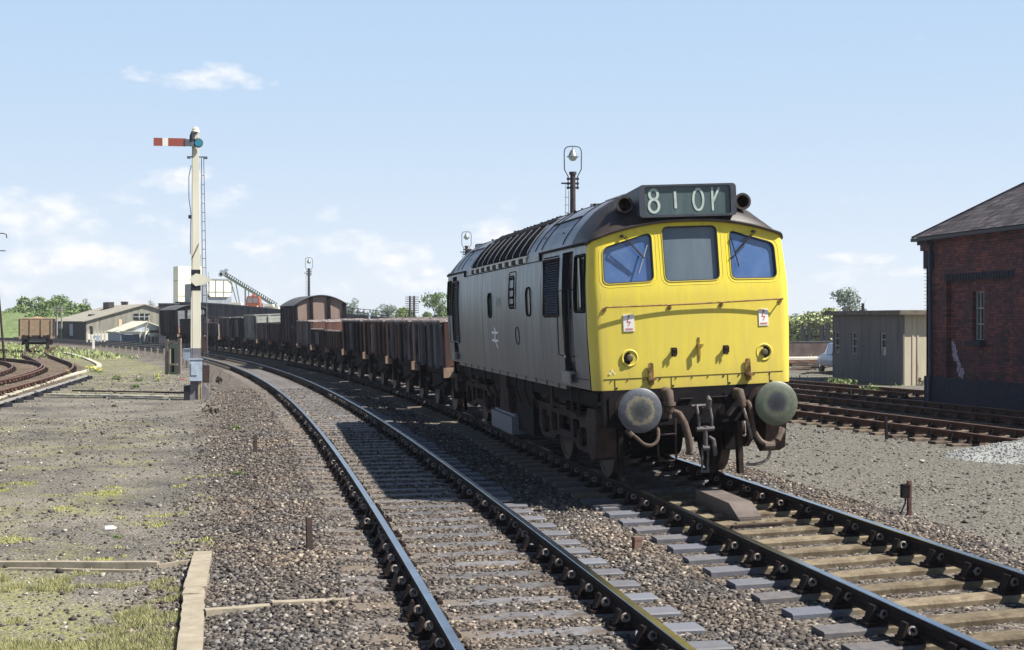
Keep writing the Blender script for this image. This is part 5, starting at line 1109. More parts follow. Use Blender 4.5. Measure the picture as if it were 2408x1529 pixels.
mb = MB(); mb.box(0, D_, by0-by1, 0, .85, zl(4.62)); 
wc = [-2.96]+[(a+b)/2 for a, b in ((-6.25, -10.1), (-11.2, -15.05), (-16.1, -20.), (-21, -24.9))]
wh = [[(y-.33, zl(1.57)), (y+.33, zl(1.57)), (y+.33, zl(2.98)), (y-.33, zl(2.98))] for y in wc]
core = MB(); core.box(.34, D_, by0-by1, -.12, 0, zl(4.6)); panel(core, [(by0-by1, 0), (-.119, 0), (-.119, zl(4.6)), (by0-by1, zl(4.6))], wh, 1.5, lambda a, b: (.14, a, b))
for q in wh: core.add([(.14, a, b) for a, b in q]+[(.339, a, b) for a, b in q], [(k, (k+1) % 4, 4+(k+1) % 4, 4+k) for k in range(4)])
core.build('wall', BR, sh)
# raised piers and courses frame the recessed panels
pn = [(-1.3, -5.15), (-6.25, -10.1), (-11.2, -15.05), (-16.1, -20.), (-21, -24.9)]
prev = 0
mb = MB(); fr = [(0, -1.3), (-5.15, -6.25), (-10.1, -11.2), (-15.05, -16.1), (-20, -21), (-24.9, by0-by1)]
for a, b in fr: mb.box(0, .14, b, a, .84, zl(3.52))
mb.box(0, .138, by0-by1, 0, zl(3.52), zl(4.6)); mb.box(.0, D_, -.118, 0, .84, zl(4.6)); mb.build('pier', BR, sh)
mb = MB(); mb.box(-.05, .139, by0-by1, .05, 0, .84); mb.box(.139, D_, .0, .05, 0, .84); mb.build('plinth', BB, sh)
mb = MB()
for a, b in pn:
    mb.box(-.025, .13, b-.06, a+.06, zl(3.36), zl(3.53))
    n_ = int((a-b)/.16)
    for i in range(n_): y = b+(a-b)*(i+.5)/n_; mb.box(-.045, -.02, y-.045, y+.045, zl(3.3), zl(3.5))
mb.build('dentil_course', BB, sh)
for k, (z0, z1) in enumerate(((4.08, 4.28), (4.28, 4.46), (4.46, 4.68))):
    e = .07*(k+1); mb = MB(); mb.box(-e, .02, -.5, e+.0, zl(z0)-.35*(k == 0), zl(z1)); mb.build('corbel', BB if k != 1 else BR, sh)
mb = MB(); mb.box(-.03, .0, by0-by1, -.5, zl(3.98), zl(4.05)); mb.box(-.05, .0, by0-by1, -.5, zl(4.36), zl(4.44)); mb.box(-.09, .0, by0-by1, -.5, zl(4.54), zl(4.68)); mb.build('string_course', BR, sh)
WF = mat('pale_window_frame', (.5, .52, .5), .6, 0, (.35, .35, .32), 8)
for i, (a, b) in enumerate(pn):
    yc = (-2.96 if i == 0 else (a+b)/2); y0, y1 = yc-.33, yc+.33; z0, z1 = zl(1.57), zl(2.98)
    mb = MB(); mb.box(.3, .33, y0+.003, y1-.003, z0+.003, z1-.003); w_ = mb.build('window', mat('dark_window_glass', (.02, .022, .03), .15), sh)
    m2 = MB(); 
    for q in (y0+.02, y0+.22, y0+.44, y1-.02): m2.box(.26, .3, q-.018, q+.018, z0, z1)
    for q in (z0+.02, z0+.47, z0+.93, z1-.02): m2.box(.255, .295, y0+.002, y1-.002, q-.018, q+.018)
    m2.build('window_frame', WF, w_)
    m3 = MB(); m3.box(.04, .28, y0-.003, y1+.003, z0-.01, z0+.02); m3.box(-.04, .139, y0-.12, y1+.12, z0-.16, z0-.02); m3.build('sill', BB, w_)
mb = MB(); ov = .32; e = zl(4.70); xr0, xr1 = -ov, D_+ov; yr0, yr1 = by0-by1-ov, ov; rise = 4.6; run = (xr1-xr0)/2
ridge_a = ((xr0+xr1)/2, yr1-run, e+rise); ridge_b = ((xr0+xr1)/2, yr0+run*.2, e+rise)
vs = [(xr0, yr1, e), (xr1, yr1, e), (xr1, yr0, e), (xr0, yr0, e), ridge_a, ridge_b]
mb.add(vs, [(0, 3, 5, 4), (1, 4, 5, 2), (0, 4, 1), (3, 2, 5)]); mb.add([(a, b, c-.06) for a, b, c in vs[:4]], [(0, 1, 2, 3)]); rf = mb.build('roof', SLATE, sh)
mb = MB(); mb.box(xr0-.04, xr0+.06, yr0, yr1+.02, e-.13, e-.03); mb.box(xr0, xr1, yr1-.04, yr1+.06, e-.13, e-.03); mb.build('gutter', PB, rf)
mb = MB(); mb.beam(vs[0], ridge_a, .12, .05); mb.beam(ridge_a, ridge_b, .14, .06); mb.build('ridge_tile', SLATE, rf)
mb = MB(); mb.tube([(-.12, -.44, e-.1), (-.1, -.44, e-.4), (-.07, -.44, .9), (-.12, -.44, .8), (-.12, -.44, .05)], .055, 10); mb.build('drain_pipe', mat('pipe_blue_black', (.02, .026, .06), .5), sh, smooth=True)
LIME = mat('lime_stain', (.6, .52, .6), .9, 0, (.3, .2, .22), 12, thr=(.4, .6))
mb = MB(); r_ = random.Random(3)
for i in range(60):
    t_ = i/60; y = -1.42-t_*.62+r_.gauss(0, .05); z = zl(1.45-t_*1.0)+r_.gauss(0, .05); a, b = r_.uniform(.03, .1), r_.uniform(.03, .08); x = .136 if y < -1.3 else -.003
    mb.add([(x, y-a, z-b), (x, y+a, z-b*.8), (x, y+a*.8, z+b), (x, y-a*.9, z+b*.9)], [(0, 1, 2, 3)]); mb.v[-4:] = [(x-.0003*(i % 9), p[1], p[2]) for p in mb.v[-4:]]
tag(mb.build('lime_stain', LIME, sh), 'white lime streak down the brick')
# ------------------------------------------------------------------ concrete hut
CON = mat('grey_concrete_panels', (.2, .187, .178), .9, 0, (.155, .145, .14), 3, streak=True, dirt=(.07, .062, .068), dscale=1.6, dthr=(.58, .75), bump=.006, bscale=30)
hx, hy0, hy1 = 18.6, 33.4, 40.3
ht = thing('concrete_hut', 'grey flat roofed concrete panel hut with three narrow windows', 'building', (hx, hy0, -.36)); HH = 2.72
holes = []; hw_ = [at(1980, 800, 60), at(2029, 800, 58.5), at(2104, 800, 55)]
wy = [6.45, 4.65, 1.85]
for y in wy: holes.append([(y-.28, 1.12), (y+.28, 1.12), (y+.28, 2.0), (y-.28, 2.0)])
mb = MB(); panel(mb, [(0, 0), (hy1-hy0, 0), (hy1-hy0, HH), (0, HH)], holes, 1.2, lambda a, b: (0, a, b)); L_ = hy1-hy0
mb.add([(0, .01, 0), (5.5, .01, 0), (5.5, .01, HH), (0, .01, HH), (5.5, L_, 0), (0, L_, 0), (5.5, L_, HH), (0, L_, HH)], [(0, 1, 2, 3), (1, 4, 6, 2), (4, 5, 7, 6)])
for y in (0.06, 2.45, 3.9, 5.6, L_-.06): mb.box(-.008, 0, y-.02, y+.02, 0, HH)
mb.box(-.06, 0, -.06, .12, 0, HH)
hwall = mb.build('wall', CON, ht)
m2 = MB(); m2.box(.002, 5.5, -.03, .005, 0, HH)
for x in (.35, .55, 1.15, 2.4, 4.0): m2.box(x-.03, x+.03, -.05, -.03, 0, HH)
m2.build('end_wall', mat('sunlit_concrete', (.62, .56, .42), .9, 0, (.5, .45, .34), 3, streak=True, dirt=(.3, .25, .18), dscale=3, dthr=(.58, .7)), ht)  # end face paler than the other walls: sunlight put into its colour
for i, y in enumerate(wy):
    q = [(y-.28, 1.12), (y+.28, 1.12), (y+.28, 2.0), (y-.28, 2.0)]
    m2 = MB(); m2.add([(.09, a, b) for a, b in q], [(0, 1, 2, 3)]); w_ = m2.build('window', mat('hut_glass', (.03, .03, .045), .15), ht)
    m3 = MB(); m3.add([(0, a, b) for a, b in q]+[(.09, a, b) for a, b in q], [(k, (k+1) % 4, 4+(k+1) % 4, 4+k) for k in range(4)]); m3.build('reveal', CON, w_)
    m4 = MB()
    for b in (1.13, 1.43, 1.74, 1.98): m4.box(.05, .085, y-.28, y+.28, b-.018, b+.018)
    m4.box(.045, .08, y+.2, y+.26, 1.12, 2.0); m4.box(.045, .08, y-.27, y-.24, 1.12, 2.0); m4.build('window_frame', WF, w_)
    if i != 1: m5 = MB(); m5.box(.082, .088, y-.2, y+.18, 1.15, 1.41 if i == 2 else 1.25); m5.build('pane', mat('pale_pane', (.4, .43, .42) if i == 2 else (.3, .17, .12), .5) if i == 2 else mat('brown_pane', (.3, .17, .12), .5), w_)
mb = MB(); mb.box(-.32, 5.8, -.32, L_+.32, HH, HH+.13); mb.box(-.25, 5.7, -.25, L_+.25, HH+.13, HH+.17); mb.build('roof_slab', mat('roof_slab', (.22, .19, .15), .9, 0, (.13, .11, .09), 4), ht)
mb = MB(); mb.cyl((.9, L_-1.1, HH+.1), (.9, L_-1.1, HH+.5), .06, n=10); mb.build('flue', LPM, ht)

# ------------------------------------------------------------------ vegetation
LEAF = {}
def leafm(name, c1, c2):
    if name in LEAF: return LEAF[name]
    m = stone_mat(name, [(0, c1), (.5, tuple((a+b)/2 for a, b in zip(c1, c2))), (1, c2)], .7); p = m.node_tree.nodes['Principled BSDF']
    LEAF[name] = m; return m
def leaves(name, C_, Rr, n, size, m, parent, shell=.55):
    C_ = np.asarray(C_, float); Rr = np.asarray(Rr, float); k = RNG.integers(0, len(C_), n); d = RNG.normal(size=(n, 3)); d /= np.linalg.norm(d, axis=1)[:, None]
    rad = RNG.uniform(shell, 1., n)**.7; P = C_[k]+d*Rr[k]*rad[:, None]*RNG.uniform(.8, 1.12, n)[:, None]
    Q = rotm(n); s = size*RNG.uniform(.6, 1.3, n); q = np.array([(-.5, -.32, 0), (.5, -.22, .08), (.38, .34, 0), (-.4, .3, .1)])
    V = P[:, None]+np.einsum('nij,kj->nki', Q, q)*s[:, None, None]; F = np.arange(n*4).reshape(-1, 4)
    return npmesh(name, V.reshape(-1, 3), F, m, parent=parent)
BARK = mat('bark', (.09, .075, .065), .9, 0, (.14, .12, .105), 5)
def tree(name, label, px, pbase, d, hgt, wid, c1, c2, dense=1., zb=None, group=None, lsz=None, trunk=True, seed=0, lift=.35, cat='tree', nb=9):
    r = random.Random(seed+int(px)); p = at(px, pbase, d); zb_ = p.z if zb is None else zb
    t = thing(name, label, cat, (p.x, p.y, zb_), r.uniform(0, 6), group)
    C_ = []; Rr = []
    for i in range(nb):
        a = r.uniform(0, 6.28); q = r.uniform(0, .62)*wid/2; z = hgt*(lift+(1-lift)*r.uniform(.12, .86)); s = wid*r.uniform(.14, .27)*(1.1-.5*abs((z/hgt)-(.5+lift/2)))
        C_.append((q*math.cos(a), q*math.sin(a), min(z, hgt-s*.7))); Rr.append((s, s, s*.8))
    if trunk:
        mb = MB(); mb.tube([(0, 0, 0), (r.uniform(-.1, .1), 0, hgt*.3), (r.uniform(-.2, .2), r.uniform(-.2, .2), hgt*.6)], [hgt*.03, hgt*.022, hgt*.012], 7)
        for c in C_:
            a = (0, 0, hgt*r.uniform(.15, .5)); m_ = tuple((a[k]+c[k])/2+r.uniform(-.2, .2) for k in range(3)); mb.tube([a, m_, c], [hgt*.013, hgt*.008, hgt*.003], 5)
            for _ in range(5):
                e = tuple(c[k]+r.gauss(0, .6)*wid*.14+(wid*.08 if k == 2 else 0) for k in range(3)); mb.tube([m_, tuple((m_[k]+e[k])/2+r.uniform(-.15, .15) for k in range(3)), e], [hgt*.005, hgt*.003, hgt*.0015], 4)
        mb.build('trunk', BARK, t)
    ls = lsz or wid*.045
    n = int(dense*nb*330)
    leaves('crown', C_, Rr, n, ls, leafm(name+'_leaf%d' % (c1[0]*1000), c1, c2), t)
    return t
GA, GB = (.085, .135, .045), (.2, .27, .1)
GG, GH = (.12, .16, .12), (.22, .27, .2)
GY1, GY2 = (.13, .18, .05), (.3, .36, .13)
# right of the van
tree('bare_tree', 'thin grey green tree just right of the covered van roof', 826, 760, 230, 5.6, 4.2, GG, GH, .28, zb=.2, seed=1, group=None)
tree('bare_tree', 'low thin grey tree between the van and the twin telegraph poles', 912, 758, 240, 4.6, 4.6, GG, GH, .4, zb=.2, seed=2)
tree('bare_tree', 'small thin grey bush showing over the ramp railing right of the van', 866, 758, 235, 3.3, 4.0, GG, GH, .25, zb=.2, seed=12)
tree('leafy_tree', 'green leafy tree just left of the rear end of the locomotive', 1032, 790, 190, 6.1, 5.2, GA, (.17, .25, .09), 1.2, zb=-.3, seed=3, lift=.1)
tree('bush', 'yellow green bush below the twin telegraph poles', 960, 790, 195, 4.1, 5.8, GY1, GY2, 1.1, zb=-.3, seed=4, lift=.05, trunk=False, cat='bush')
tree('bush', 'dark green bush tucked between the yellow green bush and the leafy tree', 1000, 790, 200, 4.2, 4.2, GA, GB, 1., zb=-.3, seed=14, lift=.05, trunk=False, cat='bush')
tree('bare_tree', 'thin round topped tree rising behind the flat roofed concrete hut', 2003, 800, 175, 6.6, 6.2, GG, (.17, .22, .15), .38, zb=-.3, seed=5, lift=.3)
tree('bare_tree', 'small pale tree at the right of the taller tree behind the hut', 2048, 800, 180, 3.6, 2.4, GG, GH, .6, zb=-.3, seed=6)
tree('bare_tree', 'small grey tree showing just right of the yellow cab front', 1868, 800, 160, 2.8, 2.6, GG, GH, .8, zb=-.3, seed=7)
tree('bare_tree', 'small thin tree between the silo and the sloping conveyor', 632, 770, 210, 4.1, 3.4, GG, GH, .3, zb=.5, seed=8)
for i, (px, h_, w_, lab) in enumerate([(1880, 2.9, 4.2, 'pale green hedge bush nearest the yellow cab behind the low wall'), (1925, 3.3, 5.2, 'tall pale cream flowering bush behind the low wall'), (1965, 2.9, 4.2, 'pale bush partly hidden by the concrete hut')]):
    tree('hedge_bush', lab, px, 800, 112, h_, w_, GY1, (.5, .52, .3), 1.5, zb=-.3, seed=20+i, lift=.0, trunk=False, cat='bush', group='bushes behind the low wall', nb=12)
for i, (px, d, h_, w_, lab) in enumerate([(-5, 205, 3.4, 9, 'rounded green bush at the left edge on the bank'), (58, 200, 5.6, 6, 'tall round green bush on the bank behind the sand wagon'),
        (112, 200, 5.6, 7, 'broad dark green bush above the right side of the sand wagon'), (145, 205, 5.9, 6.5, 'tall green bush behind the dark sided shed'), (178, 205, 5.0, 7, 'green bush above the long shed roof'), (203, 208, 4.5, 6, 'rightmost green bush on the bank above the shed roof'),
        (92, 192, 3.7, 7, 'low pale green bush in front of the taller bushes on the bank'), (30, 198, 3.2, 6, 'small green bush low on the bank left of the sand wagon'), (130, 190, 3.4, 6, 'grey green bush beside the twin posts left of the shed')]):
    tree('bush', lab, px, 800, d, h_, w_, GA if i % 3 else (.07, .12, .035), (.2, .28, .1), 1.2, zb=-.2, seed=40+i, lift=.02, trunk=False, cat='bush', group='bushes on the green bank', nb=12)
tree('bare_tree', 'tiny thin tree standing above the bushes left of the shed chimney', 200, 760, 240, 5.4, 3.2, GG, GH, .2, zb=.4, seed=60)
tree('bare_tree', 'leafless tree standing between the distant house roofs and the silo', 358, 760, 230, 5.3, 2.6, GG, GH, .15, zb=.4, seed=61)
for i, (px, lab) in enumerate([(322, 'green hedge left of the leaning white pole'), (350, 'green hedge behind the louvred last van'), (300, 'green hedge directly behind the shed gable')]):
    tree('bush', lab, px, 800, 176, 3.3, 4.5, GA, (.2, .28, .1), 1.2, zb=-.3, seed=70+i, lift=.02, trunk=False, cat='bush', group='hedges behind the shed')
# green bank
mb = MB(); rows = []
for i in range(16):
    px = -260+i*32; row = []
    for k, (dz, dd) in enumerate(((-.5, 168), (.2, 172), (1.6, 180), (2.9, 192), (3.4, 206), (3.4, 240))):
        f = min(1, max(0, (250-px)/90)); q = at(px, 751, dd); row.append((q.x, q.y, -.5+(dz+.5)*f+.25*math.sin(i*1.7+k*2)*(k in (2, 3, 4))))
    rows.append(row)
mb.sheet(rows); tag(mb.build('grass_bank', mat('bank_grass', (.085, .125, .045), .95, 0, (.155, .195, .085), .5, thr=(.35, .65), dirt=(.26, .3, .13), dscale=2.2, dthr=(.5, .7), bump=.15, bscale=2.), smooth=True), kind='structure')
for i in range(14):
    pass
# ------------------------------------------------------------------ distant ground band, fields, tree line at the horizon
C_ = []; Rr = []
for a in np.arange(-40, 70, .5):
    az0 = R(a)+YAW*0; rr_ = 900+120*math.sin(a*1.3); C_.append((CAM.x+rr_*math.sin(az0), CAM.y+rr_*math.cos(az0), 1.)); Rr.append((8, 8, RNG.uniform(3, 8)))
tag(leaves('distant_woodland', C_, Rr, 22000, 2.6, leafm('far_leaf', (.13, .18, .15), (.2, .26, .2)), None, .2), 'faint strip of distant trees along the horizon', 'woodland', kind='stuff')

# ------------------------------------------------------------------ long grey shed on the left
CORR = mat('weathered_corrugated', (.22, .21, .17), .85, 0, (.31, .3, .25), 2.4, streak=True, dirt=(.14, .13, .11), dscale=2, dthr=(.55, .7))
CROOF = mat('asbestos_roof', (.28, .26, .21), .9, 0, (.36, .34, .28), 1.2, dirt=(.2, .19, .16), dscale=1.5, dthr=(.5, .7))
DWALL = mat('dark_shed_wall', (.02, .016, .022), .8, 0, (.045, .036, .042), 3, streak=True)
def shed_between(name, label, A, B, wdt, eave, ridge, wall_side, wall_end, roofm, zb=-.35):
    """A: near corner (side meets gable), B: far end of the visible long side; the gable runs from A to the right"""
    A, B = Vector((A.x, A.y, 0)), Vector((B.x, B.y, 0)); L = (B-A).length; rz_ = math.atan2(-(B-A).x, (B-A).y)
    t = thing(name, label, 'building', (A.x, A.y, zb), rz_); e, r = eave-zb, ridge-zb
    for x0 in (0, wdt-.15): mb = MB(); mb.box(x0, x0+.15, 0, L, 0, e); mb.build('side_wall', wall_side, t)
    mb = MB(); mb.prism([(.151, 0), (wdt-.151, 0), (wdt-.151, e-.02), (wdt/2, r-.05), (.151, e-.02)], lambda a, b, d: (a, d, b), 0, .15); mb.build('gable_wall', wall_end, t); mb = MB(); mb.prism([(.151, 0), (wdt-.151, 0), (wdt-.151, e-.02), (wdt/2, r-.05), (.151, e-.02)], lambda a, b, d: (a, d, b), L-.15, L); mb.build('gable_wall', wall_end, t)
    mb = MB(); o = .25
    for s in (0, 1):
        x0, x1 = (-o, wdt/2) if s == 0 else (wdt+o, wdt/2); z0 = e-o*(r-e)/(wdt/2)
        mb.add([(x0, -o, z0), (x1, -o, r), (x1, L+o, r), (x0, L+o, z0), (x0, -o, z0-.1), (x1, -o, r-.1), (x1, L+o, r-.1), (x0, L+o, z0-.1)], [(0, 1, 2, 3), (4, 7, 6, 5), (0, 4, 5, 1), (2, 6, 7, 3), (0, 3, 7, 4)])
    mb.build('roof', roofm, t); return t, L, e, r
A = at(200, 797, 160); B = at(126, 797, 181)
s1, L, e, r = shed_between('long_shed', 'long low grey corrugated shed with an almost black side and a small gable window', A, B, 13.2, 2.05, 3.95, DWALL, CORR, CROOF)
s1.rotation_euler[2] += 0
for q0, q1 in ((.35, .45), (.75, .8)): mb = MB(); mb.box(-.04, -.01, L*q0, L*q1, .6, 2.); mb.build('side_door', mat('pale_door', (.35, .38, .5), .7), s1)
mb = MB(); mb.box(5.4, 7.2, -.06, -.01, 2.5, 3.2); w_ = mb.build('gable_window', mat('dark_window_glass', (.02, .022, .03)), s1)
mb = MB(); 
for x in (6., 6.6): mb.box(x-.04, x+.04, -.09, -.06, 2.5, 3.2)
mb.box(5.4, 7.2, -.09, -.06, 2.8, 2.87); mb.build('window_frame', WF, w_)
mb = MB(); mb.box(4.9, 5.6, L*.55, L*.7, r-.6, r+.35); mb.build('roof_vent', LPM, s1)
mb = MB(); mb.box(1.9, 2.3, L*.3, L*.4, e+.3, e+.75); mb.build('roof_vent', LPM, s1)
mb = MB(); mb.box(.2, 4.2, -.05, -.01, 0, .95); mb.build('white_band', mat('white_wash', (.62, .6, .52), .8), s1)
for i, px in enumerate((289, 297)):
    p = at(px, 760, 185); t = thing('chimney_pot', ['left of two dark chimney stacks behind the shed roof ridge', 'right of two dark chimney stacks behind the shed roof ridge'][i], 'chimney', (p.x, p.y, -.4), group='chimney stacks behind the shed')
    mb = MB(); mb.cyl((0, 0, 0), (0, 0, 4.9), .24, .22, 10); mb.cyl((0, 0, 4.7), (0, 0, 4.85), .28, .28, 10); mb.build('stack', LPM, t, smooth=True)
# distant houses
ROOFH = mat('pale_tile_roof', (.3, .27, .23), .9, 0, (.36, .33, .29), 2)
HW = mat('house_gable', (.2, .23, .27), .9)
A = at(303, 800, 215); B = at(330, 800, 235); t1, L, e, r = shed_between('distant_house', 'distant house with a pale tiled roof behind the shed, left of two', A, B, 9., 2.6, 4.3, HW, HW, ROOFH)
A = at(348, 800, 205); B = at(340, 800, 228); t2, L2, e2, r2 = shed_between('distant_house', 'distant gabled house partly hidden by the hedge, right of two', A, B, 6.6, 2.7, 4.35, HW, HW, ROOFH)
mb = MB(); mb.box(3.9, 4.6, 6, 6.7, r-.3, r+.4); mb.build('chimney', BR, t1)
for i, (px, hh_) in enumerate(((318, 0), (270, 0))): pass
p = at(350, 800, 226); 
# pale hut with corrugated fence
PBL = mat('pale_blue_wall', (.3, .34, .4), .8, 0, (.4, .43, .46), 2, streak=True); PRF = mat('pale_patched_roof', (.5, .47, .36), .85, 0, (.62, .6, .5), 2, thr=(.4, .55)); DBC = mat('blue_grey_corrugated', (.1, .13, .19), .8, 0, (.17, .2, .26), 6, streak=True)
A = at(284, 796, 150); B = at(254, 796, 158); s2, L, e, r = shed_between('small_hut', 'small pale blue hut with a patched cream roof in front of the grey shed', A, B, 5.4, .95, 2.0, PBL, PBL, PRF)
mb = MB(); mb.box(.2, .55, L*.3, L*.36, r-.6, r+.2); mb.build('chimney', mat('cream_chimney', (.55, .45, .3), .8), s2)
A = at(285, 796, 149); B = at(325, 796, 147)
t = thing('corrugated_lean_to', 'dark blue grey corrugated lean-to with a white fascia beside the pale hut', 'shed', (A.x, A.y, -.35), math.atan2(B.y-A.y, B.x-A.x)); Lf = (B-A).length
mb = MB(); 
n_ = 60; mb.sheet([[(Lf*i/n_, -.03 if i % 2 else .03, z) for i in range(n_+1)] for z in (0, .95)]); mb.box(0, Lf, .1, 2.5, 0, .9); mb.build('wall', DBC, t)
mb = MB(); mb.box(-.1, Lf+1.2, -.15, 2.6, 1.0, 1.3); mb.build('fascia', mat('white_fascia', (.66, .64, .52), .8), t)
# white concrete fence
t0 = None; ps = []
FCON = mat('white_concrete_post', (.55, .54, .44), .85, 0, (.4, .39, .31), 4)
for i, px in enumerate((205, 214, 222, 230, 238, 246, 330, 338, 347, 355, 364, 371)):
    p = at(px, 799, 141 if px < 300 else 132)
    if t0 is None:
        t0 = thing('fence_post', 'white concrete fence post in front of the grey shed gable', 'fence post', (p.x, p.y, -.36), .1, 'white concrete fence posts'); mb = MB(); mb.box(-.08, .08, -.08, .08, 0, 1.2); mb.beam((0, 0, 1.18), (.12, 0, 1.42), .13, .13); mb.build('post', FCON, t0); o = t0
    else: o = copy_tree(t0); o.location = (p.x, p.y, -.36)
    o['label'] = 'white concrete fence post in front of the grey shed gable' if px < 300 else 'white concrete fence post left of the louvred last van'
p = at(337, 800, 134); q = at(336, 738, 134); t = thing('white_pole', 'tall thin white pole leaning slightly behind the fence left of the last van', 'pole', (p.x, p.y, -.36)); mb = MB(); mb.tube([(0, 0, 0), (.25, 0, 1.9), (.5, 0, 2.3), (.5, 0, 2.95)], .07, 6); mb.build('pole_shaft', FCON, t)
p = at(367, 797, 131); t = thing('water_tank', 'round white tank with a dark band left of the louvred last van', 'tank', (p.x, p.y, -.36)); mb = MB(); mb.lathe([(.6, .95), (.62, 1.1), (.62, 1.75), (.5, 1.9), (0, 1.95)], (0, 0, 0), 'z', 18); mb.build('tank_body', FCON, t, smooth=True); mb = MB(); mb.lathe([(.625, 1.3), (.625, 1.55)], (0, 0, 0), 'z', 18); mb.build('dark_band', LPM, t)
for a, b in ((-.5, -.3), (.5, -.3), (.5, .3), (-.5, .3)): mb = MB(); mb.beam((a, b, 0), (a*.8, b, 1.0), .1, .1); mb.build('leg', FCON, t)
# small white signal post
p = at(220, 818, 118); t = thing('ground_signal', 'small white post with a pale bracket box beside the far running lines', 'signal', (p.x, p.y, -.36)); mb = MB(); mb.box(-.09, .09, -.09, .09, 0, 1.2); mb.build('post', WHT, t); mb = MB(); mb.box(.05, .55, -.12, .12, 1.05, 1.2); mb.box(.2, .5, -.12, .12, .75, 1.05); mb.build('bracket', LBL, t); mb = MB(); mb.box(-.28, -.05, -.05, .05, 1.3, 1.9); mb.cyl((-.2, -.06, 1.85), (-.2, .06, 1.85), .16, n=10); mb.build('lamp', LPM, t)
# twin posts behind the sand wagon
for i, px in enumerate((134, 145)):
    p = at(px, 797, 170); t = thing('telegraph_post', ['left of the twin pale telegraph posts behind the sand wagon', 'right of the twin pale telegraph posts behind the sand wagon'][i], 'telegraph pole', (p.x, p.y, -.36), group='telegraph posts by the green bank')
    mb = MB(); mb.cyl((0, 0, 0), (0, 0, 4.1), .11, .08, 8); mb.build('pole_shaft', CORR, t); mb = MB()
    for z in (3.5, 3.75, 4.0): mb.box(-.5, .5, -.04, .04, z-.04, z+.04)
    mb.build('cross_arm', CORR, t)

# ------------------------------------------------------------------ ramp wall behind the train
RAMP = mat('dark_ramp_wall', (.075, .075, .085), .9, 0, (.115, .112, .115), 2.2, dirt=(.045, .045, .055), dscale=2, dthr=(.5, .65), streak=True, bump=.02, bscale=4)
rp = [(412, 712.5, 131), (470, 714, 130), (525, 717.5, 129), (600, 724, 127), (670, 731.5, 124), (740, 736.5, 121), (808, 740, 117), (870, 746, 113), (925, 753, 110), (960, 761, 108)]
t = thing('ramp_wall', 'long dark grey retaining wall sloping down to the right behind the wagon train', 'retaining wall', (0, 0, 0))
mb = MB(); rows = []
for px, py, d in rp:
    q = at(px, py, d); back = at(px, py, d+.5); rows.append([(q.x, q.y, -.6), (q.x, q.y, q.z), (back.x, back.y, q.z), (back.x, back.y, -.6)])
mb.sheet(rows); mb.add(rows[0], [(0, 1, 2, 3)]); mb.add(rows[-1], [(0, 1, 2, 3)]); mb.build('wall', RAMP, t)
mb = MB(); rows = []
for px, py, d in rp: q = at(px, py, d-.08); b = at(px, py, d+.58); rows.append([(q.x, q.y, q.z), (q.x, q.y, q.z+.12), (b.x, b.y, q.z+.12), (b.x, b.y, q.z)])
mb.sheet(rows); mb.build('coping', mat('coping_stone', (.14, .14, .15), .9), t)
mb = MB(); rl_ = []
for px in np.arange(800, 916, 14.):
    py = float(np.interp(px, [a for a, b, c in rp], [b for a, b, c in rp])); d = float(np.interp(px, [a for a, b, c in rp], [c for a, b, c in rp])); q = at(px, py, d); mb.box(q.x-.04, q.x+.04, q.y-.04, q.y+.04, q.z, q.z+.62); rl_.append(q)
for h_ in (.3, .58): mb.tube([(q.x, q.y, q.z+h_) for q in rl_], .025, 5)
mb.build('railing', LPM, t)
q = at(868, 752, 111); t_ = thing('ramp_post', 'short pale blue post standing up beside the ramp railing', 'post', (q.x, q.y, -.4)); mb = MB(); mb.cyl((0, 0, 0), (0, 0, 3.0), .08, n=8); mb.cyl((0, 0, 2.9), (0, 0, 3.1), .13, n=8); mb.build('pole_shaft', LBL, t_)
mb = MB(); a, b = at(412, 712, 134), at(424, 712, 134); rows = []
for px, py, d in rp[:-1]: q = at(px, py, d+.5); w_ = at(px, py, d+45); rows.append([(q.x, q.y, q.z-.15), (w_.x, w_.y, q.z-.15), (w_.x, w_.y, -.6)])
mb.sheet(rows); tag(mb.build('yard_bank', mat('yard_bank', (.24, .22, .19), .95, 0, (.3, .28, .24), .5)), kind='structure')
A = at(380, 790, 140); 
t = thing('stone_abutment', 'dark square block at the left end of the long retaining wall', 'wall', (at(402, 800, 129).x, at(402, 800, 129).y, -.4), -YAW); mb = MB(); mb.box(-1.1, .35, 0, 4, 0, 3.95); mb.box(-1.15, .4, -.06, 4, 3.95, 4.05); mb.build('block', RAMP, t)
# concrete plant: tower, hopper silo, conveyor
CRM = mat('cream_plant_steel', (.85, .85, .66), .7, 0, (.75, .76, .6), 1.2, dirt=(.45, .38, .22), dscale=2, dthr=(.62, .75)); GSH = mat('grey_plant_steel', (.3, .33, .36), .7, 0, (.22, .25, .28), 3, streak=True)
def px2m(px, d): return px*d/3347
p = at(419, 712, 170); Z = lambda y, d: 2.1747+(751.4-y)/3347*d
t = thing('plant_tower', 'tall square cream tower of the concrete plant left of the signal post', 'tower', (p.x, p.y, 0), .32)
z0, z1 = Z(720, 170), Z(626, 170); mb = MB(); mb.box(0, 3.0, 0, 2.2, z0-2, z1); mb.build('tower_body', CRM, t)
mb = MB(); mb.box(-.02, 3.02, -.02, .0, Z(697, 170), Z(695.5, 170)); mb.box(-.03, 0, 0, 2.2, Z(660, 170)-.04, Z(660, 170)+.04); mb.build('seam', mat('seam_yellow', (.4, .38, .2), .8), t)
t = thing('hopper_silo', 'cream eight sided hopper silo with black ribs standing on the ramp', 'silo', (at(486, 720, 165).x, at(486, 720, 165).y, 0), .3)
zt_, zm, zb_ = Z(657, 165), Z(698, 165), Z(722, 165); w_ = 3.0; c = .5
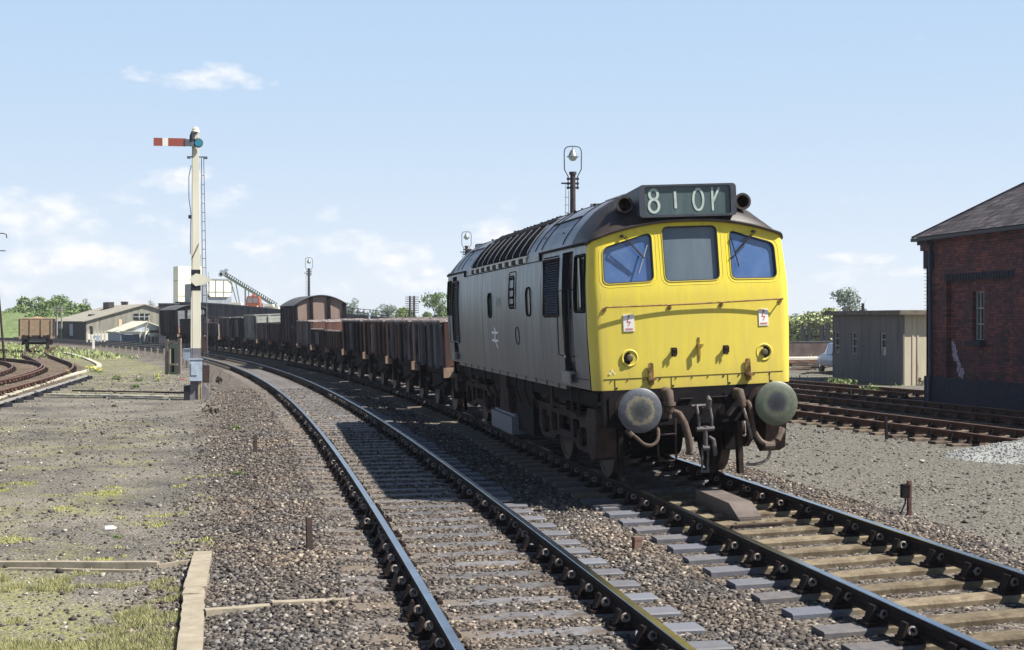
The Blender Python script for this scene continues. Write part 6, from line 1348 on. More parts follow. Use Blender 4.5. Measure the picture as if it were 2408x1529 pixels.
poly = [(c, zm), (0, zm+c), (0, zt_-c), (c, zt_), (w_-c, zt_), (w_, zt_-c), (w_, zm+c), (w_-c, zm)]
mb = MB(); mb.prism(poly, lambda a, b, d: (a, d, b), 0, 3.2); mb.build('hopper', CRM, t)
mb = MB()
for x in (c*.3+.15, w_*.36, w_*.68): mb.box(x-.05, x+.05, -.06, -.01, zm+.1, zt_)
mb.box(-.03, w_+.03, -.07, -.01, zt_-.04, zt_+.08); mb.box(0, w_, -.05, -.01, (zt_+zm)/2-.45, (zt_+zm)/2-.4)
mb.tube([(w_, -.03, zt_-c), (w_-c, -.03, zt_)], .05, 5); mb.tube([(w_+.02, -.03, zm+c), (w_+.02, -.03, zt_-c)], .05, 5); mb.build('rib', GSH, t)
mb = MB(); mb.box(-1.9, -.05, -.6, 2.6, zb_-1.2, Z(668, 165)); mb.build('side_hopper', GSH, t)
mb = MB(); mb.box(.1, w_, .2, 3., zb_-1.2, zm); mb.build('skirt', GSH, t)
mb = MB()
for x in (-.8, -.3, .2): mb.tube([(x, 0, Z(668, 165)), (x, 0, Z(640, 165)+(.4 if x < 0 else 0))], .03, 4)
mb.tube([(-1.2, 0, Z(652, 165)), (.4, 0, Z(652, 165))], .03, 4); mb.tube([(-.75, 0, Z(640, 165)), (-.7, 0, Z(600, 165))], .05, 5); mb.build('guard_rail', GSH, t)
a, b = at(523, 644, 150), at(651, 722, 150); t = thing('conveyor', 'long sloping belt conveyor rising to the left above the ramp wall', 'conveyor', (a.x, a.y, 0))
o_ = Vector((a.x, a.y, 0)); A_, B_ = a-o_, b-o_; dd = (B_-A_); n_ = 26
mb = MB(); up = Vector((0, 0, .0)); mb.beam(A_, B_, .5, .26); mb.beam(A_+Vector((0, -.3, .38)), B_+Vector((0, -.3, .38)), .06, .07); mb.build('frame', mat('pale_green_steel', (.3, .35, .28), .7), t)
mb = MB()
for i in range(n_): q = A_+dd*(i+.5)/n_; mb.beam(q+Vector((0, -.28, .1)), q+Vector((.06, -.28, .36)), .16, .1); 
mb.build('roller', PB, t)
mb = MB(); mb.box(A_.x-.25, A_.x+.5, -.4, .4, A_.z-.2, A_.z+.35); mb.cyl(A_+Vector((-.2, -.4, -.1)), A_+Vector((-.2, .4, -.1)), .22, n=12); mb.box(A_.x+.2, A_.x+.6, -.3, .3, A_.z+.35, A_.z+.5); mb.build('drive_head', GSH, t)
mb = MB()
for f_, e_ in ((.14, .33), (.24, .36)): q = A_+dd*f_; s_ = A_+dd*e_; mb.tube([q, (s_.x, s_.y, 2.6)], .05, 5)
q = A_+dd*.42; mb.tube([q, (q.x, q.y, 2.5)], .09, 6); q = A_+dd*.48; mb.tube([q, (q.x+.1, q.y, 2.5)], .06, 6); mb.build('strut', mat('pale_green_steel', (.3, .35, .28)), t)
mb = MB(); mb.box(B_.x-.3, B_.x+1.6, -.8, .8, 1.6, B_.z+.1); mb.build('feed_hopper', RAMP, t)
# orange lorry cab with a load behind it
p = at(594, 724, 142); t = thing('orange_lorry', 'orange lorry cab with pale sacks behind it on the ramp under the conveyor', 'lorry', (p.x, p.y, Z(734, 142)), -YAW)
OR = mat('lorry_orange', (.3, .085, .04), .5, 0, (.22, .07, .04), 3); cwid = px2m(33, 142); ch_ = Z(696.5, 142)-Z(734, 142)
mb = MB(); prof = [(-cwid*.5, .35), (-cwid*.5, ch_*.55), (-cwid*.42, ch_*.97), (-cwid*.3, ch_), (cwid*.3, ch_), (cwid*.42, ch_*.97), (cwid*.5, ch_*.55), (cwid*.5, .35)]
mb.prism(prof, lambda a, b, d: (a, d, b), 0, 1.3); mb.build('cab', OR, t)
mb = MB(); mb.add([(-cwid*.40, -.012, ch_*.58), (-.04, -.012, ch_*.58), (-.04, -.012, ch_*.9), (-cwid*.35, -.012, ch_*.9)], [(0, 1, 2, 3)]); mb.add([(.04, -.012, ch_*.58), (cwid*.40, -.012, ch_*.58), (cwid*.35, -.012, ch_*.9), (.04, -.012, ch_*.9)], [(0, 1, 2, 3)]); mb.build('windscreen', mat('lorry_glass', (.2, .2, .22), .1), t)
mb = MB(); mb.box(-.15, .15, .3, .6, ch_, ch_+.18); mb.build('roof_lamp', mat('red_cap', (.5, .1, .06), .5), t)
for u in (-cwid*.36, cwid*.36): mb = MB(); mb.cyl((u, .3, .38), (u+.18, .3, .38), .36, n=16); mb.build('wheel', PB, t); mb = MB(); mb.cyl((u, -.03, ch_*.35), (u, .0, ch_*.35), .09, n=10); mb.build('headlight', WHT, t)
mb = MB(); mb.box(-cwid*.52, cwid*.52, -.1, 0, .35, .5); mb.build('bumper', WHT, t)
mb = MB(); mb.box(-.8, .8, 1.4, 4.5, .5, .9); mb.build('flat_bed', GSH, t)
for i, (px, w_, h_, lab) in enumerate([(554, 1.1, 1.0, 'white tank standing left of the orange lorry cab'), (575, .7, .8, 'small white drum close beside the orange lorry cab'), (616, 2.2, .95, 'long pale tarpaulin stack right of the orange lorry cab'), (636, 1.6, .8, 'low pale stack under the foot of the conveyor')]):
    p = at(px, 727, 144); t = thing('pale_stack', lab, 'stack', (p.x, p.y, Z(730+i*1.5, 144)-.2), -YAW); mb = MB(); mb.prism(rrect(-w_/2, w_/2, 0, h_, .12), lambda a, b, d: (a, d, b), 0, 1.2); mb.build('sheet', mat('pale_tarpaulin', (.62, .6, .52), .8, 0, (.45, .44, .38), 4), t); mb = MB(); mb.box(-w_/2, w_/2, .05, 1.15, -.12, 0); mb.build('pallet', GSH, t)
# twin telegraph poles
for i, px in enumerate((964, 974)):
    p = at(px, 790, 168); t = thing('telegraph_pole', ['left of two telegraph poles with many cross arms beyond the wagons', 'right of two telegraph poles with many cross arms beyond the wagons'][i], 'telegraph pole', (p.x, p.y, -.35), -YAW, 'twin telegraph poles')
    hh_ = Z(696, 168)+.35; mb = MB(); mb.cyl((0, 0, 0), (0, 0, hh_), .16, .12, 8); mb.build('pole_shaft', LPM, t); mb = MB()
    for k in range(8): mb.box(-.55, .55, -.04, .04, hh_-.15-k*.26-.035, hh_-.15-k*.26+.035)
    mb.build('cross_arm', HOOP, t)
    mb = MB()
    for k in range(8):
        for u in (-.5, -.3, .3, .5): mb.cyl((u, 0, hh_-.15-k*.26+.03), (u, 0, hh_-.15-k*.26+.13), .035, n=6)
    mb.build('insulator', FCON, t)
p = at(2171, 790, 120); t = thing('telegraph_pole', 'tall telegraph pole with many short arms just left of the brick shed corner', 'telegraph pole', (p.x+.3, p.y, -.35), -YAW); hh_ = Z(632, 120)+.35
mb = MB(); mb.cyl((.25, 0, 0), (.25, 0, hh_), .1, .07, 8); mb.build('pole_shaft', HOOP, t); mb = MB()
for k in range(14): mb.box(-.22, .7, -.03, .03, hh_-.1-k*.3-.02, hh_-.1-k*.3+.02)
mb.build('cross_arm', HOOP, t)
# low wall, platform kerb, rusty track behind the hut
t = thing('boundary_wall', 'low dark brick boundary wall between the bushes and the far platform', 'wall', (0, 0, 0)); a, b = at(1700, 830, 96), at(2010, 830, 98); mb = MB(); mb.beam((a.x, a.y, .1), (b.x, b.y, .1), .3, 1.05); mb.build('wall', mat('dark_low_wall', (.09, .065, .06), .9, 0, (.14, .11, .1), 2), t); mb = MB(); mb.beam((a.x, a.y, .66), (b.x, b.y, .66), .36, .08); mb.build('coping', RAMP, t)
mb = MB(); a, b = at(1780, 838, 84), at(2010, 838, 86); mb.beam((a.x, a.y, -.25), (b.x, b.y, -.25), 2.6, .34); tag(mb.build('platform', mat('platform_slab', (.4, .37, .33), .9, 0, (.5, .46, .4), 2)), kind='structure')
a, b = at(1790, 847, 77), at(2040, 847, 80); P4 = Path(np.linspace(a.x, b.x, 50), np.linspace(a.y, b.y, 50)); 
t = thing('railway_track', 'short visible length of rusty track beyond the grey hut', 'railway track', (0, 0, 0))
d_ = (b-a).normalized(); nn = Vector((-d_.y, d_.x, 0))
for o in (-.75, .75): mb = MB(); mb.beam(Vector((a.x, a.y, -.14))+nn*o, Vector((b.x, b.y, -.14))+nn*o, .07, .14); mb.build('rail', RUSTB, t)
n_ = int((b-a).length/.76); mb = MB()
mb.box(-.125, .125, -1.3, 1.3, -.12, 0); sl0 = mb.build('sleeper', SLPD, t); 
for i in range(n_):
    q = a+(b-a)*(i+.5)/n_; o = sl0 if i == 0 else sl0.copy()
    if i: COL.objects.link(o)
    o.location = (q.x, q.y, -.21); o.rotation_euler = (0, 0, math.atan2(d_.y, d_.x))
# stakes and dark rails of a timber fence in front of the bushes
for i, px in enumerate((1888, 1903, 1930, 1944)):
    p = at(px, 800, 104); t = thing('timber_fence', ['dark timber fence stake nearest the cab in front of the pale bushes', 'dark timber fence stake second from the cab in front of the pale bushes', 'wide dark timber fence stake under the pale flowering bush', 'dark timber fence stake beside the concrete hut roof edge'][i], 'fence', (p.x, p.y, -.3), group='dark timber fence stakes'); mb = MB(); mb.box(-.1, .1 if i < 2 else .25, -.05, .05, 0, 2.05+.2*(i % 2)); mb.build('stake', PB, t)
    if i % 2 == 0: mb = MB(); mb.box(-.1, 1.1, -.03, .03, 1.2, 1.28); mb.box(-.1, 1.1, -.03, .03, 1.7, 1.78); mb.build('rail_board', PB, t)
# parked blue car beside the hut
CARB = mat('pale_blue_car_paint', (.1, .16, .3), .25, .2, spec=.7); CHR = mat('chrome', (.75, .76, .78), .15, 1.)
p = at(1957, 880, 64.5)+Vector((1.0, 0, 0)); t = thing('parked_car', 'pale blue old saloon car parked nose out behind the left end of the concrete hut', 'car', (p.x+.15, p.y, -.36), -.12)
def carsec(v): return v
mb = MB(); xs = [-.78, -.74, -.5, 0, .5, .74, .78]; secs = [(0, .42, .66, .80), (.12, .36, .74, .93), (.6, .34, .83, .97), (1.25, .34, .92, 1.0), (2.9, .34, .95, 1.0), (3.6, .36, .86, .98), (4.1, .42, .7, .9)]
rows = []
for v, zb_, zt_, wf in secs: rows.append([(-.78*wf, v, zb_), (-.82*wf, v, (zb_+zt_)/2), (-.74*wf, v, zt_-.05), (-.45*wf, v, zt_), (0, v, zt_+.02), (.45*wf, v, zt_), (.74*wf, v, zt_-.05), (.82*wf, v, (zb_+zt_)/2), (.78*wf, v, zb_)])
mb.sheet(rows); mb.add(rows[0], [tuple(range(9))]); mb.add(rows[-1], [tuple(range(9))]); mb.build('body', CARB, t, smooth=True)
mb = MB(); rows = [[(-.68, v, .9), (-.56, v, z), (0, v, z+.04), (.56, v, z), (.68, v, .9)] for v, z in ((1.1, .93), (1.6, 1.38), (2.6, 1.42), (3.2, .95))]; mb.sheet(rows[1:3]); mb.build('cabin_roof', CARB, t, smooth=True)
mb = MB(); mb.sheet(rows[:2]); mb.build('windscreen', mat('car_glass', (.12, .13, .15), .08), t, smooth=True); mb = MB(); mb.sheet(rows[2:]); mb.build('rear_window', MATS['car_glass'], t, smooth=True)
mb = MB(); mb.box(-.45, .45, -.03, .02, .48, .66); mb.build('grille', mat('grille_black', (.02, .02, .03), .4), t); mb = MB(); mb.tube([(-.8, .1, .45), (-.7, -.1, .42), (0, -.13, .42), (.7, -.1, .42), (.8, .1, .45)], .05, 8); mb.build('bumper', CHR, t, smooth=True)
for u in (-.6, .6):
    mb = MB(); mb.lathe([(.11, 0), (.1, -.05), (0, -.08)], (u, .03, .66), 'y', 16); mb.build('headlight', WHT, t, smooth=True)
    for v in (.75, 3.3): mb = MB(); x0 = u*1.15; mb.cyl((x0-.08, v, .3), (x0+.08, v, .3), .3, n=20); wh = mb.build('wheel', PB, t); mb = MB(); mb.cyl((x0-.09, v, .3), (x0+.09, v, .3), .12, n=14); mb.build('hub_cap', CHR, wh)
# heap of old planks behind the sidings
r_ = random.Random(9)
for i in range(14):
    px = r_.uniform(1868, 1930); py = r_.uniform(848, 874); d = 2.45*3347/(py-751.4+8); p = at(px, py, d); t = MB(); t.box(-r_.uniform(.7, 1.3), r_.uniform(.6, 1.2), -.08, .08, -.03, .03)
    o = t.build('old_plank', mat('old_plank', (.2, .15, .12), .9, 0, (.1, .075, .06), 6, rand=.8)); o.location = (p.x, p.y, -.27+.05*(i % 4)); o.rotation_euler = (r_.uniform(-.05, .05), r_.uniform(-.1, .1), r_.uniform(-.7, .5)-.3)
    tag(o, 'weathered plank in the loose heap between the yellow cab and the blue car', 'plank', 'loose heap of planks')

# ------------------------------------------------------------------ near details
def hgt(x, y): return float(H(x, y))
TIM = mat('bleached_timber', (.25, .215, .16), .85, 0, (.34, .3, .23), 5, bump=.004, bscale=20, dirt=(.2, .17, .12), dscale=6, dthr=(.58, .7))
CONK = mat('pale_concrete_trough', (.4, .37, .3), .9, 0, (.5, .47, .38), 3, dirt=(.26, .24, .18), dscale=5, dthr=(.55, .7), bump=.004, bscale=20)
def plank(name, label, cat, A, B, w_, h_, m, z=None, lift=0., group=None, jag=0., taper=None, seed=0):
    A, B = Vector(A), Vector(B); L = (B-A).length; r = random.Random(seed); n = max(4, int(L/.18)); rows = []
    za, zb = (hgt(*A), hgt(*B)) if z is None else (z, z)
    d = (B-A).normalized(); nn = Vector((-d.y, d.x))
    for i in range(n+1):
        f = i/n; q = A+(B-A)*f; ww = (w_ if taper is None else w_+(taper-w_)*f)/2; ww1 = ww+r.uniform(-jag, jag); ww2 = ww+r.uniform(-jag, jag); zz_ = za+(zb-za)*f+lift; t_ = h_+r.uniform(-.002, .002)
        rows.append([(q.x+nn.x*ww1-A.x, q.y+nn.y*ww1-A.y, zz_-.06), (q.x+nn.x*ww1-A.x, q.y+nn.y*ww1-A.y, zz_+t_), (q.x-A.x, q.y-A.y, zz_+t_+.002), (q.x-nn.x*ww2-A.x, q.y-nn.y*ww2-A.y, zz_+t_), (q.x-nn.x*ww2-A.x, q.y-nn.y*ww2-A.y, zz_-.06)])
    mb = MB(); mb.sheet(rows); mb.add(rows[0], [(0, 1, 2, 3, 4)]); mb.add(rows[-1], [(0, 1, 2, 3, 4)]); o = mb.build(name, m); o.location = (A.x, A.y, 0); return tag(o, label, cat, group)
GT = 'timber boards edging the cess in the foreground'
def gp(px, py, z=-.3): d = (z-CAM.z)/(_f.z-_u.z*(py-764.5)/3347); q = at(px, py, d); return (q.x, q.y)
plank('edging_board', 'thin bleached board running across the grass to the left edge', 'board', gp(-60, 1322), gp(372, 1326), .085, .05, TIM, jag=.006, group=GT, seed=1)
plank('edging_board', 'short narrow board between the long cross board and the wide boards', 'board', gp(372, 1332), gp(462, 1326), .05, .045, TIM, jag=.004, group=GT, seed=2)
plank('edging_board', 'second thin board lying just below the long cross board', 'board', gp(20, 1331), gp(330, 1335), .05, .02, TIM, jag=.005, group=GT, seed=8)
plank('edging_board', 'upper wide bleached board with a nail holed end beside the ballast', 'board', gp(478, 1314), gp(458, 1402), .18, .07, TIM, jag=.004, taper=.2, group=GT, seed=3)
plank('edging_board', 'lower wide bleached board running down to the bottom edge', 'board', gp(458, 1396), gp(443, 1580), .18, .062, TIM, jag=.008, group=GT, seed=4)
plank('edging_board', 'angled short board where the two wide boards meet', 'board', gp(474, 1372), gp(447, 1418), .15, .075, TIM, jag=.004, group=GT, seed=5)
plank('edging_board', 'pale board lying in the ballast from the wide boards to the rail', 'board', gp(482, 1459), gp(636, 1447), .1, .06, TIM, jag=.01, group=GT, seed=6, z=-.27)
plank('edging_board', 'flat pale board end reaching the sleepers of the near line', 'board', gp(640, 1447), gp(838, 1437), .11, .055, TIM, jag=.008, group=GT, seed=7, z=-.24)
plank('cable_trough', 'thin pale kerb crossing the ground to the foot of the signal post', 'cable trough', gp(112, 930, -.33), gp(448, 936, -.33), .22, .06, CONK, jag=.03, seed=9)
plank('cable_trough', 'thin dark pipe line in front of the green notice board', 'cable trough', gp(170, 920, -.33), gp(440, 925, -.33), .05, .05, GRIMED, jag=.01, seed=10)
# curved pale kerb and point rodding on the left
kp = [gp(-30, 943, -.3), gp(60, 915, -.3), gp(130, 893, -.3), gp(190, 876, -.3), gp(225, 865, -.3), gp(233, 858, -.3), gp(215, 848, -.3), gp(180, 836, -.3), gp(150, 829, -.3)]
q = spl([(a, b) for a, b in kp], 8); mb = MB(); rows = []
for i, c in enumerate(q):
    d = (q[min(i+1, len(q)-1)]-q[max(i-1, 0)]).normalized(); nn = Vector((-d.y, d.x))*.13; z = hgt(c.x, c.y); rows.append([(c.x+nn.x, c.y+nn.y, z-.05), (c.x+nn.x, c.y+nn.y, z+.07), (c.x-nn.x, c.y-nn.y, z+.07), (c.x-nn.x, c.y-nn.y, z-.05)])
mb.sheet(rows); tag(mb.build('cable_trough', CONK), 'curved pale concrete trough following the outside of the rusty siding', 'cable trough')
A, B = Vector(gp(-20, 962, -.28)), Vector(gp(205, 889, -.28)); t = thing('point_rodding', 'grey point rodding run on small black rollers beside the left siding', 'point rodding', (A.x, A.y, 0)); dd = (B-A).to_3d(); zA = hgt(*A)
mb = MB(); mb.beam((0, 0, zA+.16), (dd.x, dd.y, zA+.16), .09, .05); mb.build('rod', mat('rod_grey', (.36, .35, .33), .7, .2, (.24, .22, .2), 4), t)
mb = MB(); mb.box(-.18, .18, -.1, .1, 0, .13); mb.cyl((-.08, -.12, .1), (-.08, .12, .1), .06, n=8); st = mb.build('roller_stool', PB, t)
for i in range(12):
    f = i/11; o = st if i == 0 else st.copy()
    if i: COL.objects.link(o)
    x, y = dd.x*f, dd.y*f; o.location = (x+.03, y, hgt(A.x+x, A.y+y)+.0); o.rotation_euler = (0, 0, .6+.2*(i % 3))
# AWS ramp between the rails
RMP = mat('ramp_brown_steel', (.095, .078, .07), .75, .1, (.15, .122, .108), 4, bump=.002)
t = thing('track_magnet_ramp', 'brown sloping steel magnet cover bolted between the rails ahead of the locomotive', 'track magnet', (.05, -1.75, -.185)); t.rotation_euler = (0, -CANT, -.02)
mb = MB(); mb.prism([(0, 0), (0, .075), (.34, .2), (1.75, .2), (1.75, 0)], lambda a, b, d: (d, a, b), -.13, .15); mb.box(-.12, .14, -.03, .02, .0, .06); mb.build('cover', RMP, t)
mb = MB(); mb.box(-.26, .33, -.2, .02, -.012, .012); mb.box(-.26, .33, .6, .75, -.012, .012)
for u in (-.2, 0.02, .28): mb.cyl((u, -.12, .01), (u, -.12, .035), .02, n=6)
mb.build('base_plate', GRIME, t); mb = MB(); mb.tube([(-.15, .1, .02), (-.3, .3, 0), (-.35, .8, -.02)], .02, 6); mb.build('cable', GRIMED, t)
# small post with a box, right foreground
x, y = gp(2138, 1215, -.27); z = hgt(x, y)-.02; t = thing('junction_box_post', 'short rusty post carrying a small black junction box in the right ballast', 'post', (x, y, z)); RP = mat('rusty_post', (.09, .04, .035), .85, 0, (.14, .075, .06), 8)
mb = MB(); mb.box(-.022, .022, -.022, .022, 0, .47); mb.build('post', RP, t); mb = MB(); mb.prism(rrect(-.115, -.02, .26, .43, .012), lambda a, b, d: (a, d, b), -.06, .01); mb.box(-.12, -.015, -.065, .0, .4, .415); mb.build('box', GRIMED, t); mb = MB(); mb.tube([(-.06, -.02, .26), (-.06, -.02, .2), (-.12, -.03, .08), (-.16, -.03, 0)], .011, 6); mb.tube([(-.03, -.02, .26), (-.025, -.03, .12), (-.06, -.03, 0)], .011, 6); mb.build('cable', PB, t, smooth=True)
for i, (px, py, z_, hh_, w_, lab, m) in enumerate([(728, 1302, -.25, .33, .03, 'thin brown peg standing in the ballast left of the near rail', GRIMEL), (600, 1072, -.29, .33, .03, 'thin pale peg farther along the ballast left of the near rail', GRIMEL), (1497, 1288, -.21, .13, .045, 'short square brown block standing between the two running lines', mat('brick_block', (.16, .1, .08), .9))]):
    x, y = gp(px, py, z_); o = MB(); o.box(-w_, w_, -w_*.7, w_*.7, -.05, hh_); o.box(-w_*1.15, w_*1.15, -w_*.8, w_*.8, hh_-.03, hh_+.005) if i == 2 else None; ob = o.build('marker_peg', m); ob.location = (x, y, hgt(x, y)); ob.rotation_euler = (.03, .04*(i-1), .3); tag(ob, lab, 'marker peg')
x, y = gp(1605+0, 10+1000, -.3)
x, y = 8.35, 7.0
x, y = gp(2085, 1030, -.32); o = MB(); o.box(-.03, .03, -.02, .02, -.05, .48); ob = o.build('marker_peg', GRIMED); ob.location = (x, y, hgt(x, y)); ob.rotation_euler = (0, -.05, .2); tag(ob, 'thin dark peg leaning at the edge of the nearest rusty siding', 'marker peg')
# notice board behind the signal, cabinet, dead stalks
x, y = gp(409, 881, -.34); t = thing('notice_board', 'dull green board held between two timber posts left of the signal post', 'notice board', (x, y, hgt(x, y)), -.35); dpt = (y+17.5); sc_ = dpt/3347
mb = MB(); mb.box(-.28, .22, -.02, .02, .0, 1.42); mb.add([(-.28, -.021, 1.42), (.22, -.021, 1.55), (.22, .021, 1.55), (-.28, .021, 1.42)], [(0, 1, 2, 3)]); mb.build('board', mat('dull_green_board', (.16, .21, .15), .8, 0, (.21, .26, .19), 3, streak=True), t)
PT = mat('grey_brown_timber', (.16, .13, .12), .9, 0, (.22, .19, .17), 5)
for u, h_ in ((-.34, 1.6), (.28, 1.66)): mb = MB(); mb.box(u-.07, u+.07, -.07, .07, 0, h_); mb.build('post', PT, t)
mb = MB(); mb.box(-.27, .21, -.06, .0, 1.45, 1.55); mb.build('top_rail', PT, t); mb = MB(); mb.box(-.12, .2, -.12, -.03, .42, .5); mb.build('shelf', TIM, t); mb = MB(); mb.box(-.22, -.14, -.1, -.03, 0, 1.15); mb.build('tan_stake', TIM, t); mb = MB(); mb.prism(rrect(-.1, .03, .1, 1.2, .06), lambda a, b, d: (a, d, b), -.03, -.024); mb.build('dark_panel', GRIMED, t)
x, y = gp(447, 868, -.34); t = thing('relay_cabinet', 'pale blue grey metal cabinet half hidden behind the signal post', 'cabinet', (x, y, hgt(x, y)), -.2); mb = MB(); mb.box(-.3, .35, -.15, .15, .35, .92); mb.box(-.33, .38, -.18, .18, .92, .96); mb.build('cabinet', LBL, t)
mb = MB(); mb.box(-.22, -.16, -.05, .05, 0, .35); mb.build('leg', FCON, t); mb = MB(); mb.box(.2, .26, -.05, .05, 0, .35); mb.build('leg', FCON, t)
mb = MB(); mb.tube([(-.28, -.1, .5), (-.3, -.2, .25), (-.45, -.25, 0)], .02, 5); mb.build('cable', PB, t)
STK = mat('dead_stalk', (.2, .15, .11), .9)
r_ = random.Random(5)
for i, (px, py, hh_) in enumerate([(515, 935, .95), (523, 960, .5), (486, 990, .35), (503, 1010, .5), (540, 900, .3), (497, 930, .75), (555, 985, .35), (470, 1030, .3)]):
    x, y = gp(px, py, -.3); t = thing('dead_weed', ['tall dry dark headed weed right of the signal post', 'short dry weed just below the tall dark headed weed', 'dry stalk between the signal post and the near line', 'dry leaning stalk lower on the ballast edge', 'small dry weed close to the near rail', 'thin tall stalk nearest the signal post', 'small dry weed on the ballast shoulder', 'small dry stalk lowest on the cess'][i], 'weed', (x, y, hgt(x, y)), group='dry weeds beside the signal'); mb = MB()
    mb.tube([(0, 0, 0), (r_.uniform(-.05, .05), 0, hh_*.6), (r_.uniform(-.08, .08), 0, hh_)], [.012, .009, .004], 5)
    for k in range(6): z = hh_*r_.uniform(.3, .95); a = r_.uniform(0, 6.3); mb.tube([(0, 0, z*.9), (.12*math.cos(a), .12*math.sin(a), z+.08)], .004, 4)
    mb.build('stalk', STK, t)
    if i in (0, 2, 3):
        leaves('seed_head', [(0, 0, hh_*.55 if i == 0 else hh_*.9)], [(.11, .11, .1)], 60 if i == 0 else 20, .07, leafm('seed', (.02, .015, .012), (.06, .04, .03)), t)
# little litter: white bottle, red scrap
x, y = gp(256, 1706/1.37126, -.33); x, y = gp(257, 1246, -.33); t = MB(); t.cyl((-.05, 0, .03), (.05, .02, .03), .03, n=14); t.cyl((.05, .02, .03), (.075, .03, .03), .014, n=10); o = t.build('white_bottle', WHT, smooth=True); o.location = (x, y, hgt(x, y)); tag(o, 'white plastic bottle lying on the bare ground at the left', 'bottle')
x, y = gp(428, 893, -.33); t = MB(); t.prism([(-.1, -.04), (.09, -.06), (.12, .03), (-.02, .06)], lambda a, b, d: (a, b, d), 0, .03); o = t.build('red_scrap', RED); o.location = (x, y, hgt(x, y)); tag(o, 'small red scrap lying in front of the pale cabinet', 'litter')
# signal wire stakes beside the far line
stk = None
for i in range(15):
    px = 236+i*15; py = 816+i*1.6; x, y = gp(px, py+12, -.34)
    if stk is None: mb = MB(); mb.box(-.04, .04, -.04, .04, 0, .55); stk = mb.build('wire_stake', CORR); o = stk
    else: o = stk.copy(); COL.objects.link(o)
    o.location = (x, y, hgt(x, y)); tag(o, 'short pale signal wire stake in the row along the far running lines', 'stake', 'signal wire stakes')
# grey gravel heap at the right edge
def heap(cx_, cy_, ra, rb, hh_, name, label, m, n_st, stm):
    g = []; nn_ = 46
    for i in range(nn_):
        row = []
        for k in range(nn_):
            a, b = -1+2*i/(nn_-1), -1+2*k/(nn_-1); r0 = math.hypot(a, b); f = max(0, 1-r0**1.35); x, y = cx_+a*ra, cy_+b*rb; row.append((x, y, hgt(x, y)-.03+hh_*f*(1+.18*math.sin(a*7+b*5))+.02*f))
        g.append(row)
    mb = MB(); mb.sheet(g); o = mb.build(name, m, smooth=True); tag(o, label, 'gravel heap', kind='stuff')
    P = []
    for _ in range(n_st):
        a = RNG.uniform(0, 6.283); r0 = math.sqrt(RNG.uniform(0, 1))*1.05; x, y = cx_+ra*r0*math.cos(a), cy_+rb*r0*math.sin(a); f = max(0, 1-r0**1.35); P.append((x, y, hgt(x, y)-.03+hh_*f*(1+.18*math.sin(r0*math.cos(a)*7+r0*math.sin(a)*5))+.02*f))
    P = np.array(P); st_ = stones('heap_stones', P, RNG.uniform(.012, .034, len(P)), stm, flat=.8); st_.parent = o; tag(st_, kind='stuff')
heap(9.9, 6.5, 3.2, 2.2, .5, 'gravel_heap', 'pale grey heap of fine stone by the right edge', mat('grey_heap', (.22, .225, .22), .95, 0, (.33, .335, .32), 1.6, bump=.005, bscale=25), 9000, stone_mat('heap_stone', [(0, (.17, .175, .175)), (.5, (.25, .255, .25)), (1, (.36, .365, .35))]))

# ------------------------------------------------------------------ grass, weeds, flowers
def blades(name, P, hmin, hmax, m, label, w_=.004):
    n = len(P); a = RNG.uniform(0, 6.283, n); hh_ = RNG.uniform(hmin, hmax, n); ln = RNG.normal(0, .5, (n, 2))*hh_[:, None]; dx = np.stack([np.cos(a), np.sin(a)], 1)*w_*RNG.uniform(.7, 1.6, n)[:, None]
    V = np.zeros((n, 3, 3)); V[:, 0, :2] = P[:, :2]-dx; V[:, 1, :2] = P[:, :2]+dx; V[:, 2, :2] = P[:, :2]+ln; V[:, 0, 2] = V[:, 1, 2] = P[:, 2]-.01; V[:, 2, 2] = P[:, 2]+hh_
    return tag(npmesh(name, V.reshape(-1, 3), np.arange(n*3).reshape(-1, 3), m), label, 'grass', kind='stuff')
def clumped(n, x0, x1, y0, y1, f):
    x = RNG.uniform(x0, x1, n); y = RNG.uniform(y0, y1, n); v = rnoise(x, y, 2.2, 21)+.6*rnoise(x, y, 6., 22)+f(x, y); k = (v > .35) & (offs(x, y) < -2.55); x, y = x[k], y[k]; return np.stack([x, y, H(x, y)], 1)
P = clumped(230000, -9.5, -5.95, -9.2, -2.9, lambda x, y: .35*np.exp(-((x+6.4)/.5)**2)+.3*np.exp(-((y+6.8)/1.3)**2)-.45*np.exp(-((x+7.1)/.7)**2-((y+4.4)/.6)**2)+.0)
blades('foreground_grass', P, .012, .055, leafm('grass_blade', (.15, .18, .06), (.42, .38, .2)), 'short yellow green grass around the boards in the lower left corner', .003)
P = clumped(100000, -11, -5.6, -2.9, 6, lambda x, y: -.12+0*x); blades('thin_moss', P, .012, .035, leafm('moss_blade', (.24, .27, .05), (.5, .48, .18)), 'thin yellow green moss and grass on the bare ground left of the ballast', .006)
P = clumped(42000, -18, -6, 6, 75, lambda x, y: -.5+.4*(y > 36)); blades('yard_grass', P, .015, .05, leafm('yard_blade', (.14, .19, .05), (.36, .38, .16)), 'sparse green weeds over the yard beyond the signal post', .02)
P = clumped(26000, -45, -12, 75, 150, lambda x, y: .2+0*x)
P = P[np.abs(offs(P[:, 0], P[:, 1])) > 3.2]; blades('far_grass', P, .1, .3, leafm('far_blade', (.14, .2, .06), (.34, .38, .16)), 'rough grass along the far side of the curving lines', .06)
P = np.stack([RNG.uniform(8, 40, 9000), RNG.uniform(26, 90, 9000)], 1); P = P[(rnoise(P[:, 0], P[:, 1], 1.2, 31) > .25)]; P = np.column_stack([P, H(P[:, 0], P[:, 1])]); blades('siding_weeds', P, .05, .22, leafm('yard_blade', (.14, .19, .05), (.36, .38, .16)), 'pale weeds growing around the sidings and the hut', .03)
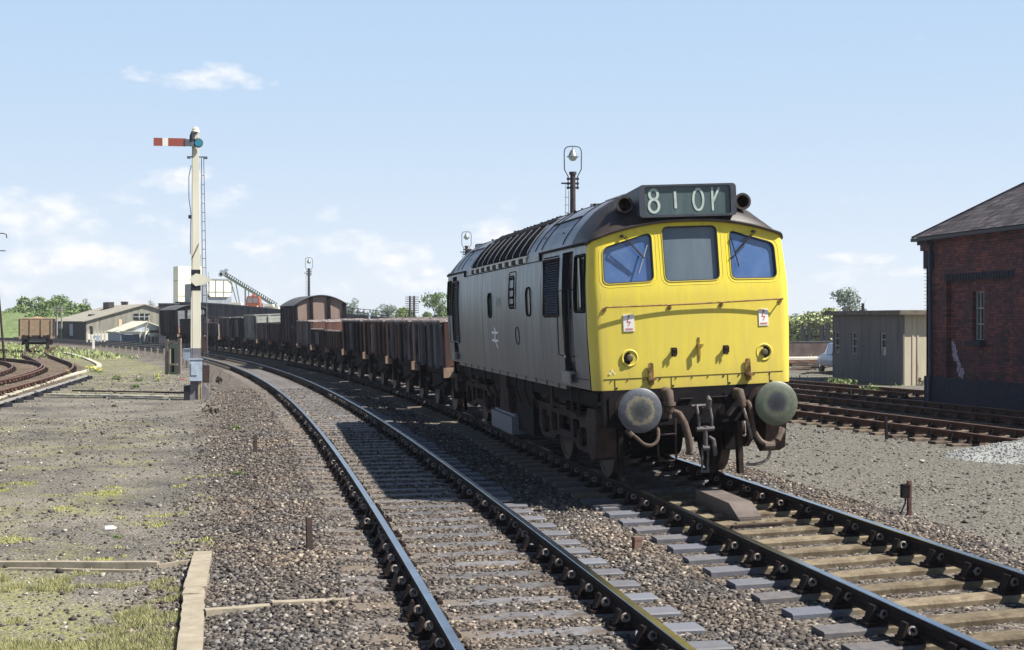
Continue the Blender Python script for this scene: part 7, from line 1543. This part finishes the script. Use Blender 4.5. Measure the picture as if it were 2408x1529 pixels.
WD = [(275, 893, .16), (325, 897, .14), (318, 912, .14), (278, 1262, .05), (1990, 908, .3), (2165, 905, .5), (1965, 905, .3), (555, 1018, .1), (560, 1128, .08), (2050, 925, .3)]
WL2 = ['green weed tuft on the cinders left of the signal post', 'small green tuft close behind the thin pale kerb', 'lower green tuft close to the thin pale kerb', 'tiny bright green tuft on the ground beside the white bottle', 'yellow green weed at the foot of the concrete hut', 'tall weed at the corner between the hut and the brick shed', 'low weed beside the parked blue car', 'green tuft at the edge of the ballast above the peg', 'low green tuft at the edge of the ballast shoulder', 'yellow flowering weed between the far sidings']
for i, (px, py, s) in enumerate(WD):
    x, y = gp(px, py, -.34); t = thing('weed_tuft', WL2[i], 'weed', (x, y, hgt(x, y)-.01)); leaves('foliage', [(0, 0, s*.45)], [(s*1.5, s*1.2, s*.6)], 260, s*.3, leafm('weed_leaf', (.09, .125, .05), (.22, .27, .11)) if i not in (5,) else leafm('weed_dark', (.02, .03, .02), (.08, .07, .05)), t, .1)
x, y = gp(238, 875, -.3)
for i in range(9):
    px, py = [(222, 868), (228, 872), (235, 868), (240, 874), (247, 870), (252, 876), (413, 897), (175, 879), (410, 887)][i]; x, y = gp(px*.9+(8 if i < 6 else 0), py+4, -.33); t = thing('yellow_flowers', 'bunch of small yellow flowers among the green weeds beside the curved pale trough' if i not in (6, 8) else 'yellow flower clump on the cinders close to the notice board', 'flowers', (x, y, hgt(x, y)), group='yellow flowers in the yard')
    leaves('foliage', [(0, 0, .1)], [(.18, .12, .08)], 60, .05, leafm('weed_leaf', (.09, .125, .05), (.22, .27, .11)), t, .1); leaves('petals', [(0, 0, .2)], [(.16, .12, .08)], 16, .045, leafm('petal', (.7, .6, .05), (.85, .78, .12)), t, .1)
# loose bigger stones lying about
r_ = random.Random(12); sm_ = stone_mat('pale_rock', [(0, (.17, .155, .13)), (1, (.34, .315, .265))])
P = np.array([[*gp(px, py, -.33), 0] for px, py in [(166, 1377), (205, 1343), (240, 1352), (222, 1395), (350, 1345), (150, 1300), (60, 1395), (725, 1248), (520, 1480), (545, 1420), (700, 1180), (480, 1140), (560, 1300), (95, 1255), (375, 1190), (260, 1420), (300, 1290), (430, 1350), (130, 1466), (185, 1320)]]); P[:, 2] = H(P[:, 0], P[:, 1])
tag(stones('pale_rocks', P, RNG.uniform(.03, .075, len(P)), sm_), 'larger pale stones dotted over the foreground ground', 'stones', kind='stuff')

# ------------------------------------------------------------------ summer haze in the air
hm = bpy.data.materials.new('haze_air'); hm.use_nodes = True; t = hm.node_tree; t.nodes.clear(); o_ = N(t, 'ShaderNodeOutputMaterial'); pv = N(t, 'ShaderNodeVolumePrincipled')
pv.inputs['Color'].default_value = (.86, .92, 1, 1); pv.inputs['Density'].default_value = .0003; pv.inputs['Anisotropy'].default_value = .2; t.links.new(pv.outputs[0], o_.inputs['Volume'])
mb = MB(); mb.box(-450, 600, -40, 1100, -2, 14); tag(mb.build('haze', hm), kind='stuff')
